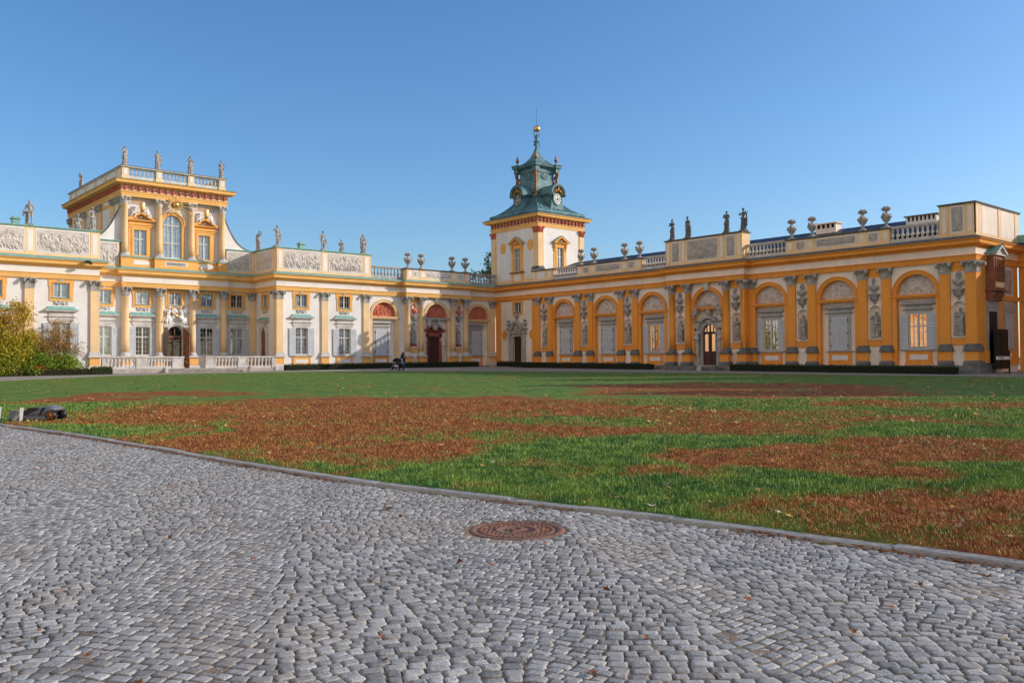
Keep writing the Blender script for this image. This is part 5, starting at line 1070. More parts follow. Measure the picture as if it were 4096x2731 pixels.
def clock(M, cx, y, dark):
    h = MB(M); zc = 18.05; ye = (tcx if M is WING else tcy)-1.2
    h.prism([(cx-.72, 17.1), (cx+.72, 17.1)]+[(cx+.72, 18.6)]+arc(cx, 18.6, .72, 0, PI, 16)[1:], y+.05, ye)
    h.strip([(cx-.98, 18.55)]+arc(cx, 18.62, .98, 0, PI, 20)[::-1]+[(cx+.98, 18.55)], [(cx-.78, 18.55)]+arc(cx, 18.62, .76, 0, PI, 20)[::-1]+[(cx+.78, 18.55)], y-.22, ye+.3)
    h.strip(arc(cx, 18.62, 1.02, 0, PI, 20), arc(cx, 18.62, .88, 0, PI, 20), y-.28, y-.222)
    for sx in (-1, 1): h.tube([(cx+sx*.86, y-.3, 18.5), (cx+sx*.86, y+.1, 18.5)], .17, 12); h.tube([(cx+sx*.86, y-.34, 18.5), (cx+sx*.86, y-.3, 18.5)], .09, 10)
    h.prism([(cx-.95, 16.95), (cx-.74, 17.9), (cx+.74, 17.9), (cx+.95, 16.95)], y, y+.4); h.prism([(cx-1.5, 16.75), (cx-.95, 17.0), (cx-.72, 17.6), (cx-.6, 16.75)], y+.1, y+.5); h.prism([(cx+1.5, 16.75), (cx+.95, 17.0), (cx+.72, 17.6), (cx+.6, 16.75)], y+.1, y+.5)
    o = obj('clock_dormer', h, COPD, tower)
    d = MB(M); d.prism([(cx+.55*math.cos(a), zc+.55*math.sin(a)) for a in np.linspace(0, 2*PI, 41)[:-1]], y-.06, y+.05); dial = obj('clock_dial', d, CLOCKB if dark else CLOCKW, o)
    r = MB(M); A = np.linspace(0, 2*PI, 41)
    r.strip([(cx+.63*math.cos(a), zc+.63*math.sin(a)) for a in A], [(cx+.55*math.cos(a), zc+.55*math.sin(a)) for a in A], y-.1, y); obj('clock_ring', r, COPD, o)
    m = MB(M); m.strip([(cx+.3*math.cos(a), zc+.3*math.sin(a)) for a in A], [(cx+.265*math.cos(a), zc+.265*math.sin(a)) for a in A], y-.075, y-.06); m.strip([(cx+.14*math.cos(a), zc+.14*math.sin(a)) for a in A], [(cx+.1*math.cos(a), zc+.1*math.sin(a)) for a in A], y-.075, y-.06)
    for k in range(12):
        a = k*PI/6; ca, sa = math.sin(a), math.cos(a); n = (3, 1, 2, 3, 2, 1, 2, 3, 4, 2, 1, 2)[k]
        for j in range(n):
            e = (j-(n-1)/2)*.045; p = [(cx+ca*rr+sa*(e+s_), zc+sa*rr-ca*(e+s_)) for rr, s_ in ((.36, -.013), (.36, .013), (.5, .013), (.5, -.013))]; m.prism(p, y-.075, y-.06)
    for a, l, wd in ((R(75), .42, .028), (R(155), .26, .04)): ca, sa = math.sin(a), math.cos(a); m.prism([(cx-sa*wd-ca*.1, zc+ca*wd-sa*.1), (cx+sa*wd-ca*.1, zc-ca*wd-sa*.1), (cx+ca*l, zc+sa*l)], y-.095, y-.078)
    obj('clock_numerals', m, CLOCKW if dark else CLOCKB, o)
    g = MB(M)
    for k in range(12): a = R(20+140*k/11); g.add(*cap_rings((cx+.68*math.cos(a), y-.1, zc+.12+.68*math.sin(a)), (cx+.75*math.cos(a), y-.14, zc+.1+.75*math.sin(a)), .09, .07), True)
    g.add(*cap_rings((cx, y-.15, 18.95), (cx, y-.18, 19.25), .14, .09), True)
    for sx in (-1, 1): g.add(*cap_rings((cx+sx*.28, y-.14, 18.85), (cx+sx*.3, y-.16, 19.0), .12, .09), True); g.tube([(cx+sx*.3, y-.14, 18.9), (cx+sx*.52, y-.14, 18.85), (cx+sx*.6, y-.1, 18.65)], .06, 6)
    obj('gilded_crest', g, GOLDO, o)
clock(None, tcx, TY0+.55, False); clock(WING, -tcy, TX0+.55, True)
# bearer with the gilded ball and a lightning rod
at = sculpt('ball_bearer', [('e', (0, 0, .72), (.12, .1, .13)), ('c', (0, 0, .75), (0, 0, 1.0), .13, .16), ('c', (-.15, 0, 1.1), (.15, 0, 1.1), .075, .075), ('e', (.02, -.05, 1.25), (.085, .09, .1)),
    ('c', (-.17, 0, 1.1), (-.22, 0, 1.4), .055, .045), ('c', (-.22, 0, 1.4), (-.27, 0, 1.72), .045, .035), ('c', (.17, 0, 1.1), (.27, -.02, 1.2), .055, .045), ('c', (.27, -.02, 1.2), (.2, 0, 1.42), .045, .04),
    ('c', (-.06, -.02, .68), (.02, -.18, .42), .09, .065), ('c', (.02, -.18, .42), (-.1, -.12, .1), .06, .04), ('c', (.07, -.02, .68), (.25, -.12, .5), .09, .065), ('c', (.25, -.12, .5), (.3, -.08, .08), .06, .04), ('c', (.3, -.08, .08), (.36, -.14, 0), .04, .03),
    ('c', (-.1, .08, .4), (-.26, .06, .75), .07, .05), ('c', (-.1, .1, .3), (.1, .1, .45), .09, .08), ('c', (0, .05, 0), (0, .06, .5), .12, .1), ('e', (-.2, .05, .35), (.12, .1, .07))], .03, COPD)
o = obj('ball_bearer', at, COPD, tower); o.location = Vector((tcx-.02, tcy, 23.9))-base_of(tower); o.rotation_euler = (0, 0, R(-42)); o.scale = (1.08, 1.08, 1.15)
m = MB(); m.lathe([(.36*math.cos(a), .36*math.sin(a)) for a in np.linspace(-PI/2+.01, PI/2-.01, 14)], (tcx+.02, tcy-.05, 25.98), 22); obj('gilded_ball', m, GOLD, tower)
m = MB(); m.tube([(tcx, tcy, 26.3), (tcx, tcy, 28.2)], .018, 5, .012); m.tube([(tcx, tcy, 26.9), (tcx, tcy, 26.96)], .035, 6); m.tube([(tcx, tcy, 28.16), (tcx, tcy, 28.24)], .035, 6); obj('lightning_rod', m, BLACK, tower)

# ------------------------------------------------------------------ statues, busts and urns (each a thing standing on the palace)
V3 = lambda *a: a
POSE = {
 'fold':  figure(((-.26, -.05, 1.18), (.05, -.17, 1.2)), ((.27, -.05, 1.18), (-.02, -.19, 1.24)), 'full', .05, (.02, 0), ph=.3),
 'staff': figure(((-.28, 0, 1.15), (-.12, -.17, 1.12)), ((.27, 0, 1.15), (.26, -.12, .92)), 'full', -.05, (-.02, 0), extra=[('c', (.28, -.1, 0), (.27, -.12, 1.0), .03, .03)], ph=1.1),
 'book':  figure(((-.25, -.02, 1.14), (0, -.2, 1.28)), ((.28, -.05, 1.2), (.2, -.24, 1.3)), 'full', .03, (-.03, -.02), extra=[('e', (.12, -.24, 1.34), (.16, .05, .05), (0, .3, 0))], ph=2.2, wide=1.08),
 'reach': figure(((-.24, .02, 1.12), (-.14, -.14, .92)), ((.3, -.06, 1.25), (.42, -.12, 1.08)), 'full', -.04, (-.02, 0), ph=3.0, wide=.93),
 'over':  figure(((-.3, 0, 1.52), (-.06, -.02, 1.82)), ((.27, -.02, 1.12), (.1, -.17, 1.08)), 'full', .06, (-.03, 0), ph=.7, wide=.95),
 'venus': figure(((-.26, -.02, 1.15), (-.3, -.08, .9)), ((.3, -.02, 1.18), (.17, -.15, 1.36)), 'half', .07, (.05, 0), ph=1.7, stump=True),
 'hip':   figure(((-.33, .02, 1.16), (-.17, -.06, 1.0)), ((.26, 0, 1.14), (.33, -.06, .88)), 'nude', -.07, (-.01, 0), stump=True, extra=[('c', (.36, -.02, .95), (.4, 0, .62), .08, .06)]),
 'youth': figure(((-.34, -.03, 1.25), (-.18, -.12, 1.38)), ((.28, 0, 1.13), (.3, -.1, 1.0)), 'nude', .06, (.04, 0), stump=True, extra=[('c', (.3, -.05, 1.0), (.33, .02, .5), .08, .07)]),
 'bear':  figure(((-.28, -.02, 1.18), (.05, -.19, 1.25)), ((.29, 0, 1.15), (.28, -.08, .95)), 'half', .03, (-.03, 0), wide=1.12, ph=2.6, extra=[('c', (-.2, -.05, 1.35), (-.24, 0, .5), .09, .06), ('c', (.28, 0, .95), (.2, .05, .1), .09, .08), ('e', (-.03, -.1, 1.55), (.07, .07, .09))]),
 'lyre':  figure(((-.36, -.05, 1.22), (-.3, -.2, 1.38)), ((.32, -.06, 1.15), (.33, -.15, 1.28)), 'half', -.06, (-.02, 0), ph=.2, extra=[('c', (.38, -.1, 1.15), (.3, -.12, 1.52), .03, .03), ('c', (.38, -.1, 1.15), (.46, -.08, 1.5), .03, .03), ('c', (.38, -.1, 1.1), (.38, -.1, 1.2), .06, .05), ('c', (.05, -.03, 1.74), (-.12, .02, 1.76), .05, .05), ('c', (.36, -.05, 1.1), (.28, 0, .4), .06, .1)]),
 'helm':  figure(((-.28, .02, 1.16), (-.22, -.1, .95)), ((.28, -.02, 1.16), (.3, -.1, 1.05)), 'full', .03, (-.03, 0), ph=1.4, extra=[('e', (-.03, .02, 1.76), (.05, .13, .1)), ('l', [(.3, -.08, z, [.13+.04*math.sin(z*3)]*14) for z in np.linspace(.02, 1.02, 6)])]),
 'muse':  figure(((-.27, -.04, 1.17), (-.03, -.19, 1.28)), ((.28, -.06, 1.22), (.04, -.17, 1.42)), 'full', .08, (.02, 0), ph=2.0, wide=.95, extra=[('c', (0, .03, 1.72), (0, .05, 1.82), .07, .04)]),
}
SM = {}
def statue_mesh(k, m, v=.033):
    if (k, m.name) not in SM: SM[(k, m.name)] = sculpt('statue', POSE[k], v, m)
    return SM[(k, m.name)]
def statue(k, loc, rot, m, label, group, h=1.75, ped=.12, flip=False, cat='statue'):
    o = bpy.data.objects.new('statue', statue_mesh(k, m)); C.objects.link(o); s = h/1.78
    o.location = (loc[0], loc[1], loc[2]+ped); o.rotation_euler = (0, 0, rot); o.scale = (-s if flip else s, s, s)
    tag(o, label, cat, group)
    if ped:
        p = MB(); p.box(-.3/1, .3, -.24, .24, -ped/s, .01); q = obj('plinth', p, m); q.parent = o
    return o
G1, G2, G3 = 'statues on the raised centre', 'statues on the pavilion parapets', 'statues on the wing attic'
zt = 17.66
statue('fold', (22.72, 74.45, zt), R(15), STAT, 'grey statue hugging a bundle, first of four along the raised centre balustrade', G1, 1.62, .06)
statue('staff', (25.4, 74.45, zt), R(5), STAT, 'grey robed statue leaning on a short staff, second along the raised centre balustrade', G1, 1.62, .06)
statue('book', (28.15, 74.45, zt), R(10), STAT, 'stout grey statue holding an open book, third along the raised centre balustrade', G1, 1.55, .06)
statue('reach', (30.9, 74.45, zt), R(-5), STAT, 'slim grey statue with one hand stretched out, fourth along the raised centre balustrade', G1, 1.6, .06)
statue('over', (22.85, 87.6, zt), R(-60), STAT, 'grey statue with an arm over its head at the rear corner of the raised centre', G1, 1.6, .06)
statue('hip', (14.9, 70.35, 11.47), R(-20), STAT, 'half nude stone statue on the parapet beside a small copper vent, near the bush', G2, 1.78, .1, True)
statue('fold', (19.15, 74.1, 11.47), R(-15), STAT, 'robed stone statue half hidden behind the parapet beside the larger draped nude', G2, 1.72, .1, True)
statue('venus', (19.15, 70.35, 11.47), R(10), STAT, 'draped nude stone statue with raised hand on the pavilion corner below the raised centre', G2, 1.78, .1)
statue('over', (34.25, 74.1, 11.47), R(-40), STAT, 'pale stone statue lifting its arm over its head where the concave wall ends', G2, 1.75, .1, True)
statue('youth', (34.2, 70.4, 11.47), R(8), STAT, 'nude youth statue on the near corner of the pavilion next to the concave wall', G2, 1.85, .1)
statue('hip', (38.65, 70.35, 11.47), R(12), STAT, 'nude statue with hand on hip above the middle pier of the sunlit pavilion', G2, 1.75, .1)
statue('muse', (42.8, 74.3, 11.47), R(-10), STAT, 'small robed statue set back between two nude statues on the sunlit pavilion', G2, 1.75, .1)
statue('bear', (42.85, 70.35, 11.47), R(-8), STAT, 'bearded club bearing statue on the pavilion end above the roof balustrade', G2, 1.82, .1)
for k, y, l, r in (('muse', 46.6, 'dark robed statue with high headdress, on the wing attic end by the clock tower', -85), ('helm', 44.95, 'dark helmeted statue with a shield, second from the clock tower on the wing attic', -100), ('fold', 41.1, 'dark robed statue with crossed arms, third from the clock tower on the wing attic', -75), ('lyre', 39.5, 'dark statue in a wide hat holding a lyre, last on the wing attic', -95)):
    statue(k, (58.75, y, 11.5), R(r), STATD, l, G3, 1.74, .13)
# gold sun with rays, putti and shields
sun = empty('gilded_sun', (26.74, 74.0, 14.82)); tag(sun, 'gilded sun ball with long thin rays above the arched upper window', 'ornament')
m = MB(); m.lathe([(.27*math.cos(a), .27*math.sin(a)) for a in np.linspace(-PI/2+.01, PI/2-.01, 12)], (26.74, 73.93, 14.82), 20); obj('ball', m, GOLD, sun)
m = MB()
for k in range(40):
    a = 2*PI*k/40+rng.uniform(-.06, .06); up_ = math.sin(a); L = (rng.uniform(.75, 1.0) if up_ > .35 else rng.uniform(.7, 2.3)) if k % 2 else .6
    if up_ < -.6: L = min(L, 1.0) if abs(math.cos(a)) < .5 else L
    m.tube([(26.74+.24*math.cos(a), 74.02, 14.82+.24*up_), (26.74+L*math.cos(a), 73.9-.1*(L > 1.2), 14.82+L*up_*.9)], .035, 5, .012)
obj('ray', m, GOLDR, sun)['kind'] = 'stuff'
PUT = {s: sculpt('putto', putto(s), .028, STATW) for s in (-1, 1)}
for c, nm in ((24.03, 'nearer the concave wall with the corner statue'), (29.42, 'below the last two balustrade statues')):
    sh = MB(); sh.lathe([(.02, -.42), (.12, -.36), (.2, -.15), (.24, .1), (.25, .34), (.2, .4)], (c+.03, 74.15, 14.32), 14, PI, 2*PI, True, 1., .5); o = obj('gilded_shield', sh, GOLD); tag(o, f'gilded shield between two putti, {"under the REFULSIT tablet" if c < 26 else "under the CLYPEIS tablet"}', 'shield', 'gilded shields on the pediments')
    for s in (-1, 1):
        p = bpy.data.objects.new('putto', PUT[-s]); C.objects.link(p); p.location = (c+s*.52, 74.3, 13.66 if s < 0 else 13.6); p.rotation_euler = (0, 0, R(20*s)); p.scale = (1.0,)*3
        tag(p, f'white stucco putto on the {"near" if s < 0 else "far"} slope of the pediment {"under the REFULSIT tablet" if c < 26 else "under the CLYPEIS tablet"}', 'sculpture', 'putti on the pediments')
# winged figures above the entrance
def angel(dx):
    return [('e', (0, 0, .35), (.16, .13, .16)), ('c', (0, 0, .4), (dx*.02, -.02, .7), .13, .16), ('e', (dx*.08, -.08, 1.0), (.1, .11, .115)), ('c', (-.13, 0, .78), (.13, 0, .78), .075, .075), ('c', (dx*.1, 0, .8), (dx*.12, -.02, .95), .06, .05),
            ('c', (dx*.16, 0, .78), (dx*.36, -.08, .62), .06, .05), ('c', (dx*.36, -.08, .62), (dx*.52, -.1, .76), .045, .04), ('c', (-dx*.16, 0, .78), (-dx*.28, -.1, .6), .06, .05), ('c', (-dx*.28, -.1, .6), (-dx*.12, -.2, .82), .045, .04),
            ('c', (-.06, -.04, .3), (-dx*.18-.03, -.16, -.05), .12, .09), ('c', (.06, -.04, .3), (-dx*.02+.05, -.18, -.1), .12, .09), ('c', (-dx*.2, -.16, -.05), (-dx*.12, -.06, -.38), .08, .05), ('c', (0, -.16, -.1), (dx*.06, -.06, -.42), .08, .045),
            ('c', (-.15, -.1, .25), (.15, -.12, .05), .12, .12), ('c', (-dx*.3, -.06, .2), (-dx*.4, 0, -.25), .09, .05), ('c', (-dx*.1, .05, .75), (-dx*.42, .1, 1.02), .08, .08), ('c', (-dx*.42, .1, 1.02), (-dx*.8, .08, .72), .1, .05), ('c', (-dx*.4, .1, .9), (-dx*.72, .1, .5), .1, .04), ('c', (-dx*.3, .1, .8), (-dx*.55, .1, .45), .09, .05)]
for s, x in ((1, 26.25), (-1, 27.35)):
    me = sculpt('angel', angel(s), .03, STATW); o = obj('angel', me, STATW); o.location = (x, 74.28, 5.02); o.scale = (1.12,)*3
    tag(o, f'white winged angel blowing a gilded trumpet above the entrance arch, {"its trumpet pointing down" if s > 0 else "its trumpet pointing up"}', 'sculpture', 'angels over the entrance')
    tr = MB(); 
    if s > 0: tr.tube([(26.25, 74.0, 6.0), (25.86, 73.85, 5.15)], .022, 6, .03); tr.lathe([(.03, 0), (.05, -.08), (.13, -.16)], (25.84, 73.84, 5.12), 10)
    else: tr.tube([(27.45, 74.0, 6.12), (28.45, 73.8, 6.72)], .022, 6, .02); tr.tube([(28.45, 73.8, 6.72), (28.58, 73.79, 6.8)], .03, 8, .09)
    t_ = obj('trumpet', tr, GOLD); tag(t_, f'gilded trumpet {"slanting down" if s > 0 else "slanting up"} from the mouth of an entrance angel', 'trumpet', 'gilded trumpets')
m = MB(); m.lathe([(.02, -.36), (.2, -.25), (.3, 0), (.28, .25), (.1, .34)], (26.8, 74.32, 5.85), 16, PI, 2*PI, True, 1, .45); m.add(*cap_rings((26.62, 74.1, 5.5), (26.98, 74.1, 5.45), .06, .06), True); m.add(*cap_rings((26.6, 74.1, 5.62), (26.66, 74.1, 5.5), .09, .07), True)
o = obj('cartouche', m, STATW); tag(o, 'white and gilded crest cartouche between the two entrance angels', 'ornament')
g = MB(); g.tube([(26.5, 74.05, 5.68), (26.7, 74.0, 5.5), (26.95, 74.02, 5.4), (27.1, 74.05, 5.5)], .05, 7); g.strip(arc(26.8, 5.85, .36, 0, 2*PI, 24), arc(26.8, 5.85, .31, 0, 2*PI, 24), 74.12, 74.2); q = obj('gilded_scroll', g, GOLD, o)
# urns
u = MB(); u.box(-.24, .24, -.24, .24, 0, .08); u.lathe([(.2, .08), (.19, .12), (.09, .2), (.07, .3), (.11, .34), (.1, .38), (.22, .5), (.31, .68), (.34, .84), (.31, .9), (.26, .93), (.13, .98), (.10, 1.05), (.1, 1.12), (.22, 1.2), (.24, 1.22), (.05, 1.24)], (0, 0, 0), 20)
URM = u.mesh('urn', STONE); hd = MB()
for sx in (-1, 1): hd.tube([(sx*.3, 0, .72), (sx*.42, 0, .86), (sx*.38, 0, .98), (sx*.28, 0, .9)], .055, 7); hd.add(*cap_rings((sx*.38, -.04, .94), (sx*.36, -.02, .86), .09, .07), True)
for a in np.linspace(0, 2*PI, 9)[:-1]: hd.tube([(.33*math.cos(a+t), .33*math.sin(a+t), .82-.11*math.sin(PI*(t+.39)/.78)) for t in np.linspace(-.39, .39, 6)], .03, 6)
HDM = hd.mesh('handle_and_swag', STONE); fr_ = MB()
for k in range(16): a = 2.4*k; r_ = .05+.2*math.sqrt(k/16); fr_.add(*cap_rings((r_*math.cos(a), r_*math.sin(a), 1.25+.13*(1-k/16)), (r_*1.05*math.cos(a), r_*1.05*math.sin(a), 1.3+.13*(1-k/16)), .085, .07), True)
FRM = fr_.mesh('carved_fruit', STONE)
def urn(loc, label, group, s=1.03):
    o = bpy.data.objects.new('urn', URM); C.objects.link(o); o.location = loc; o.scale = (s, s, s); o.rotation_euler = (0, 0, rng.uniform(-.3, .3)); tag(o, label, 'urn', group)
    for n, m in (('handle_and_swag', HDM), ('carved_fruit', FRM)): c = bpy.data.objects.new(n, m); C.objects.link(c); c.parent = o
    return o
for x, l in ((47.58, 'sunlit stone urn of fruit at the corner nearest the sunlit pavilion'), (49.15, 'sunlit stone urn of fruit, second after the sunlit pavilion'), (52.9, 'stone fruit urn directly above the shaded red bust of the gallery'), (54.6, 'stone urn of fruit beside the dark roof balustrade next to the clock tower')):
    urn((x, 69.9, 10.43), l, 'urns on the gallery parapet')
WL = ['stone urn standing directly before the clock tower wall', 'stone urn just clear of the clock tower with a dark roof gable behind it', 'dark urn midway between clock tower and wing statues, tower side of its pair', 'dark stone urn beside the balustrade just before the wing statues',
      'large dark urn on the wing right after the lyre statue and its balustrade', 'large dark urn with an ochre chimney close behind it', 'large dark urn following the ochre chimney along the wing parapet', 'largest dark urn beside the balustrade before the white louvred chimney']
for y, l in zip((57.75, 56.05, 52.25, 50.5, 35.5, 33.8, 29.9, 28.2), WL): urn((59.1, y, 10.45), l, 'urns on the wing parapet')
# busts and niche figures
BM = {(m.name, b): sculpt('bust', bust_parts(.03*(-1 if b else 1), b), .028, m) for m in (STONE, REDP) for b in (True, False)}
def bust(loc, rot, m, b, label, group, s=1.08):
    o = bpy.data.objects.new('bust', BM[(m.name, b)]); C.objects.link(o); o.location = loc; o.rotation_euler = (0, 0, rot); o.scale = (s, s, s*1.12); tag(o, label, 'bust', group)
bust((48.28, 69.83, 5.93), R(15), REDP, True, 'sunlit red bearded bust on a bracket before the red door', 'red busts'); bust((53.75, 69.83, 5.93), R(-8), REDP, False, 'shaded red bust on a bracket beyond the red door', 'red busts')
WN = ['beside the corner portal with three urns', 'between the two closed bays nearest the clock tower', 'between the second closed bay and the golden window near the portal', 'between round columns on the tower side of the wing portal',
      'between the pair of round columns past the wing portal', 'between the dark open window and the next closed bay', 'between the last closed bay and the end golden window', 'next to the end corner of the wing']
nk = ['venus', 'muse', 'lyre', 'staff', 'book', 'reach', 'youth', 'fold']
nm_ = {k: None for k in nk}
for i, (y, k) in enumerate(zip((62.72, 57.25, 51.8, 45.72, 40.18, 34.6, 29.05, 23.42), nk)):
    X = XC if y in (45.72, 40.18) else XW
    bust((X-.17, y, 5.93), WR+R(rng.uniform(-25, 25)), STONE, i % 2 == 0, 'grey bust '+WN[i], 'grey busts of the wing')
    statue(k, (X+.1, y, 2.87), WR+R(rng.uniform(-20, 20)), STAT, 'stone niche statue '+WN[i], 'niche statues of the wing', 1.86, .03)
for x, k, l in ((48.28, 'bear', 'half sunlit niche statue under the sunlit red bust'), (53.75, 'muse', 'shaded niche statue under the shaded red bust')):
    s = statue(k, (x, 70.12, 3.12), R(5), STAT, l, 'niche statues of the gallery', 1.68, .0); p = MB(); p.box(x-.3, x+.3, 69.9, 70.38, 2.872, 3.12); o = obj('red_plinth_block', p, REDD); tag(o, f'dark red block carrying the {"half sunlit" if x < 50 else "shaded"} gallery niche statue', 'plinth', 'red niche plinths')
# red portal of the gallery
cx, y0 = 50.75, 70.3; q = MB(); q.box(cx-.98, cx-.68, y0-.2, y0, .95, 4.1); q.box(cx+.68, cx+.98, y0-.2, y0, .95, 4.1); q.box(cx-.98, cx+.98, y0-.2, y0, 3.86, 4.3); q.profx([(y0, 4.3), (y0-.25, 4.33), (y0-.4, 4.4), (y0-.4, 4.47), (y0, 4.47)], cx-.98, cx+.98, True)
q.strip([(cx-1.38, 4.47), (cx-.3, 5.0)], [(cx-1.05, 4.471), (cx-.3, 4.84)], y0-.42, y0); q.strip([(cx+.3, 5.0), (cx+1.38, 4.47)], [(cx+.3, 4.84), (cx+1.05, 4.471)], y0-.42, y0); q.prism([(cx-1.05, 4.47), (cx+1.05, 4.47), (cx+.3, 4.84), (cx-.3, 4.84)], y0-.1, y0)
rp = obj('red_portal', q, REDD, gal); q = MB(); q.box(cx-.68, cx+.68, y0-.04, y0-.01, .95, 3.86)
for a in (cx-.62, cx+.05):
    for z0, z1 in ((1.1, 1.8), (1.95, 2.7), (2.85, 3.7)): frame(q, a, a+.57, z0, z1, y0-.075, y0-.04, .07)
obj('door', q, DOORW, rp); q = MB(); q.prism([(cx+.24*math.cos(a), 4.88+.32*math.sin(a)) for a in np.linspace(0, 2*PI, 25)[:-1]], y0-.5, y0-.3); q.strip([(cx+.31*math.cos(a), 4.88+.4*math.sin(a)) for a in np.linspace(0, 2*PI, 25)], [(cx+.24*math.cos(a), 4.88+.32*math.sin(a)) for a in np.linspace(0, 2*PI, 25)], y0-.56, y0-.3); q.add(*cap_rings((cx-.02, y0-.52, 4.75), (cx, y0-.52, 4.92), .13, .08), True); obj('medallion', q, STONE, rp)
PUS = {s: sculpt('putto', putto(s), .03, STONEL) for s in (-1, 1)}
for s in (-1, 1):
    p = bpy.data.objects.new('reclining_putto', PUS[-s]); C.objects.link(p); p.location = (cx+s*.62, y0-.28, 4.88); p.rotation_euler = (0, 0, R(25*s)); p.scale = (1.05,)*3; tag(p, f'stone putto leaning on the red portal medallion, on the side {"towards the sun" if s < 0 else "towards the clock tower"}', 'sculpture', 'putti of the red portal')
HERM = [('l', [(0, 0, z, [r]*16) for z, r in ((0, .17), (.3, .17), (.32, .14), (1.2, .17), (1.9, .2), (2.0, .22))]), ('e', (0, 0, 2.12), (.24, .19, .17)), ('c', (0, 0, 2.1), (0, 0, 2.45), .18, .21), ('c', (-.2, 0, 2.6), (.2, 0, 2.6), .09, .09), ('c', (0, 0, 2.6), (.03, -.03, 2.76), .07, .06), ('e', (.04, -.06, 2.88), (.1, .12, .14)), ('e', (.04, 0, 2.93), (.13, .13, .11)),
        ('c', (-.27, 0, 2.58), (-.34, -.06, 2.3), .075, .06), ('c', (-.34, -.06, 2.3), (-.08, -.2, 2.15), .055, .045), ('c', (.27, 0, 2.58), (.38, -.04, 2.42), .075, .06), ('c', (.38, -.04, 2.42), (.2, -.05, 2.82), .055, .045), ('c', (-.2, -.14, 2.1), (.2, -.15, 2.02), .09, .08), ('c', (.12, -.15, 2.02), (.1, -.12, 1.6), .07, .03)]
HM = {m.name: sculpt('herm', HERM, .035, m) for m in (STONEL, STONE)}
for (x, y, rot, m, l, sc_) in ((cx-1.15, 70.12, 0, STONEL, 'stone herm figure guarding the red portal on its sunlit side', (.85, .85, 1.02)), (cx+1.15, 70.12, 0, STONEL, 'stone herm figure guarding the red portal on the clock tower side', (-.85, .85, 1.02)), (58.68, 44.06, WR, STONE, 'grey herm figure at the wing portal on the clock tower side', (.98, .98, 1.06)), (58.68, 41.84, WR, STONE, 'grey herm figure at the wing portal on the camera side', (-.98, .98, 1.06))):
    o = bpy.data.objects.new('herm', HM[m.name]); C.objects.link(o); o.location = (x, y, .95); o.rotation_euler = (0, 0, rot); o.scale = sc_; tag(o, l, 'statue', 'herms of the portals')
    b = MB(); b.box(-.2, .2, -.2, .2, 0, .28); q = obj('plinth', b, m); q.parent = o
GS = {s: sculpt('seated_figure', putto(s), .03, STONE) for s in (-1, 1)}
for s, y in ((-1, 44.05), (1, 41.8)):
    p = bpy.data.objects.new('seated_figure', GS[-s]); C.objects.link(p); p.location = (58.5, y, 4.95); p.rotation_euler = (0, 0, WR+R(15*s)); p.scale = (1.2, 1.2, 1.3); tag(p, f'grey seated figure on the wing portal cornice, {"clock tower side" if s < 0 else "camera side"}', 'sculpture', 'figures on the wing portal')
q = MB(WING); q.lathe([(.05, -.4), (.2, -.3), (.27, -.05), (.25, .2), (.15, .3), (.12, .42), (.22, .5), (.1, .62)], (-42.95, 58.72, 5.35), 16, 0, 2*PI, True, 1, .6); o = obj('crest_vase', q, STONE); tag(o, 'grey carved crest vase above the middle of the wing portal', 'ornament')
# three urns on the corner portal
for y, l, z, s in ((68.05, 'small grey flower urn on the corner portal, farthest from the camera', 4.7, .62), (65.5, 'small grey flower urn on the corner portal, nearest to the camera', 4.7, .62), (66.78, 'large grey urn on the arch of the corner portal', 5.46, .72)): urn((58.75, y, z), l, 'urns of the corner portal', s)

# ------------------------------------------------------------------ ground
def G(x, y): return .0082*np.maximum(0, y-10)+.0058*np.maximum(0, x-6)+.10*np.clip((y-62.5)/4, 0, 1)
CURB = [(2.9, 34.0), (3.6, 28.), (4.16, 22.36), (4.72, 18.4), (5.05, 15.2), (5.24, 12.44), (5.42, 10.64), (5.62, 8.94), (5.87, 7.61), (6.1, 6.42), (6.33, 5.32), (6.5, 4.35), (6.6, 3.49), (6.68, 2.93), (6.74, 2.27), (6.8, 1.2), (6.8, -1), (6.6, -4)]
cy_ = np.array([p[1] for p in CURB])[::-1]; cx_ = np.array([p[0] for p in CURB])[::-1]
def curbx(y): return np.interp(y, cy_, cx_)
LAWN = [(2., 50.), (7., 56.5), (11., 60.0), (14.5, 62.6), (18.3, 64.6), (23.5, 65.3), (29.5, 65.4), (36., 64.2), (41., 61.5), (44.5, 57.), (47.3, 51.), (49.3, 44.5), (50.8, 37.), (52., 29.), (52.9, 23.), (53.7, 17.), (54., 10), (54, 0), (54, -10)]
ang_b = np.array([math.atan2(p[1], p[0]) for p in LAWN])[::-1]; rad_b = np.array([math.hypot(*p) for p in LAWN])[::-1]
def in_lawn(x, y, e=.1):                                             # beyond the kerb and inside the gravel path
    r = np.hypot(x, y); a = np.arctan2(y, x); return (x > curbx(y)+e) & (r < np.interp(a, ang_b, rad_b))
def vnoise(x, y, s, seed):                                    # smooth value noise
    r = np.random.default_rng(seed).random((64, 64)); x = x/s; y = y/s; xi = np.floor(x).astype(int); yi = np.floor(y).astype(int); fx = x-xi; fy = y-yi; fx = fx*fx*(3-2*fx); fy = fy*fy*(3-2*fy)
    g = lambda i, j: r[(xi+i) % 64, (yi+j) % 64]
    return (g(0, 0)*(1-fx)+g(1, 0)*fx)*(1-fy)+(g(0, 1)*(1-fx)+g(1, 1)*fx)*fy
FW = np.array((.657, .754)); RT = np.array((.754, -.657))
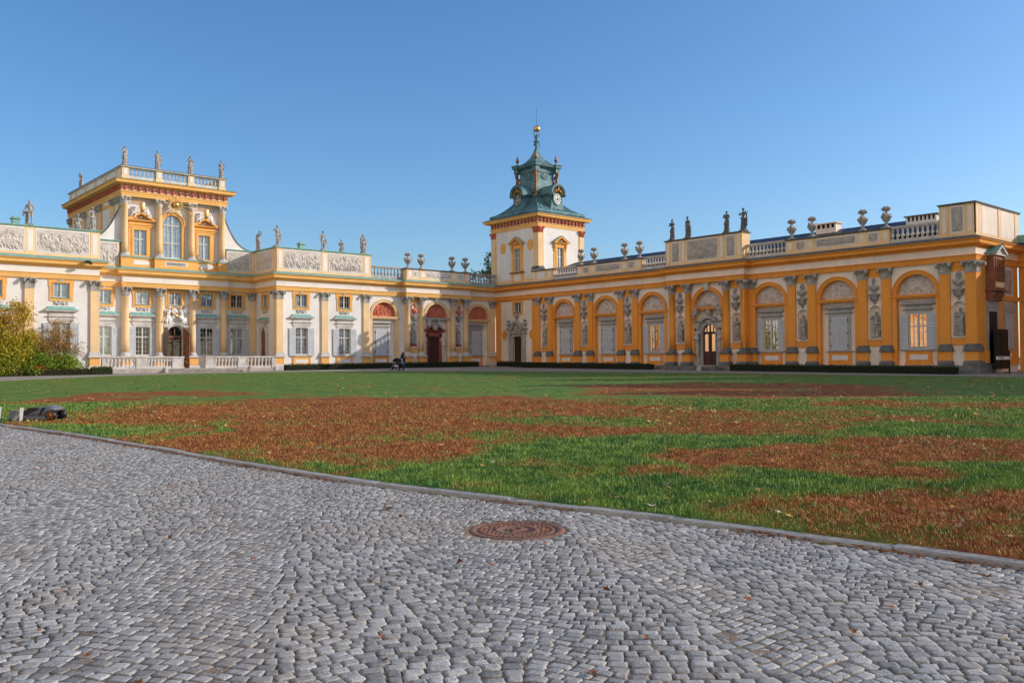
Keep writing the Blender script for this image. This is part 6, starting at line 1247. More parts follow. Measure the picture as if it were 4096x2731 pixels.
# dead-grass patches: along the lawn, distance ahead and offset sideways of the court axis, half lengths, strength
DRY = [(35.8, 9.1, 5.97, 5.6, 0.9), (24.3, 12.1, 1.59, 2.6, 0.85), (19.8, 3.9, 2.98, 2.2, 0.9), (20.3, 7.2, 1.83, 1.1, 0.7), (18.8, 9.5, 1.12, 0.9, 0.8), (13.2, 6.2, 1.61, 2.1, 1), (12.6, 3.1, 1.43, 1.1, 0.95), (10.9, 1.4, 0.53, 0.3, 0.8), (10.9, 4.2, 0.92, 0.6, 0.85), (8.4, 3.7, 0.79, 1.6, 0.8), (7.1, 3.3, 0.84, 1.2, 0.75), (24.5, -3.7, 5.24, 6.1, 1), (18.9, -2.8, 3.38, 4.4, 1), (21.4, -8.4, 2.13, 2.7, 0.9), (17.0, -5.5, 2.51, 1.9, 1), (14.5, -2.6, 2.0, 2.2, 1), (12.5, -2.2, 1.17, 1.0, 0.75), (12.3, 0.4, 0.56, 0.5, 0.75), (34.8, -13.6, 2.36, 2.2, 0.85), (30.0, -14.8, 2.07, 1.6, 0.8), (33.8, -11.8, 2.22, 1.9, 0.7), (30.7, -6.9, 1.26, 1.6, 0.6), (25.8, 0.7, 2.92, 1.8, 0.8), (19.0, -0.8, 3.12, 3.2, 0.8)]
GRN = [(16.4, 8.3, 1.44, 1.6, 0.7), (15.5, 3.1, 1.23, 1.7, 0.9), (12.8, 1.5, 1.35, 0.6, 0.9), (10.4, 2.8, 1.1, 0.5, 0.9), (10.9, 5.7, 0.73, 0.9, 0.8), (17.5, -6.4, 1.62, 0.3, 0.9), (19.1, 0.9, 0.97, 0.9, 0.9), (14.4, 0.4, 2.25, 1.0, 0.85), (10.9, -0.6, 0.76, 0.9, 0.9), (11.9, -2.1, 0.44, 0.4, 0.8), (19.8, -6.7, 0.42, 0.5, 0.5), (9.3, 4.4, 0.32, 0.3, 0.7), (9.5, 5.1, 0.33, 0.4, 0.5)]
def dry(x, y):
    f0 = x*FW[0]+y*FW[1]; s0 = x*RT[0]+y*RT[1]; k_ = np.clip(f0/18, .3, 1.3); f = f0+k_*((vnoise(x, y, 2.2, 21)-.5)*1.8+(vnoise(x, y, .7, 23)-.5)*.9); s = s0+k_*((vnoise(x, y, 2.2, 22)-.5)*2.2+(vnoise(x, y, .7, 24)-.5)*.9)
    n = (vnoise(x, y, 1.3, 1)-.5)*.55+(vnoise(x, y, .45, 2)-.5)*.55+(vnoise(x, y, .16, 3)-.5)*.6; d = np.zeros_like(f)
    for a, b, la, lb, k in DRY: q = np.abs((f-a)/la)**3+np.abs((s-b)/lb)**3; d = np.maximum(d, k*np.clip(1.5-.62*q, 0, 1))
    for a, b, la, lb, k in GRN: q = np.abs((f-a)/la)**3+np.abs((s-b)/lb)**3; d = d-.85*k*np.clip(1.15-.6*q, 0, 1)
    return np.clip((d*1.0+n*1.1-.05)*1.0, 0, 1)
def attr_mat(name, green, green2, brown, brown2, rough=.9, trans=0., shine=.2):
    m = bpy.data.materials.new(name); m.use_nodes = True; nt = m.node_tree; N = nt.nodes; L = nt.links; b = N['Principled BSDF']; b.inputs['Roughness'].default_value = rough; b.inputs['Specular IOR Level'].default_value = shine
    at = N.new('ShaderNodeAttribute'); at.attribute_name = 'dry'; geo = N.new('ShaderNodeNewGeometry')
    def two(c1, c2, sc):
        n = N.new('ShaderNodeTexNoise'); n.inputs['Scale'].default_value = sc; n.inputs['Detail'].default_value = 6; L.new(geo.outputs['Position'], n.inputs['Vector']); r = N.new('ShaderNodeValToRGB'); r.color_ramp.elements[0].position = .38; r.color_ramp.elements[1].position = .62; r.color_ramp.elements[0].color = (*c1, 1); r.color_ramp.elements[1].color = (*c2, 1); L.new(n.outputs['Fac'], r.inputs['Fac']); return r.outputs[0]
    mo = N.new('ShaderNodeMixRGB'); mo.inputs[2].default_value = tuple(.5*(g+h_)*w_ for g, h_, w_ in zip(green2, brown2, (.8, .95, .8)))+(1,); f1 = N.new('ShaderNodeMapRange'); f1.inputs['From Max'].default_value = .45; L.new(at.outputs['Fac'], f1.inputs['Value']); L.new(f1.outputs[0], mo.inputs[0]); L.new(two(green, green2, 2.3), mo.inputs[1])
    mx = N.new('ShaderNodeMixRGB'); f2 = N.new('ShaderNodeMapRange'); f2.inputs['From Min'].default_value = .4; f2.inputs['From Max'].default_value = .85; L.new(at.outputs['Fac'], f2.inputs['Value']); L.new(f2.outputs[0], mx.inputs['Fac']); L.new(mo.outputs[0], mx.inputs[1]); L.new(two(brown, brown2, 3.1), mx.inputs[2])
    n2 = N.new('ShaderNodeTexNoise'); n2.inputs['Scale'].default_value = 26; n2.inputs['Detail'].default_value = 3; L.new(geo.outputs['Position'], n2.inputs['Vector']); mr = N.new('ShaderNodeMapRange'); mr.inputs['From Min'].default_value = .3; mr.inputs['From Max'].default_value = .7; mr.inputs['To Min'].default_value = .62; mr.inputs['To Max'].default_value = 1.3; L.new(n2.outputs['Fac'], mr.inputs['Value'])
    sc = N.new('ShaderNodeVectorMath'); sc.operation = 'SCALE'; L.new(mx.outputs[0], sc.inputs[0]); L.new(mr.outputs[0], sc.inputs['Scale']); L.new(sc.outputs[0], b.inputs['Base Color'])
    bp = N.new('ShaderNodeBump'); bp.inputs['Strength'].default_value = .6; bp.inputs['Distance'].default_value = .05; L.new(n2.outputs['Fac'], bp.inputs['Height']); L.new(bp.outputs[0], b.inputs['Normal'])
    return m
LAWNM = attr_mat('autumn_lawn', (.055, .145, .026), (.15, .25, .04), (.20, .048, .013), (.34, .11, .028))
BLADEM = attr_mat('grass_blades', (.055, .16, .028), (.22, .33, .05), (.29, .07, .02), (.48, .19, .055), .6, shine=.35)
def grid_mesh(name, X, Y, Z, ok, m, attr=None):
    ny, nx = X.shape; idx = np.arange(nx*ny).reshape(ny, nx); q = np.stack([idx[:-1, :-1], idx[:-1, 1:], idx[1:, 1:], idx[1:, :-1]], -1).reshape(-1, 4)
    k = (ok[:-1, :-1] & ok[:-1, 1:] & ok[1:, 1:] & ok[1:, :-1]).reshape(-1); q = q[k]; used = np.unique(q); rm = -np.ones(nx*ny, int); rm[used] = np.arange(len(used))
    return raw_mesh(name, np.stack([X.ravel(), Y.ravel(), Z.ravel()], 1)[used], rm[q], m, None if attr is None else attr.ravel()[used])
def raw_mesh(name, V, F, m, attr=None, smooth=False, an='dry'):
    me = bpy.data.meshes.new(name); k = F.shape[1]; me.vertices.add(len(V)); me.vertices.foreach_set('co', np.ascontiguousarray(V, np.float32).ravel()); me.loops.add(F.size); me.loops.foreach_set('vertex_index', np.ascontiguousarray(F, np.int32).ravel())
    me.polygons.add(len(F)); me.polygons.foreach_set('loop_start', np.arange(0, F.size, k, dtype=np.int32)); me.polygons.foreach_set('loop_total', np.full(len(F), k, np.int32)); me.update(calc_edges=True)
    if smooth: me.polygons.foreach_set('use_smooth', [True]*len(F))
    if attr is not None: a = me.attributes.new(an, 'FLOAT', 'POINT'); a.data.foreach_set('value', np.ascontiguousarray(attr, np.float32))
    me.materials.append(m); o = bpy.data.objects.new(name, me); C.objects.link(o); return o
GRAV = mat('gravel_path', (.33, .30, .27), .95, .2, .8, .3, 60, .14, col2=(.25, .225, .20), coords='pos')
SOIL = mat('far_ground', (.10, .11, .05), .95, .3, .05, .2, 3, .1, coords='pos')
SAND = mat('sandy_joints', (.30, .225, .16), .95, .3, 1.2, .5, 60, .2, col2=(.12, .09, .065), coords='pos')
v = np.array([(-3000, -3000, -.25), (3000, -3000, -.25), (3000, 3000, -.25), (-3000, 3000, -.25)]); tag(raw_mesh('ground', v, np.array([[0, 1, 2, 3]]), SOIL), kind='structure')
xs = np.linspace(-40, 90, 200); ys = np.linspace(-30, 92, 200); X, Y = np.meshgrid(xs, ys); tag(grid_mesh('gravel_path', X, Y, G(X, Y)+np.where(np.hypot(X, Y) > np.interp(np.arctan2(Y, X), ang_b, rad_b)-1.5, .0, -.06), np.ones_like(X, bool), GRAV), kind='structure')
# lawn sheet on a polar-like grid: fine near the camera
rr = np.concatenate([np.arange(2, 20, .16), np.arange(20, 84, .45)]); aa = np.linspace(R(-25), R(95), 420); Rr, Aa = np.meshgrid(rr, aa); X = Rr*np.cos(Aa); Y = Rr*np.sin(Aa); inside = in_lawn(X, Y, -.12)
Zl = G(X, Y)-.02+.018*(vnoise(X, Y, 1.1, 5)-.5)*np.exp(-Rr/40)+(.03+.04*np.clip((X-curbx(Y)-.1)*2, 0, 1))*np.clip((X-curbx(Y)+.02)*8, 0, 1)*np.clip(1.25-Rr/50, .35, 1)
tag(grid_mesh('lawn', X, Y, Zl, inside, LAWNM, dry(X, Y)), kind='structure')
# grass blades, denser near the camera
def blades(n):
    u = rng.random(n); f = 3.2*(28/3.2)**u; s = (rng.random(n)*2-1)*(f*.63+.6); x = f*FW[0]+s*RT[0]; y = f*FW[1]+s*RT[1]; k = in_lawn(x, y); x = x[k]; y = y[k]; f = f[k]; n = len(x); d = dry(x, y)
    h = (.028+.035*rng.random(n))*(1-.35*d)*(1+.3*(vnoise(x, y, .5, 8)-.3)); w = .0028+.00042*f; a = rng.random(n)*2*PI; lean = (.5+.7*d)*h*rng.random(n); la = rng.random(n)*2*PI; z = G(x, y)+.05+.018*(vnoise(x, y, 1.1, 5)-.5)
    V = np.empty((n, 3, 3)); V[:, 0] = np.stack([x-w*np.cos(a), y-w*np.sin(a), z], 1); V[:, 1] = np.stack([x+w*np.cos(a), y+w*np.sin(a), z], 1); V[:, 2] = np.stack([x+lean*np.cos(la), y+lean*np.sin(la), z+h], 1)
    dd = np.where(rng.random(n) < d**1.15, rng.uniform(.62, 1, n), rng.uniform(0, .28, n)*(d > .02))
    return V.reshape(-1, 3), np.arange(3*n).reshape(-1, 3), np.repeat(dd, 3)
V, F, A = blades(430000); tag(raw_mesh('grass', V, F, BLADEM, A), kind='stuff')
# kerb stones
KERB = mat('granite_kerb', (.46, .44, .41), .85, .2, 3, .3, 60, .12, coords='pos')
kp = []; Y_ = np.linspace(33.5, -3.5, 400); kx = curbx(Y_); L_ = np.concatenate([[0], np.cumsum(np.hypot(np.diff(kx), np.diff(Y_)))]); m = MB(); s = 0.
while s < L_[-1]-1.2:
    l = rng.uniform(.9, 1.15); dz = rng.uniform(-.008, .008); top = []
    for q in np.linspace(s+.006, s+l-.006, 9):
        x, y = np.interp(q, L_, kx), np.interp(q, L_, Y_); t = np.array((np.interp(q+.05, L_, kx)-np.interp(q-.05, L_, kx), np.interp(q+.05, L_, Y_)-np.interp(q-.05, L_, Y_))); t /= np.linalg.norm(t); nr = np.array((-t[1], t[0])); nr = nr if nr[0] > 0 else -nr; gz = float(G(x, y)); top.append((x, y, nr, gz))
    v = []
    for x, y, nr, gz in top:
        for o_, zz in ((0, -.1), (rng.uniform(-.004, .008), .024), (.016, .034+rng.uniform(-.004, .002)), (.118, .034), (.13, .024), (.13, -.1)): v.append((x+nr[0]*o_, y+nr[1]*o_, gz+zz+dz))
    m.add(v, [(i*6+k, i*6+k+1, i*6+k+7, i*6+k+6) for i in range(8) for k in range(5)]+[tuple(range(6)), tuple(48+k for k in range(5, -1, -1))]); s += l
tag(obj('kerb', m, KERB), kind='structure')
# cobbled road: every sett its own bevelled block, laid in waving rows
def setts():
    pu, pv = .098, .090; an = R(-36); eu = np.array((math.cos(an), math.sin(an))); ev = np.array((-eu[1], eu[0])); B = []; A0, A1 = .17, .035
    wav = lambda u, v: A0*np.sin(2*PI*u/2.1+.22*v)+A1*np.sin(2*PI*u/.8+1.1*v)
    for j in range(-70, 380):
        u = -14+rng.uniform(0, pu); v = j*pv*.93
        while u < 14:
            l = pu*rng.uniform(.72, 1.3); um = u+l*.4; sl = (wav(um+.02, v)-wav(um-.02, v))/.04; du = l/math.sqrt(1+sl*sl); B.append((u+du/2, v, l, sl)); u += du
    B = np.array(B); U, Vv, Ln, S = B.T; v0 = Vv+wav(U, Vv)+rng.normal(0, .004, len(U)); px = U*eu[0]+v0*ev[0]; py = U*eu[1]+v0*ev[1]
    keep = (px < curbx(py)-.06) & (py > -2.5) & (py < 30) & (np.hypot(px-5.09, py-5.80) > .47) & (px*.754-py*.657 > -.72*(px*.657+py*.754)-1.5)
    px, py, Ln, S = px[keep], py[keep], Ln[keep], S[keep]; n = len(px); k = 8; th = an+np.arctan(S)+rng.normal(0, .05, n); dpt = pv*.93/np.sqrt(1+S*S)
    ring = np.array([(-1, -.84), (-.86, -1), (.86, -1), (1, -.84), (1, .84), (.86, 1), (-.86, 1), (-1, .84)])
    hl = Ln[:, None]/2-.0042; hw = dpt[:, None]/2-.0042; ru = ring[None, :, 0]*hl*(1+rng.uniform(-.13, .03, (n, k))); rv = ring[None, :, 1]*hw*(1+rng.uniform(-.15, .03, (n, k)))
    tilt = rng.normal(0, .014, (n, 2)); lift = rng.normal(0, .0022, n); c, s = np.cos(th)[:, None], np.sin(th)[:, None]
    def place(ru, rv, z):
        x = px[:, None]+ru*c-rv*s; y = py[:, None]+ru*s+rv*c; return np.stack([x, y, G(x, y)+z+lift[:, None]+tilt[:, :1]*ru+tilt[:, 1:]*rv], -1)
    rough = rng.uniform(-.0017, .0017, (n, k))
    r0 = place(ru, rv, -.03); r1 = place(ru*.985, rv*.985, -.001); r2 = place(ru*.965, rv*.96, .0012+rough); r3 = place(ru*.6, rv*.6, .0016+rough*1.2); ct = place(np.zeros((n, 1)), np.zeros((n, 1)), .0016+rng.uniform(-.0015, .0015, (n, 1)))
    V = np.concatenate([r0, r1, r2, r3, ct], 1); F = []
    for r_ in range(3): F += [(r_*k+i, r_*k+(i+1) % k, (r_+1)*k+(i+1) % k, (r_+1)*k+i) for i in range(k)]
    F = np.array(F+[(3*k+i, 3*k+i+1, 3*k+(i+2) % k, 4*k) for i in range(0, k, 2)])
    off = (np.arange(n)*(4*k+1))[:, None, None]; tint = np.repeat(np.clip(rng.normal(.5, .26, n), 0, 1), 4*k+1)
    return V.reshape(-1, 3), (F[None]+off).reshape(-1, 4), tint
SETT = bpy.data.materials.new('granite_setts'); SETT.use_nodes = True; nt = SETT.node_tree; N = nt.nodes; L = nt.links; b = N['Principled BSDF']; b.inputs['Roughness'].default_value = .75; b.inputs['Specular IOR Level'].default_value = .35
at = N.new('ShaderNodeAttribute'); at.attribute_name = 'tint'; r = N.new('ShaderNodeValToRGB'); r.color_ramp.elements[0].color = (.20, .196, .19, 1); r.color_ramp.elements[1].color = (.46, .448, .43, 1); L.new(at.outputs['Fac'], r.inputs['Fac'])
ge = N.new('ShaderNodeNewGeometry'); n = N.new('ShaderNodeTexNoise'); n.inputs['Scale'].default_value = 95; n.inputs['Detail'].default_value = 4; L.new(ge.outputs['Position'], n.inputs['Vector']); mr = N.new('ShaderNodeMapRange'); mr.inputs['From Min'].default_value = .32; mr.inputs['From Max'].default_value = .68; mr.inputs['To Min'].default_value = .6; mr.inputs['To Max'].default_value = 1.3; L.new(n.outputs['Fac'], mr.inputs['Value'])
nb = N.new('ShaderNodeTexNoise'); nb.inputs['Scale'].default_value = .7; nb.inputs['Detail'].default_value = 4; L.new(ge.outputs['Position'], nb.inputs['Vector']); mb_ = N.new('ShaderNodeMapRange'); mb_.inputs['From Min'].default_value = .45; mb_.inputs['From Max'].default_value = .75; L.new(nb.outputs['Fac'], mb_.inputs['Value'])
sc = N.new('ShaderNodeVectorMath'); sc.operation = 'SCALE'; L.new(r.outputs[0], sc.inputs[0]); L.new(mr.outputs[0], sc.inputs['Scale']); mx = N.new('ShaderNodeMixRGB'); mx.inputs[2].default_value = (.33, .275, .22, 1); fm = N.new('ShaderNodeMath'); fm.operation = 'MULTIPLY'; fm.inputs[1].default_value = .55; L.new(mb_.outputs[0], fm.inputs[0]); L.new(fm.outputs[0], mx.inputs[0]); L.new(sc.outputs[0], mx.inputs[1]); L.new(mx.outputs[0], b.inputs['Base Color'])
bp = N.new('ShaderNodeBump'); bp.inputs['Strength'].default_value = .5; bp.inputs['Distance'].default_value = .006; L.new(n.outputs['Fac'], bp.inputs['Height']); L.new(bp.outputs[0], b.inputs['Normal'])
V, F, A = setts(); tag(raw_mesh('cobblestone_road', V, F, SETT, A, an='tint'), kind='structure')
xs = np.linspace(-4, 7, 90); ys = np.linspace(-4, 34, 300); X, Y = np.meshgrid(xs, ys); tag(grid_mesh('road_bed', X, Y, G(X, Y)-.0075+.011*(vnoise(X, Y, .55, 6)-.5)+.008*(vnoise(X, Y, .15, 7)-.5), X < curbx(Y)+.04, SAND), kind='structure')
# manhole cover
mc = empty('manhole_cover', (5.09, 5.80, .0)); tag(mc, 'rusty round cast iron manhole cover set in the cobbles', 'manhole cover'); RUST = mat('rusty_iron', (.26, .125, .085), .75, .3, 8, .4, 60, .2, col2=(.14, .075, .055)); m = MB()
m.lathe([(.43, -.05), (.43, .004), (.40, .012), (.36, .012), (.355, .0), (.345, .0), (.34, .01), (.30, .01), (.295, .004), (.2, .004), (.195, .012), (.165, .012), (.16, .004), (.005, .004)], (5.09, 5.8, -.008), 48); obj('frame', m, RUST, mc)
m = MB(); 
for k in range(-5, 6):
    for i in range(-5, 6):
        x, y = k*.055, i*.055; r_ = math.hypot(x, y)
        if .205 < r_ < .285: a = .3 if (k+i) % 2 else 0; m.box(5.09+x-.02, 5.09+x+.02, 5.8+y-.009, 5.8+y+.009, -0.004, 0.006)
for a in np.linspace(0, 2*PI, 37)[:-1]: m.box(5.09+.32*math.cos(a)-.012, 5.09+.32*math.cos(a)+.012, 5.8+.32*math.sin(a)-.012, 5.8+.32*math.sin(a)+.012, 0.000, 0.008)
m.box(5.0, 5.18, 5.75, 5.77, -0.004, 0.008); m.box(5.0, 5.1, 5.81, 5.83, -0.004, 0.008); m.box(5.13, 5.18, 5.78, 5.86, -0.004, 0.008); m.box(5.03, 5.05, 5.77, 5.87, -0.004, 0.008)
obj('cover_grating', m, RUST, mc)

# ------------------------------------------------------------------ fallen leaves
LEAFM = [mat('dry_leaf_%s' % n, c, .8, .3, 30, .2, 60, .2, col2=c2) for n, c, c2 in (('tan', (.50, .33, .18), (.33, .19, .09)), ('rust', (.36, .12, .035), (.2, .06, .02)), ('pale', (.62, .50, .36), (.45, .33, .2)), ('yellow', (.62, .38, .06), (.42, .22, .04)))]
def leaf_mesh(seed, m):
    r = random.Random(seed); pts = []; N_ = 5
    for k in range(N_*2): a = 2*PI*k/(N_*2); rr_ = (1 if k % 2 == 0 else .5)*(1.1 if abs(a-PI) < .5 else 1)*r.uniform(.8, 1.1); pts.append((rr_*math.cos(a)*.055, rr_*math.sin(a)*.045))
    curl = r.uniform(.1, .75); mb = MB(); v = [(0, 0, .004)]+[(x, y, .004+curl*(x*x+y*y)*9*r.uniform(.4, 1.3)) for x, y in pts]; v += [(x*.5, y*.5, .004+curl*.25*(x*x+y*y)*9) for x, y in pts]; n = len(pts)
    mb.add(v, [(0, n+1+k, n+1+(k+1) % n) for k in range(n)]+[(n+1+k, 1+k, 1+(k+1) % n, n+1+(k+1) % n) for k in range(n)], True); mb.tube([(.05, 0, .01), (.085, .01, .012)], .002, 4); return mb.mesh('fallen_leaf', m, recalc=False)
LM_ = [leaf_mesh(i, LEAFM[i % 4]) for i in range(12)]
names = ('tan', 'rusty', 'pale', 'yellow'); cnt = 0
def put_leaf(x, y, z, s=1., i=None):
    i = rng.integers(12) if i is None else i; o = bpy.data.objects.new('fallen_leaf', LM_[i]); C.objects.link(o); o.location = (x, y, z); o.rotation_euler = (rng.normal(0, .3), rng.normal(0, .3), rng.uniform(0, 6.28)); o.scale = (s,)*3; return o
for k in range(900):
    if cnt >= 290: break
    f = 3.5*(30/3.5)**rng.random(); s = (rng.random()*2-1)*f*.6; x, y = FW*f+RT*s
    if x > curbx(y)+.2:
        if not in_lawn(np.array(x), np.array(y)): continue
        i = rng.integers(12); o = put_leaf(x, y, float(G(x, y))+.085, rng.uniform(.55, 1.05), i); tag(o, f'curled {names[i % 4]} fallen leaf lying on the grass', 'leaf', f'{names[i % 4]} leaves on the lawn'); cnt += 1
    elif x < curbx(y)-.1 and rng.random() < .35 and f < 13:
        i = (1, 5, 9, 1, 0)[rng.integers(5)]; o = put_leaf(x, y, float(G(x, y))+.012, rng.uniform(.4, .75), i); tag(o, f'{names[i % 4]} fallen leaf lying on the cobbles', 'leaf', f'{names[i % 4]} leaves on the cobbles'); cnt += 1
for f, s, i in ((8.4, 1.35, 2), (8.55, 1.5, 2)):
    x, y = FW*f+RT*s; o = put_leaf(x, y, float(G(x, y))+.08, 1.35, i); tag(o, 'big pale curled leaf pair on the grass just past the kerb', 'leaf', 'big pale leaves')
x, y = 4.8, 7.45; o = put_leaf(x, y, .012, 1.5, 0); tag(o, 'large tan leaf on the cobbles beyond the manhole cover', 'leaf')
# farther leaves and kerb litter: far too many to count
m = MB(); 
for k in range(4200):
    f = rng.uniform(18, 62); s = rng.uniform(-.62, .62)*f; x, y = FW*f+RT*s
    if in_lawn(np.array(x), np.array(y)) and rng.random() < .35+.5*(s/f > .1): 
        z = float(G(x, y))+.10; a = rng.uniform(0, 6.28); q = rng.uniform(.022, .05); c_, s_ = math.cos(a)*q, math.sin(a)*q; t_ = rng.uniform(-.02, .05); m.add([(x-c_, y-s_, z), (x+s_, y-c_, z+t_), (x+c_, y+s_, z+.02), (x-s_, y+c_, z-t_*.3)], [(0, 1, 2, 3)])
tag(obj('fallen_leaves', m, mat('dry_leaf_amber', (.55, .33, .10), .8, .3, 3, col2=(.42, .20, .06), coords='pos'), recalc=False), 'scattered yellow fallen leaves across the far lawn', 'leaves', kind='stuff')
m = MB()
for k in range(1500):
    y = rng.uniform(.5, 22); x = float(curbx(y))-abs(rng.normal(0, .07))-.005; z = float(G(x, y))+.006
    if vnoise(np.array(x), np.array(y), 1.3, 12) < .45: continue
    a = rng.uniform(0, 6.28); q = rng.uniform(.012, .05); wd = rng.uniform(.002, .012); m.add([(x-q*math.cos(a), y-q*math.sin(a), z), (x+wd*math.sin(a), y-wd*math.cos(a), z+.012), (x+q*math.cos(a), y+q*math.sin(a), z+.008), (x-wd*math.sin(a), y+wd*math.cos(a), z+.012)], [(0, 1, 2, 3)])
tag(obj('kerb_litter', m, LEAFM[1], recalc=False), 'dry leaf litter swept along the foot of the kerb', 'leaves', kind='stuff')

# ------------------------------------------------------------------ hedges, bushes, trees
def leafmat(name, a, b_, c=None):
    m = bpy.data.materials.new(name); m.use_nodes = True; nt = m.node_tree; N = nt.nodes; L = nt.links; b = N['Principled BSDF']; b.inputs['Roughness'].default_value = .55; b.inputs['Specular IOR Level'].default_value = .3
    at = N.new('ShaderNodeAttribute'); at.attribute_name = 'tint'; r = N.new('ShaderNodeValToRGB'); e = r.color_ramp.elements; e[0].color = (*a, 1); e[1].color = (*b_, 1)
    if c is not None: q = e.new(.55); q.color = (*c, 1)
    L.new(at.outputs['Fac'], r.inputs['Fac']); L.new(r.outputs[0], b.inputs['Base Color']); t = N.new('ShaderNodeBsdfTranslucent'); L.new(r.outputs[0], t.inputs['Color']); mx = N.new('ShaderNodeMixShader'); mx.inputs[0].default_value = .3; L.new(b.outputs[0], mx.inputs[1]); L.new(t.outputs[0], mx.inputs[2]); L.new(mx.outputs[0], N['Material Output'].inputs['Surface']); return m
def leaves_mesh(name, P, size, m, tint, narrow=.45, droop=.4):
    """many small folded leaves at the points P"""
    n = len(P); d = rng.normal(0, 1, (n, 3)); d[:, 2] -= droop; d /= np.linalg.norm(d, axis=1)[:, None]; u = np.cross(d, rng.normal(0, 1, (n, 3))); u /= np.linalg.norm(u, axis=1)[:, None]; w_ = np.cross(d, u); s = size*rng.uniform(.6, 1.3, n)[:, None]
    a = P; b_ = P+d*s*.5+u*s*narrow*.5+w_*s*.08; c = P+d*s; e = P+d*s*.5-u*s*narrow*.5+w_*s*.08; V = np.stack([a, b_, c, e], 1).reshape(-1, 3); return raw_mesh(name, V, np.arange(4*n).reshape(-1, 4), m, np.repeat(np.clip(tint, 0, 1), 4), an='tint')
BARK = mat('dark_bark', (.075, .055, .04), .9, .3, 4, .5, 30, .2)
BUSHM = leafmat('chestnut_leaves', (.12, .20, .018), (.58, .25, .03), (.48, .42, .035)); BUSHG = leafmat('green_bush_leaves', (.10, .21, .02), (.46, .44, .05), (.26, .36, .035)); BUSHR = leafmat('russet_leaves', (.28, .22, .035), (.40, .17, .035), (.38, .22, .045)); BUSHO = leafmat('orange_leaves', (.35, .14, .02), (.55, .26, .03)); HEDM = leafmat('box_hedge_leaves', (.022, .045, .012), (.075, .11, .03)); HEDB = leafmat('browning_hedge_leaves', (.05, .06, .02), (.20, .11, .05), (.09, .09, .03)); TREEM = leafmat('oak_leaves', (.035, .07, .012), (.16, .16, .03), (.07, .11, .02))
def bush(name, base, blobs, n, size, m, label, cat, stems=8, tint=None, spread=.25, droop=.4, seed=1):
    r = np.random.default_rng(seed); b = empty(name, base); tag(b, label, cat); bx, by, bz = base; P = []; T = []
    tot = sum(q[3]**2*q[4] for q in blobs)
    st_ = MB()
    for (x, y, z, rr_, dens, tn) in blobs:
        k = int(n*rr_**2*dens/tot); nc = max(5, int(k/26)); c = r.normal(0, 1, (nc, 3)); c /= np.linalg.norm(c, axis=1)[:, None]; c *= (rr_*r.uniform(.35, 1.1, nc)**.6)[:, None]; c = c*np.array((1, 1, .95))+np.array((x, y, z)); ci = r.integers(0, nc, k)
        p = c[ci]+r.normal(0, 1, (k, 3))*spread*np.array((1, 1, .7)); P.append(p); T.append(tn+r.normal(0, .16, nc)[ci]+r.normal(0, .08, k))
        for q in c[:max(3, nc//6)]: 
            mid = (np.array((bx, by, bz))+q)/2+r.normal(0, .08, 3); mid[2] = max(mid[2], bz+.2); st_.tube([(bx+r.normal(0, .15), by+r.normal(0, .15), bz-.1), tuple(mid), tuple(q)], .03, 5, .008)
    P = np.concatenate(P); T = np.concatenate(T); k = P[:, 2] > float(G(bx, by))+.05; P = P[k]; T = T[k]
    o = leaves_mesh('foliage', P-np.array(base), size, m, T, .42, droop); o.parent = b; obj('stem', st_, BARK, b); return b
by_ = 68.6
bush('chestnut_bush', (12.3, by_, .55), [(11.6, by_, 2.2, 1.9, 1, .45), (12.9, by_, 3.2, 1.3, 1, .6), (11.0, by_+.3, 4.2, 1.5, 1, .55), (12.2, by_, 4.8, .75, 1.1, .75), (13.6, by_-.2, 4.6, .75, .8, .7), (14.0, by_, 2.3, 1.2, 1, .4), (12.6, by_-.4, 1.3, 1.4, 1, .25), (14.5, by_, 3.2, .7, .7, .65), (13.9, by_, 5.6, .45, .7, .75), (11.5, by_, 5.4, .6, .9, .8), (14.3, by_+.2, 5.3, .35, .6, .7)], 30000, .2, BUSHM, 'tall yellowing chestnut bush before the pavilion wall at the picture edge', 'bush', spread=.26, seed=3)
bush('russet_bush', (16.2, 68.9, .55), [(15.9, 68.9, 2.9, .95, 1, .55), (16.8, 68.9, 3.3, .75, 1, .65), (17.3, 68.9, 3.9, .45, .8, .6), (16.3, 68.9, 4.1, .5, .8, .6), (17.4, 68.9, 2.7, .55, .6, .6), (15.4, 68.9, 2.0, .8, 1, .4), (18.0, 68.9, 2.3, .3, .5, .5), (17.4, 68.9, 4.6, .25, .5, .6), (17.9, 68.9, 3.0, .25, .5, .55)], 3600, .15, BUSHR, 'sparse russet bush with thin branches in front of the shuttered window', 'bush', spread=.2, seed=5)
bush('green_bush', (16.4, 68.2, .55), [(15.4, 68.3, 1.5, .8, 1, .3), (16.6, 68.2, 1.5, .75, 1, .45), (17.3, 68.2, 1.3, .55, 1, .5), (16.0, 68.2, 1.0, .6, 1, .2), (14.6, 68., 1.1, .8, 1, .35)], 8000, .16, BUSHG, 'low spreading green bush at the foot of the sparse russet bush', 'bush', spread=.18, seed=7)
bush('orange_bush', (14.9, 67.75, .55), [(14.8, 67.7, 1.0, .45, 1, .4), (15.2, 67.7, .95, .35, 1, .6)], 1900, .13, BUSHO, 'small bright orange bush between the green bushes above the clipped hedge', 'bush', spread=.12, seed=9)
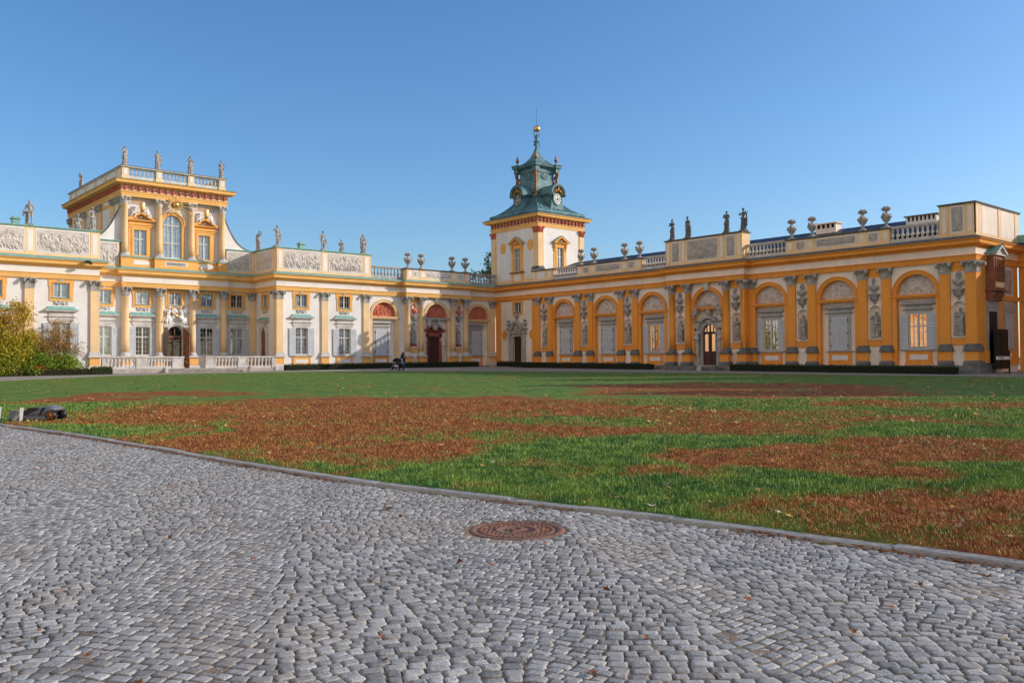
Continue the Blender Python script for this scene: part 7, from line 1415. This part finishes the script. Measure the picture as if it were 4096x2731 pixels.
def hedge(pts, w_, h, m, label, group, den=520, seed=1):
    r = np.random.default_rng(seed); core = MB(); P = []
    for a, b_ in zip(pts[:-1], pts[1:]):
        a = np.array(a); b_ = np.array(b_); L0 = np.linalg.norm(b_-a); t = (b_-a)/L0; nr = np.array((-t[1], t[0])); k = int(L0*den)
        u = r.uniform(0, L0, k); side = r.random(k); q = r.uniform(-w_/2, w_/2, k); z = r.uniform(0, h, k); f = side < .55; q = np.where(f, np.where(r.random(k) < .7, -1, 1)*w_/2+r.normal(0, .03, k), q); z = np.where(f, z, h+r.normal(0, .03, k)); P.append(np.stack([a[0]+t[0]*u+nr[0]*q, a[1]+t[1]*u+nr[1]*q, z], 1))
        v = [a-nr*(w_/2-.04), a+nr*(w_/2-.04), b_+nr*(w_/2-.04), b_-nr*(w_/2-.04)]; core.add([(p[0], p[1], float(G(p[0], p[1]))-.1) for p in v]+[(p[0], p[1], float(G(p[0], p[1]))+h-.05) for p in v], [(0, 1, 2, 3), (4, 5, 6, 7), (0, 1, 5, 4), (1, 2, 6, 5), (2, 3, 7, 6), (3, 0, 4, 7)])
    P = np.concatenate(P); P[:, 2] += G(P[:, 0], P[:, 1]); o = empty('hedge', (*pts[0], float(G(*pts[0])))); tag(o, label, 'hedge', group)
    l = leaves_mesh('foliage', P-np.array(o.location), .07, m, r.normal(.45, .22, len(P)), .6, .1); l.parent = o; obj('hedge_core', core, HEDM_CORE, o)
HEDM_CORE = mat('hedge_core', (.018, .022, .012), .95, .2, 8)
hedge([(3, 67.55), (18.3, 67.55)], .6, .42, HEDB, 'low clipped hedge with browning leaves before the tall bush', 'clipped hedges', 700, 1)
hedge([(18.35, 67.55), (19.75, 67.55)], .62, .52, leafmat('fresh_hedge', (.06, .10, .02), (.15, .19, .05)), 'short green hedge block ending beside the terrace plinth', 'clipped hedges', 900, 2)
hedge([(34.1, 68.6), (46.5, 68.6), (54.5, 67.9)], .7, .5, HEDM, 'long dark box hedge along the sunlit pavilion and the gallery', 'clipped hedges', 420, 3)
hedge([(57.1, 67.6), (57.1, 47.6)], .7, .5, HEDM, 'dark box hedge between clock tower corner and wing portal steps', 'clipped hedges', 330, 4)
hedge([(57.1, 39.6), (57.1, 22.9)], .7, .5, HEDM, 'dark box hedge from wing portal steps to the wing end', 'clipped hedges', 330, 5)
def tree(base, h, blobs, n, size, label, seed):
    r = np.random.default_rng(seed); t = empty('tree', base); tag(t, label, 'tree'); x, y, z = base; tr = MB(); tr.tube([(x, y, z), (x+.1, y, z+h*.4), (x, y+.1, z+h*.75)], .32, 9, .12); P = []; T = []
    for bx, bz, rr_ in blobs:
        tr.tube([(x, y, z+h*.45), ((x+bx)/2, y, (z+h*.5+bz)/2+.3), (bx, y, bz)], .09, 6, .02); k = int(n*rr_**2); nc = max(6, k//22); c = r.normal(0, 1, (nc, 3)); c /= np.linalg.norm(c, axis=1)[:, None]; c *= (rr_*r.random(nc)**.4)[:, None]; ci = r.integers(0, nc, k); P.append(c[ci]+np.array((bx, y, bz))+r.normal(0, .22, (k, 3))); T.append(r.normal(.4, .2, nc)[ci])
    l = leaves_mesh('crown', np.concatenate(P)-np.array(base), size, TREEM, np.concatenate(T), .5, .2); l.parent = t; obj('trunk', tr, BARK, t)
tree((70.6, 85., .5), 15, [(69.7, 12.6, .9), (70.6, 13.0, 1.2), (70.2, 14.7, .6), (68.2, 12.4, .6), (72, 13.5, 1.6), (71.6, 15.2, .7), (72.5, 11.5, 2.2)], 240, .34, 'green and russet tree top rising behind the gallery beside the clock tower', 3)
for bx, by0, hh, sd in ((57., -3., 15., 21), (63.5, 3., 17., 22), (68.5, -5., 18.5, 23), (67.5, 9.5, 16., 24)):   # park trees past the court's open side; their shade falls across the lawn
    tree((bx, by0, .4), hh, [(bx+dx_, hh*q_, rr_) for dx_, q_, rr_ in ((0, .62, 3.2), (-2.4, .5, 2.4), (2.4, .52, 2.4), (-1.4, .82, 2.2), (1.6, .8, 2.2), (0, .95, 1.5), (-3.4, .66, 2.0), (3.4, .68, 2.0))], 430, .55, f'tall park tree past the open side of the court, {["slimmest", "second", "tallest", "beside the annex"][sd-21]} of four', sd)
# bare twigs far behind the roof balustrade
for x, y, l in ((48.2, 92, 'bare thin branches showing over the dark roof balustrade, nearer the sunlit pavilion'), (53.6, 95, 'bare thin branches showing over the dark roof balustrade, nearer the urns')):
    t = empty('bare_tree', (x, y, .5)); tag(t, l, 'tree', 'bare trees behind the gallery'); m = MB(); m.tube([(x, y, .5), (x+.1, y, 8), (x, y, 10.5)], .22, 7, .1); obj('trunk', m, BARK, t); m = MB()
    for k in range(26):
        a = rng.uniform(-1.1, 1.1); L0 = rng.uniform(1.2, 2.8); p = [(x, y, 9.4+rng.uniform(-.5, .7))]
        for q in range(4): p.append((p[-1][0]+math.sin(a)*L0/4+rng.normal(0, .06), y+rng.normal(0, .2), p[-1][2]+math.cos(a)*L0/4*.85)); a += rng.normal(0, .25)
        m.tube(p, .03, 4, .008)
        for q in p[2:]: m.tube([q, (q[0]+rng.normal(0, .3), q[1], q[2]+rng.uniform(.1, .45))], .012, 3, .004)
    obj('branches', m, BARK, t)

# ------------------------------------------------------------------ robotic mower in its dock, guard brackets
def turn(o, ang): o.rotation_euler = (0, 0, ang)
YAW = math.atan2(RT[1], RT[0])
GREYP = mat('grey_mower_plastic', (.16, .165, .17), .38, .1, 3, .02, 40, .03, spec=.5); BLKP = mat('black_mower_plastic', (.012, .013, .015), .35, .1, 3, spec=.5); ORNG = mat('muddy_orange_rim', (.45, .15, .03), .7, .3, 12, .3, 40, .3, col2=(.12, .06, .03)); STEEL = mat('galvanised_steel', (.55, .56, .58), .45, .12, 6, .08, 40, .05, metal=.35)
def local(parent, name, mb, m): me = mb.mesh(name, m); o = bpy.data.objects.new(name, me); C.objects.link(o); o.parent = parent; return o
mw = empty('robotic_mower', (5.12, 22.86, float(G(5.12, 22.86))+.06)); turn(mw, YAW); tag(mw, 'grey robotic lawn mower with black stripes and muddy orange wheel', 'lawn mower')
def hull(secs, m_=None):
    mb = MB(); n = 20; v = []
    for x, hw, zb, zt_ in secs:
        for k in range(n): a = 2*PI*k/n; c, s = math.cos(a), math.sin(a); v.append((x, hw*abs(c)**.55*(1 if c > 0 else -1), (zb+zt_)/2+(zt_-zb)/2*abs(s)**.6*(1 if s > 0 else -1)))
    mb.add(v, [(i*n+k, i*n+(k+1) % n, (i+1)*n+(k+1) % n, (i+1)*n+k) for i in range(len(secs)-1) for k in range(n)]+[tuple(range(n)), tuple((len(secs)-1)*n+k for k in range(n))], True); return mb
local(mw, 'body', hull([(-.37, .14, .10, .19), (-.33, .2, .07, .215), (-.2, .235, .055, .25), (-.05, .25, .05, .28), (.1, .25, .05, .30), (.2, .25, .06, .31), (.3, .25, .17, .315), (.38, .24, .21, .305), (.44, .2, .225, .275)]), GREYP)
q = MB()
for s in (-1, 1):                                             # raised black side stripe and windscreen band
    y0, y1 = sorted((s*.245, s*.262)); q.prism([(.06, .12), (.11, .12), (.22, .30), (.15, .30)], y0, y1); q.prism([(-.36, .2), (-.3, .12), (.02, .235), (.08, .285), (-.05, .285), (-.2, .255)], *sorted((s*.236, s*.257)))
q.frus(-.3, .05, -.17, .17, .22, -.24, .05, -.14, .14, .292); local(mw, 'stripe', q, BLKP)
q = MB(); q.frus(.12, .34, -.16, .16, .3, .16, .32, -.12, .12, .335); local(mw, 'top_lid', q, GREYP)
q = MB(); q.frus(-.2, .26, -.265, .265, .02, -.3, .3, -.255, .255, .1); local(mw, 'skirt', q, GREYP)
for s in (-1, 1):
    wm = MB(); wm.tube([(.345, s*.19, .115), (.345, s*.27, .115)], .118, 20)
    o = local(mw, 'wheel', wm, BLKP); rm = MB()
    for k in range(5): a = 2*PI*k/5+.3; rm.prism([(.345+math.cos(a-.3)*.035, .115+math.sin(a-.3)*.035), (.345+math.cos(a-.38)*.1, .115+math.sin(a-.38)*.1), (.345+math.cos(a+.38)*.1, .115+math.sin(a+.38)*.1), (.345+math.cos(a+.3)*.035, .115+math.sin(a+.3)*.035)], *sorted((s*.268, s*.282)))
    rm.tube([(.345, s*.265, .115), (.345, s*.29, .115)], .045, 14); local(o, 'rim', rm, ORNG)
    wm = MB(); wm.tube([(-.27, s*.1, .05), (-.27, s*.15, .05)], .055, 14); local(mw, 'front_wheel', wm, BLKP)
dk = empty('charging_station', (4.72, 23.15, float(G(4.72, 23.15))+.05)); turn(dk, YAW); tag(dk, 'dark charging dock at the nose of the robotic mower', 'charging station')
q = MB(); q.box(-.2, .28, -.26, .26, 0, .035); local(dk, 'base_plate', q, BLKP); q = MB(); q.frus(-.2, .02, -.13, .13, .03, -.17, .0, -.1, .1, .235); q.frus(-.02, .1, -.06, .06, .13, -.02, .08, -.05, .05, .19); local(dk, 'tower', q, GREYP); q = MB(); q.box(-.205, -.19, -.06, .06, .07, .15); local(dk, 'lamp_cover', q, BRICKB)
for x, y, l in ((4.62, 22.62, 'folded galvanised steel guard bracket standing in front of the charging dock'), (4.30, 23.3, 'folded galvanised steel guard bracket cut by the picture edge')):
    b = empty('guard_bracket', (x, y, float(G(x, y))+.03)); turn(b, YAW-R(22)); tag(b, l, 'bracket', 'guard brackets'); q = MB()
    q.prism([(-.24, 0), (-.225, 0), (.06, .33), (.055, .345), (.045, .345)], -.045, .045); q.box(-.1, -.1, -.1, -.1, 0, 0); local(b, 'sloping_plate', q, STEEL); q = MB(); q.frus(.0, .012, -.045, .045, 0, .05, .062, -.045, .045, .345); q.box(.018, .05, -.046, -.04, .0, .345); local(b, 'upright', q, STEEL)

# ------------------------------------------------------------------ visitors with a stroller
SKIN = mat('skin', (.52, .29, .20), .6, .08, 8); DENIM = mat('blue_denim', (.035, .075, .15), .9, .3, 10, .2, 80, .1); NAVY = mat('navy_jacket', (.012, .022, .05), .85, .2, 8, .2, 60, .1); HAIRD = mat('dark_brown_hair', (.03, .016, .01), .6, .3, 20); HAIRR = mat('reddish_blond_hair', (.30, .12, .05), .6, .2, 20); GREYT = mat('pale_grey_trousers', (.42, .40, .38), .9, .1, 10); SHOEW = mat('white_shoe', (.75, .74, .72), .6, .05, 10); SHOEB = mat('black_shoe', (.015, .015, .016), .6, .1, 10); BLKF = mat('black_fabric', (.012, .013, .016), .8, .2, 10)
def hand(w, d, s=1):
    w = np.array(w); d = np.array(d)/np.linalg.norm(d); P = [('e', tuple(w+d*.045), (.034, .024, .045))]; sd = np.cross(d, (0, 1, 0)); sd = sd/ (np.linalg.norm(sd)+1e-6)
    for k, l in zip((-1.5, -.5, .5, 1.5), (.05, .062, .058, .042)): a = w+d*.08+sd*k*.014; b = a+d*l*.6+np.array((0, -.01, -.008)); P += [('c', tuple(a), tuple(b), .0105, .0095), ('c', tuple(b), tuple(b+d*l*.4+np.array((0, -.014, -.016))), .0095, .008)]
    a = w+d*.03+sd*.03*s; P.append(('c', tuple(a), tuple(a+sd*.028*s+d*.035), .0115, .009)); return P
wx, wy = 42.75, 63.5; wz = float(G(wx, wy))-.02
lk, la, lt = (-.04, -.06, .46), (.0, -.06, .09), (-.15, -.07, .035); rk, ra, rt_ = (.07, .07, .46), (.27, .07, .17), (.2, .07, .045)
body = [('e', (0, 0, .93), (.13, .15, .13)), ('c', (0, 0, .95), (-.02, 0, 1.25), .115, .13), ('c', (-.02, -.16, 1.33), (-.02, .16, 1.33), .06, .06), ('c', (-.02, 0, 1.36), (.01, 0, 1.46), .05, .045), ('e', (.03, 0, 1.56), (.095, .075, .11)), ('c', (.12, 0, 1.545), (.135, 0, 1.53), .016, .012), ('c', (.1, 0, 1.50), (.105, 0, 1.50), .018, .018), ('e', (.02, -.08, 1.55), (.022, .012, .03)), ('e', (.02, .08, 1.55), (.022, .012, .03)),
        ('c', (0, -.07, .9), lk, .09, .06), ('c', lk, la, .058, .04), ('c', la, lt, .04, .03), ('c', (0, .07, .9), rk, .09, .06), ('c', rk, ra, .058, .04), ('c', ra, rt_, .04, .03),
        ('c', (-.02, -.18, 1.32), (-.16, -.22, 1.1), .048, .042), ('c', (-.16, -.22, 1.1), (-.36, -.16, 1.0), .04, .028), ('c', (-.02, .18, 1.32), (.12, .2, 1.08), .048, .042), ('c', (.12, .2, 1.08), (-.02, .02, 1.02), .04, .028)]+hand((-.36, -.16, 1.0), (-1, 0, -.15))+hand((-.02, .02, 1.02), (-.8, -.5, 0), -1)
wo_ = bpy.data.objects.new('person', sculpt('person', body, .012, SKIN, 1)); C.objects.link(wo_); wo_.location = (wx, wy, wz); turn(wo_, YAW); wo_.scale = (.95,)*3; tag(wo_, 'person in navy jacket and jeans carrying a child while pushing a black stroller', 'person')
def wear(name, parts, m, par): o = bpy.data.objects.new(name, sculpt(name, parts, .018, m)); C.objects.link(o); o.parent = par
wear('jeans', [('e', (0, 0, .93), (.15, .17, .14)), ('c', (0, -.07, .9), lk, .108, .078), ('c', lk, (0, -.06, .12), .075, .062), ('c', (0, .07, .9), rk, .108, .078), ('c', rk, (.25, .07, .2), .075, .062)], DENIM, wo_)
wear('jacket', [('c', (0, 0, .98), (-.02, 0, 1.26), .15, .155), ('c', (-.02, -.16, 1.33), (-.02, .16, 1.33), .078, .078), ('c', (-.02, -.18, 1.32), (-.16, -.22, 1.1), .068, .06), ('c', (-.16, -.22, 1.1), (-.33, -.165, 1.01), .058, .045), ('c', (-.02, .18, 1.32), (.12, .2, 1.08), .068, .06), ('c', (.12, .2, 1.08), (.02, .06, 1.03), .058, .045)], NAVY, wo_)
wear('hair', [('e', (-.01, 0, 1.60), (.1, .088, .095)), ('c', (-.07, 0, 1.6), (-.09, 0, 1.42), .06, .05), ('c', (-.02, -.07, 1.6), (-.04, -.07, 1.45), .035, .03), ('c', (-.02, .07, 1.6), (-.04, .07, 1.45), .035, .03)], HAIRD, wo_)
wear('shoe', [('c', (.0, -.06, .07), (-.16, -.07, .04), .05, .04)], SHOEB, wo_); wear('shoe', [('c', (.28, .07, .17), (.2, .07, .05), .05, .042)], SHOEW, wo_)
kid = [('e', (0, 0, .12), (.09, .09, .09)), ('c', (0, 0, .14), (.0, 0, .36), .085, .09), ('c', (0, 0, .38), (0, 0, .46), .035, .035), ('e', (0, 0, .55), (.08, .07, .09)), ('c', (-.075, 0, .54), (-.09, 0, .535), .013, .01), ('c', (.02, -.06, .1), (.02, -.16, -.06), .06, .045), ('c', (.02, -.16, -.06), (.08, -.17, -.25), .04, .03), ('c', (.08, -.17, -.25), (.14, -.17, -.3), .028, .022), ('c', (.0, .06, .1), (.06, .14, -.06), .06, .045), ('c', (.06, .14, -.06), (.0, .14, -.24), .04, .03),
       ('c', (0, -.1, .34), (.08, -.12, .2), .035, .03), ('c', (.08, -.12, .2), (.17, -.08, .24), .028, .022), ('c', (0, .1, .34), (.1, .1, .28), .035, .03), ('c', (.1, .1, .28), (.17, .05, .33), .028, .022)]+hand((.17, -.08, .24), (1, .3, .2))+hand((.17, .05, .33), (1, -.3, .2))
ko = bpy.data.objects.new('person', sculpt('person', kid, .011, SKIN, 1)); C.objects.link(ko); ko.location = (wx-RT[0]*.16-FW[0]*.12, wy-RT[1]*.16-FW[1]*.12, wz+.9); turn(ko, YAW); tag(ko, 'small child in navy top and pale trousers carried on the hip beside the stroller', 'person')
wear('top', [('c', (0, 0, .16), (0, 0, .36), .105, .108), ('c', (0, -.1, .34), (.08, -.12, .2), .05, .045), ('c', (0, .1, .34), (.1, .1, .28), .05, .045)], NAVY, ko); wear('trousers', [('e', (0, 0, .12), (.105, .105, .09)), ('c', (.02, -.06, .1), (.02, -.16, -.06), .075, .058), ('c', (.02, -.16, -.06), (.07, -.17, -.22), .055, .045), ('c', (.0, .06, .1), (.06, .14, -.06), .075, .058), ('c', (.06, .14, -.06), (.01, .14, -.2), .055, .045)], GREYT, ko)
wear('hair', [('e', (.02, 0, .585), (.085, .078, .075))], HAIRR, ko); wear('shoe', [('c', (.08, -.17, -.27), (.15, -.17, -.33), .036, .03)], SHOEW, ko)
sx_, sy_ = wx-RT[0]*.78-FW[0]*.14, wy-RT[1]*.78-FW[1]*.14; sv = empty('stroller', (sx_, sy_, float(G(sx_, sy_))-.02)); turn(sv, YAW); tag(sv, 'black folding stroller with a hooded seat and bags in its basket', 'stroller')
for nm, x, y in (('wheel', -.32, -.22), ('wheel', -.32, .22), ('wheel', .3, -.26), ('wheel', .3, .26)):
    q = MB(); q.tube([(x, y-.025, .13), (x, y+.025, .13)], .13, 18); o = local(sv, nm, q, BLKF); q = MB(); q.tube([(x, y-.03, .13), (x, y+.03, .13)], .075, 12); local(o, 'rim', q, STEEL)
q = MB()
for s in (-1, 1): q.tube([(-.32, s*.2, .14), (.0, s*.22, .5), (.36, s*.22, .98), (.44, s*.22, 1.0)], .016, 7); q.tube([(.3, s*.24, .14), (.05, s*.22, .55), (-.2, s*.22, .42)], .014, 7)
q.tube([(.44, -.22, 1.0), (.44, .22, 1.0)], .02, 8); q.tube([(-.32, -.2, .14), (-.32, .2, .14)], .012, 6); q.tube([(.3, -.24, .14), (.3, .24, .14)], .012, 6); local(sv, 'frame', q, STEEL)
q = MB(); q.frus(-.3, .1, -.2, .2, .4, -.24, .12, -.2, .2, .46); q.prism([(.02, .42), (.12, .42), (.3, .95), (.22, .98)], -.2, .2); q.prism([(-.44, .34), (-.3, .42), (-.28, .46), (-.42, .38)], -.17, .17); local(sv, 'seat', q, BLKF)
q = MB(); q.strip(arc(.22, .68, .40, R(10), R(165), 14), arc(.22, .68, .37, R(10), R(165), 14), -.23, .23); q.prism([(.22, .68)]+arc(.22, .68, .385, R(10), R(165), 14), -.235, -.222); q.prism([(.22, .68)]+arc(.22, .68, .385, R(10), R(165), 14), .222, .235); local(sv, 'hood', q, BLKF)
q = MB(); q.frus(-.18, .24, -.17, .17, .16, -.2, .27, -.2, .2, .34); local(sv, 'basket', q, BLKF); q = MB(); q.add(*cap_rings((.1, -.16, .36), (.2, -.14, .42), .1, .08), True); q.add(*cap_rings((.22, -.1, .3), (.28, -.05, .36), .08, .07), True); local(sv, 'shopping_bag', q, SHOEW); q = MB(); q.add(*cap_rings((-.02, -.2, .42), (.02, -.2, .42), .05, .05), True); local(sv, 'red_ball', q, mat('red_plastic', (.6, .03, .04), .4, .05, 5))

# ------------------------------------------------------------------ small things by the walls
for x, y, X, l in ((24.0, 68.55, 0, 'rounded guard stone at the near end of the entrance steps'), (31.0, 68.8, 0, 'rounded guard stone at the far end of the entrance steps'), (56.4, 42.2, 1, 'rounded guard stone in the shade before the wing portal steps')):
    z = float(G(x, y))-.08; q = MB(); q.lathe([(.21, 0), (.22, .1), (.21, .3), (.18, .42), (.1, .5), (.02, .52)], (x, y, z), 16); tag(obj('guard_stone', q, STONE), l, 'stone bollard', 'guard stones')
for x, y, l in ((40.95, 69.4, 'small white plaque on a thin stake before the sunlit pavilion window'), (57.4, 69.0, 'small white plaque on a thin stake in the shaded gallery corner')):
    s = empty('plant_sign', (x, y, .5)); tag(s, l, 'sign', 'small stake signs'); q = MB(); q.box(x-.015, x+.015, y-.01, y+.01, .5, 1.5); obj('stake', q, STEEL, s); q = MB(); q.box(x-.2, x+.2, y-.025, y-.012, 1.43, 1.56); obj('plate', q, SIGNW, s); q = MB()
    for k in range(2): q.box(x-.16, x+.1+.05*k, y-.03, y-.0255, 1.515-.04*k, 1.527-.04*k)
    obj('lettering', q, BLACK, s)
s = empty('direction_sign', (61.0, 21.2, .45)); tag(s, 'white direction sign board on a dark post by the black end door', 'sign'); q = MB(); q.box(61.1, 61.18, 21.2, 21.28, .4, 1.9); q.box(60.3, 61.2, 21.2, 21.26, .45, .52); obj('post', q, BLACK, s); q = MB(); q.box(58.85, 61.05, 21.15, 21.2, 1.31, 1.52); obj('board', q, SIGNW, s); q = MB()
q.strip([(59.05, 1.415), (59.13, 1.46)], [(59.02, 1.415), (59.10, 1.48)], 21.14, 21.151); q.strip([(59.05, 1.415), (59.13, 1.37)], [(59.02, 1.415), (59.10, 1.35)], 21.14, 21.151)
for k in range(2):
    xx = 59.25
    while xx < 59.95: l = rng.uniform(.03, .09); q.box(xx, xx+l, 21.14, 21.151, 1.445-.07*k, 1.475-.07*k); xx += l+.025
q.strip([(60.75, 1.36), (60.85, 1.47)], [(60.78, 1.36), (60.87, 1.44)], 21.14, 21.151); q.strip([(60.85, 1.47), (60.95, 1.36)], [(60.85, 1.44), (60.92, 1.36)], 21.14, 21.151); obj('lettering', q, BLACK, s); q = MB(); q.box(61.3, 61.5, 21.2, 21.22, 1.5, 1.72); obj('notice', q, SIGNW, s)
q = MB(); q.box(18.45, 18.75, 69.15, 69.5, 8.98, 9.1); q.prism([(18.5, 8.9), (18.8, 8.8), (18.85, 8.93), (18.6, 9.02)], 69.0, 69.3); obj('floodlight', q, BLACK, main)

# ------------------------------------------------------------------ clear the pattern objects away
for n_ in list(PROTO): drop(bpy.data.objects[n_])

# ------------------------------------------------------------------ camera, sun and sky
cam = bpy.data.cameras.new('camera'); co = bpy.data.objects.new('camera', cam); C.objects.link(co); bpy.context.scene.camera = co
cam.sensor_width = 36; cam.lens = 30.53; cam.clip_end = 9000; cam.clip_start = .05
yaw, pit, rol = R(48.942), R(1.2203), R(.3931)
f_ = Vector((math.cos(yaw)*math.cos(pit), math.sin(yaw)*math.cos(pit), math.sin(pit))); r_ = Vector((math.sin(yaw), -math.cos(yaw), 0)); u_ = r_.cross(f_)
r2, u2 = r_*math.cos(rol)-u_*math.sin(rol), r_*math.sin(rol)+u_*math.cos(rol)
co.matrix_world = Matrix(((r2.x, u2.x, -f_.x, 0), (r2.y, u2.y, -f_.y, 0), (r2.z, u2.z, -f_.z, 1.5), (0, 0, 0, 1)))
SD = Vector((.746, -.561, .358)).normalized(); el = math.asin(SD.z)
sl = bpy.data.lights.new('sun', 'SUN'); sl.energy = 2.55; sl.angle = R(.53); sl.color = (1, .91, .80); so = bpy.data.objects.new('sun', sl); C.objects.link(so); so.rotation_euler = SD.to_track_quat('Z', 'Y').to_euler()
wd_ = bpy.data.worlds.new('World'); bpy.context.scene.world = wd_; wd_.use_nodes = True; nt = wd_.node_tree; bg = nt.nodes['Background']; sk = nt.nodes.new('ShaderNodeTexSky'); sk.sky_type = 'NISHITA'; sk.sun_disc = False; sk.sun_elevation = el; sk.sun_rotation = math.atan2(SD.x, SD.y); sk.air_density = 1.0; sk.dust_density = 1.2; sk.ozone_density = 4.5
hs = nt.nodes.new('ShaderNodeHueSaturation'); hs.inputs['Saturation'].default_value = 1.12; nt.links.new(sk.outputs[0], hs.inputs['Color']); 
N = nt.nodes; L = nt.links; tc = N.new('ShaderNodeTexCoord')                # cloud glow added unseen behind the camera to fill the shaded wing
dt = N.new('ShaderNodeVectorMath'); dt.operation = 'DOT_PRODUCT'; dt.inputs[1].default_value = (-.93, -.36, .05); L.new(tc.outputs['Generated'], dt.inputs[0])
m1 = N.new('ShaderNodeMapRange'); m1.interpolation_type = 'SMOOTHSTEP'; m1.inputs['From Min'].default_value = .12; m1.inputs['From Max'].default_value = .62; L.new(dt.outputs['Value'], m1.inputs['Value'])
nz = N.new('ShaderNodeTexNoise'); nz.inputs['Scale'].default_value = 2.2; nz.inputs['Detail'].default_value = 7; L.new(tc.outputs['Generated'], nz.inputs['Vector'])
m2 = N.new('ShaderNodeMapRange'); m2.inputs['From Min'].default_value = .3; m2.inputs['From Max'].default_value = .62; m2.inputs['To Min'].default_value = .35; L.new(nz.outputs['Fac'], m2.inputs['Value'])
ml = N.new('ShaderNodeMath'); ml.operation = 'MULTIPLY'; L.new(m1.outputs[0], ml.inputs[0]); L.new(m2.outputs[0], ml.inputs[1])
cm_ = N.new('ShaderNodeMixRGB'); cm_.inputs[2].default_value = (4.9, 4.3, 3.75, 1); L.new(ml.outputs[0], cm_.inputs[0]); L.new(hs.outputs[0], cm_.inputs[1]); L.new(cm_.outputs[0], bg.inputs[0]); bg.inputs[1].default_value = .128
sc_ = bpy.context.scene; sc_.view_settings.view_transform = 'Standard'; sc_.view_settings.look = 'None'; sc_.view_settings.exposure = .55; sc_.view_settings.gamma = 1
sc_.cycles.max_bounces = 8; sc_.cycles.diffuse_bounces = 4; sc_.cycles.glossy_bounces = 3
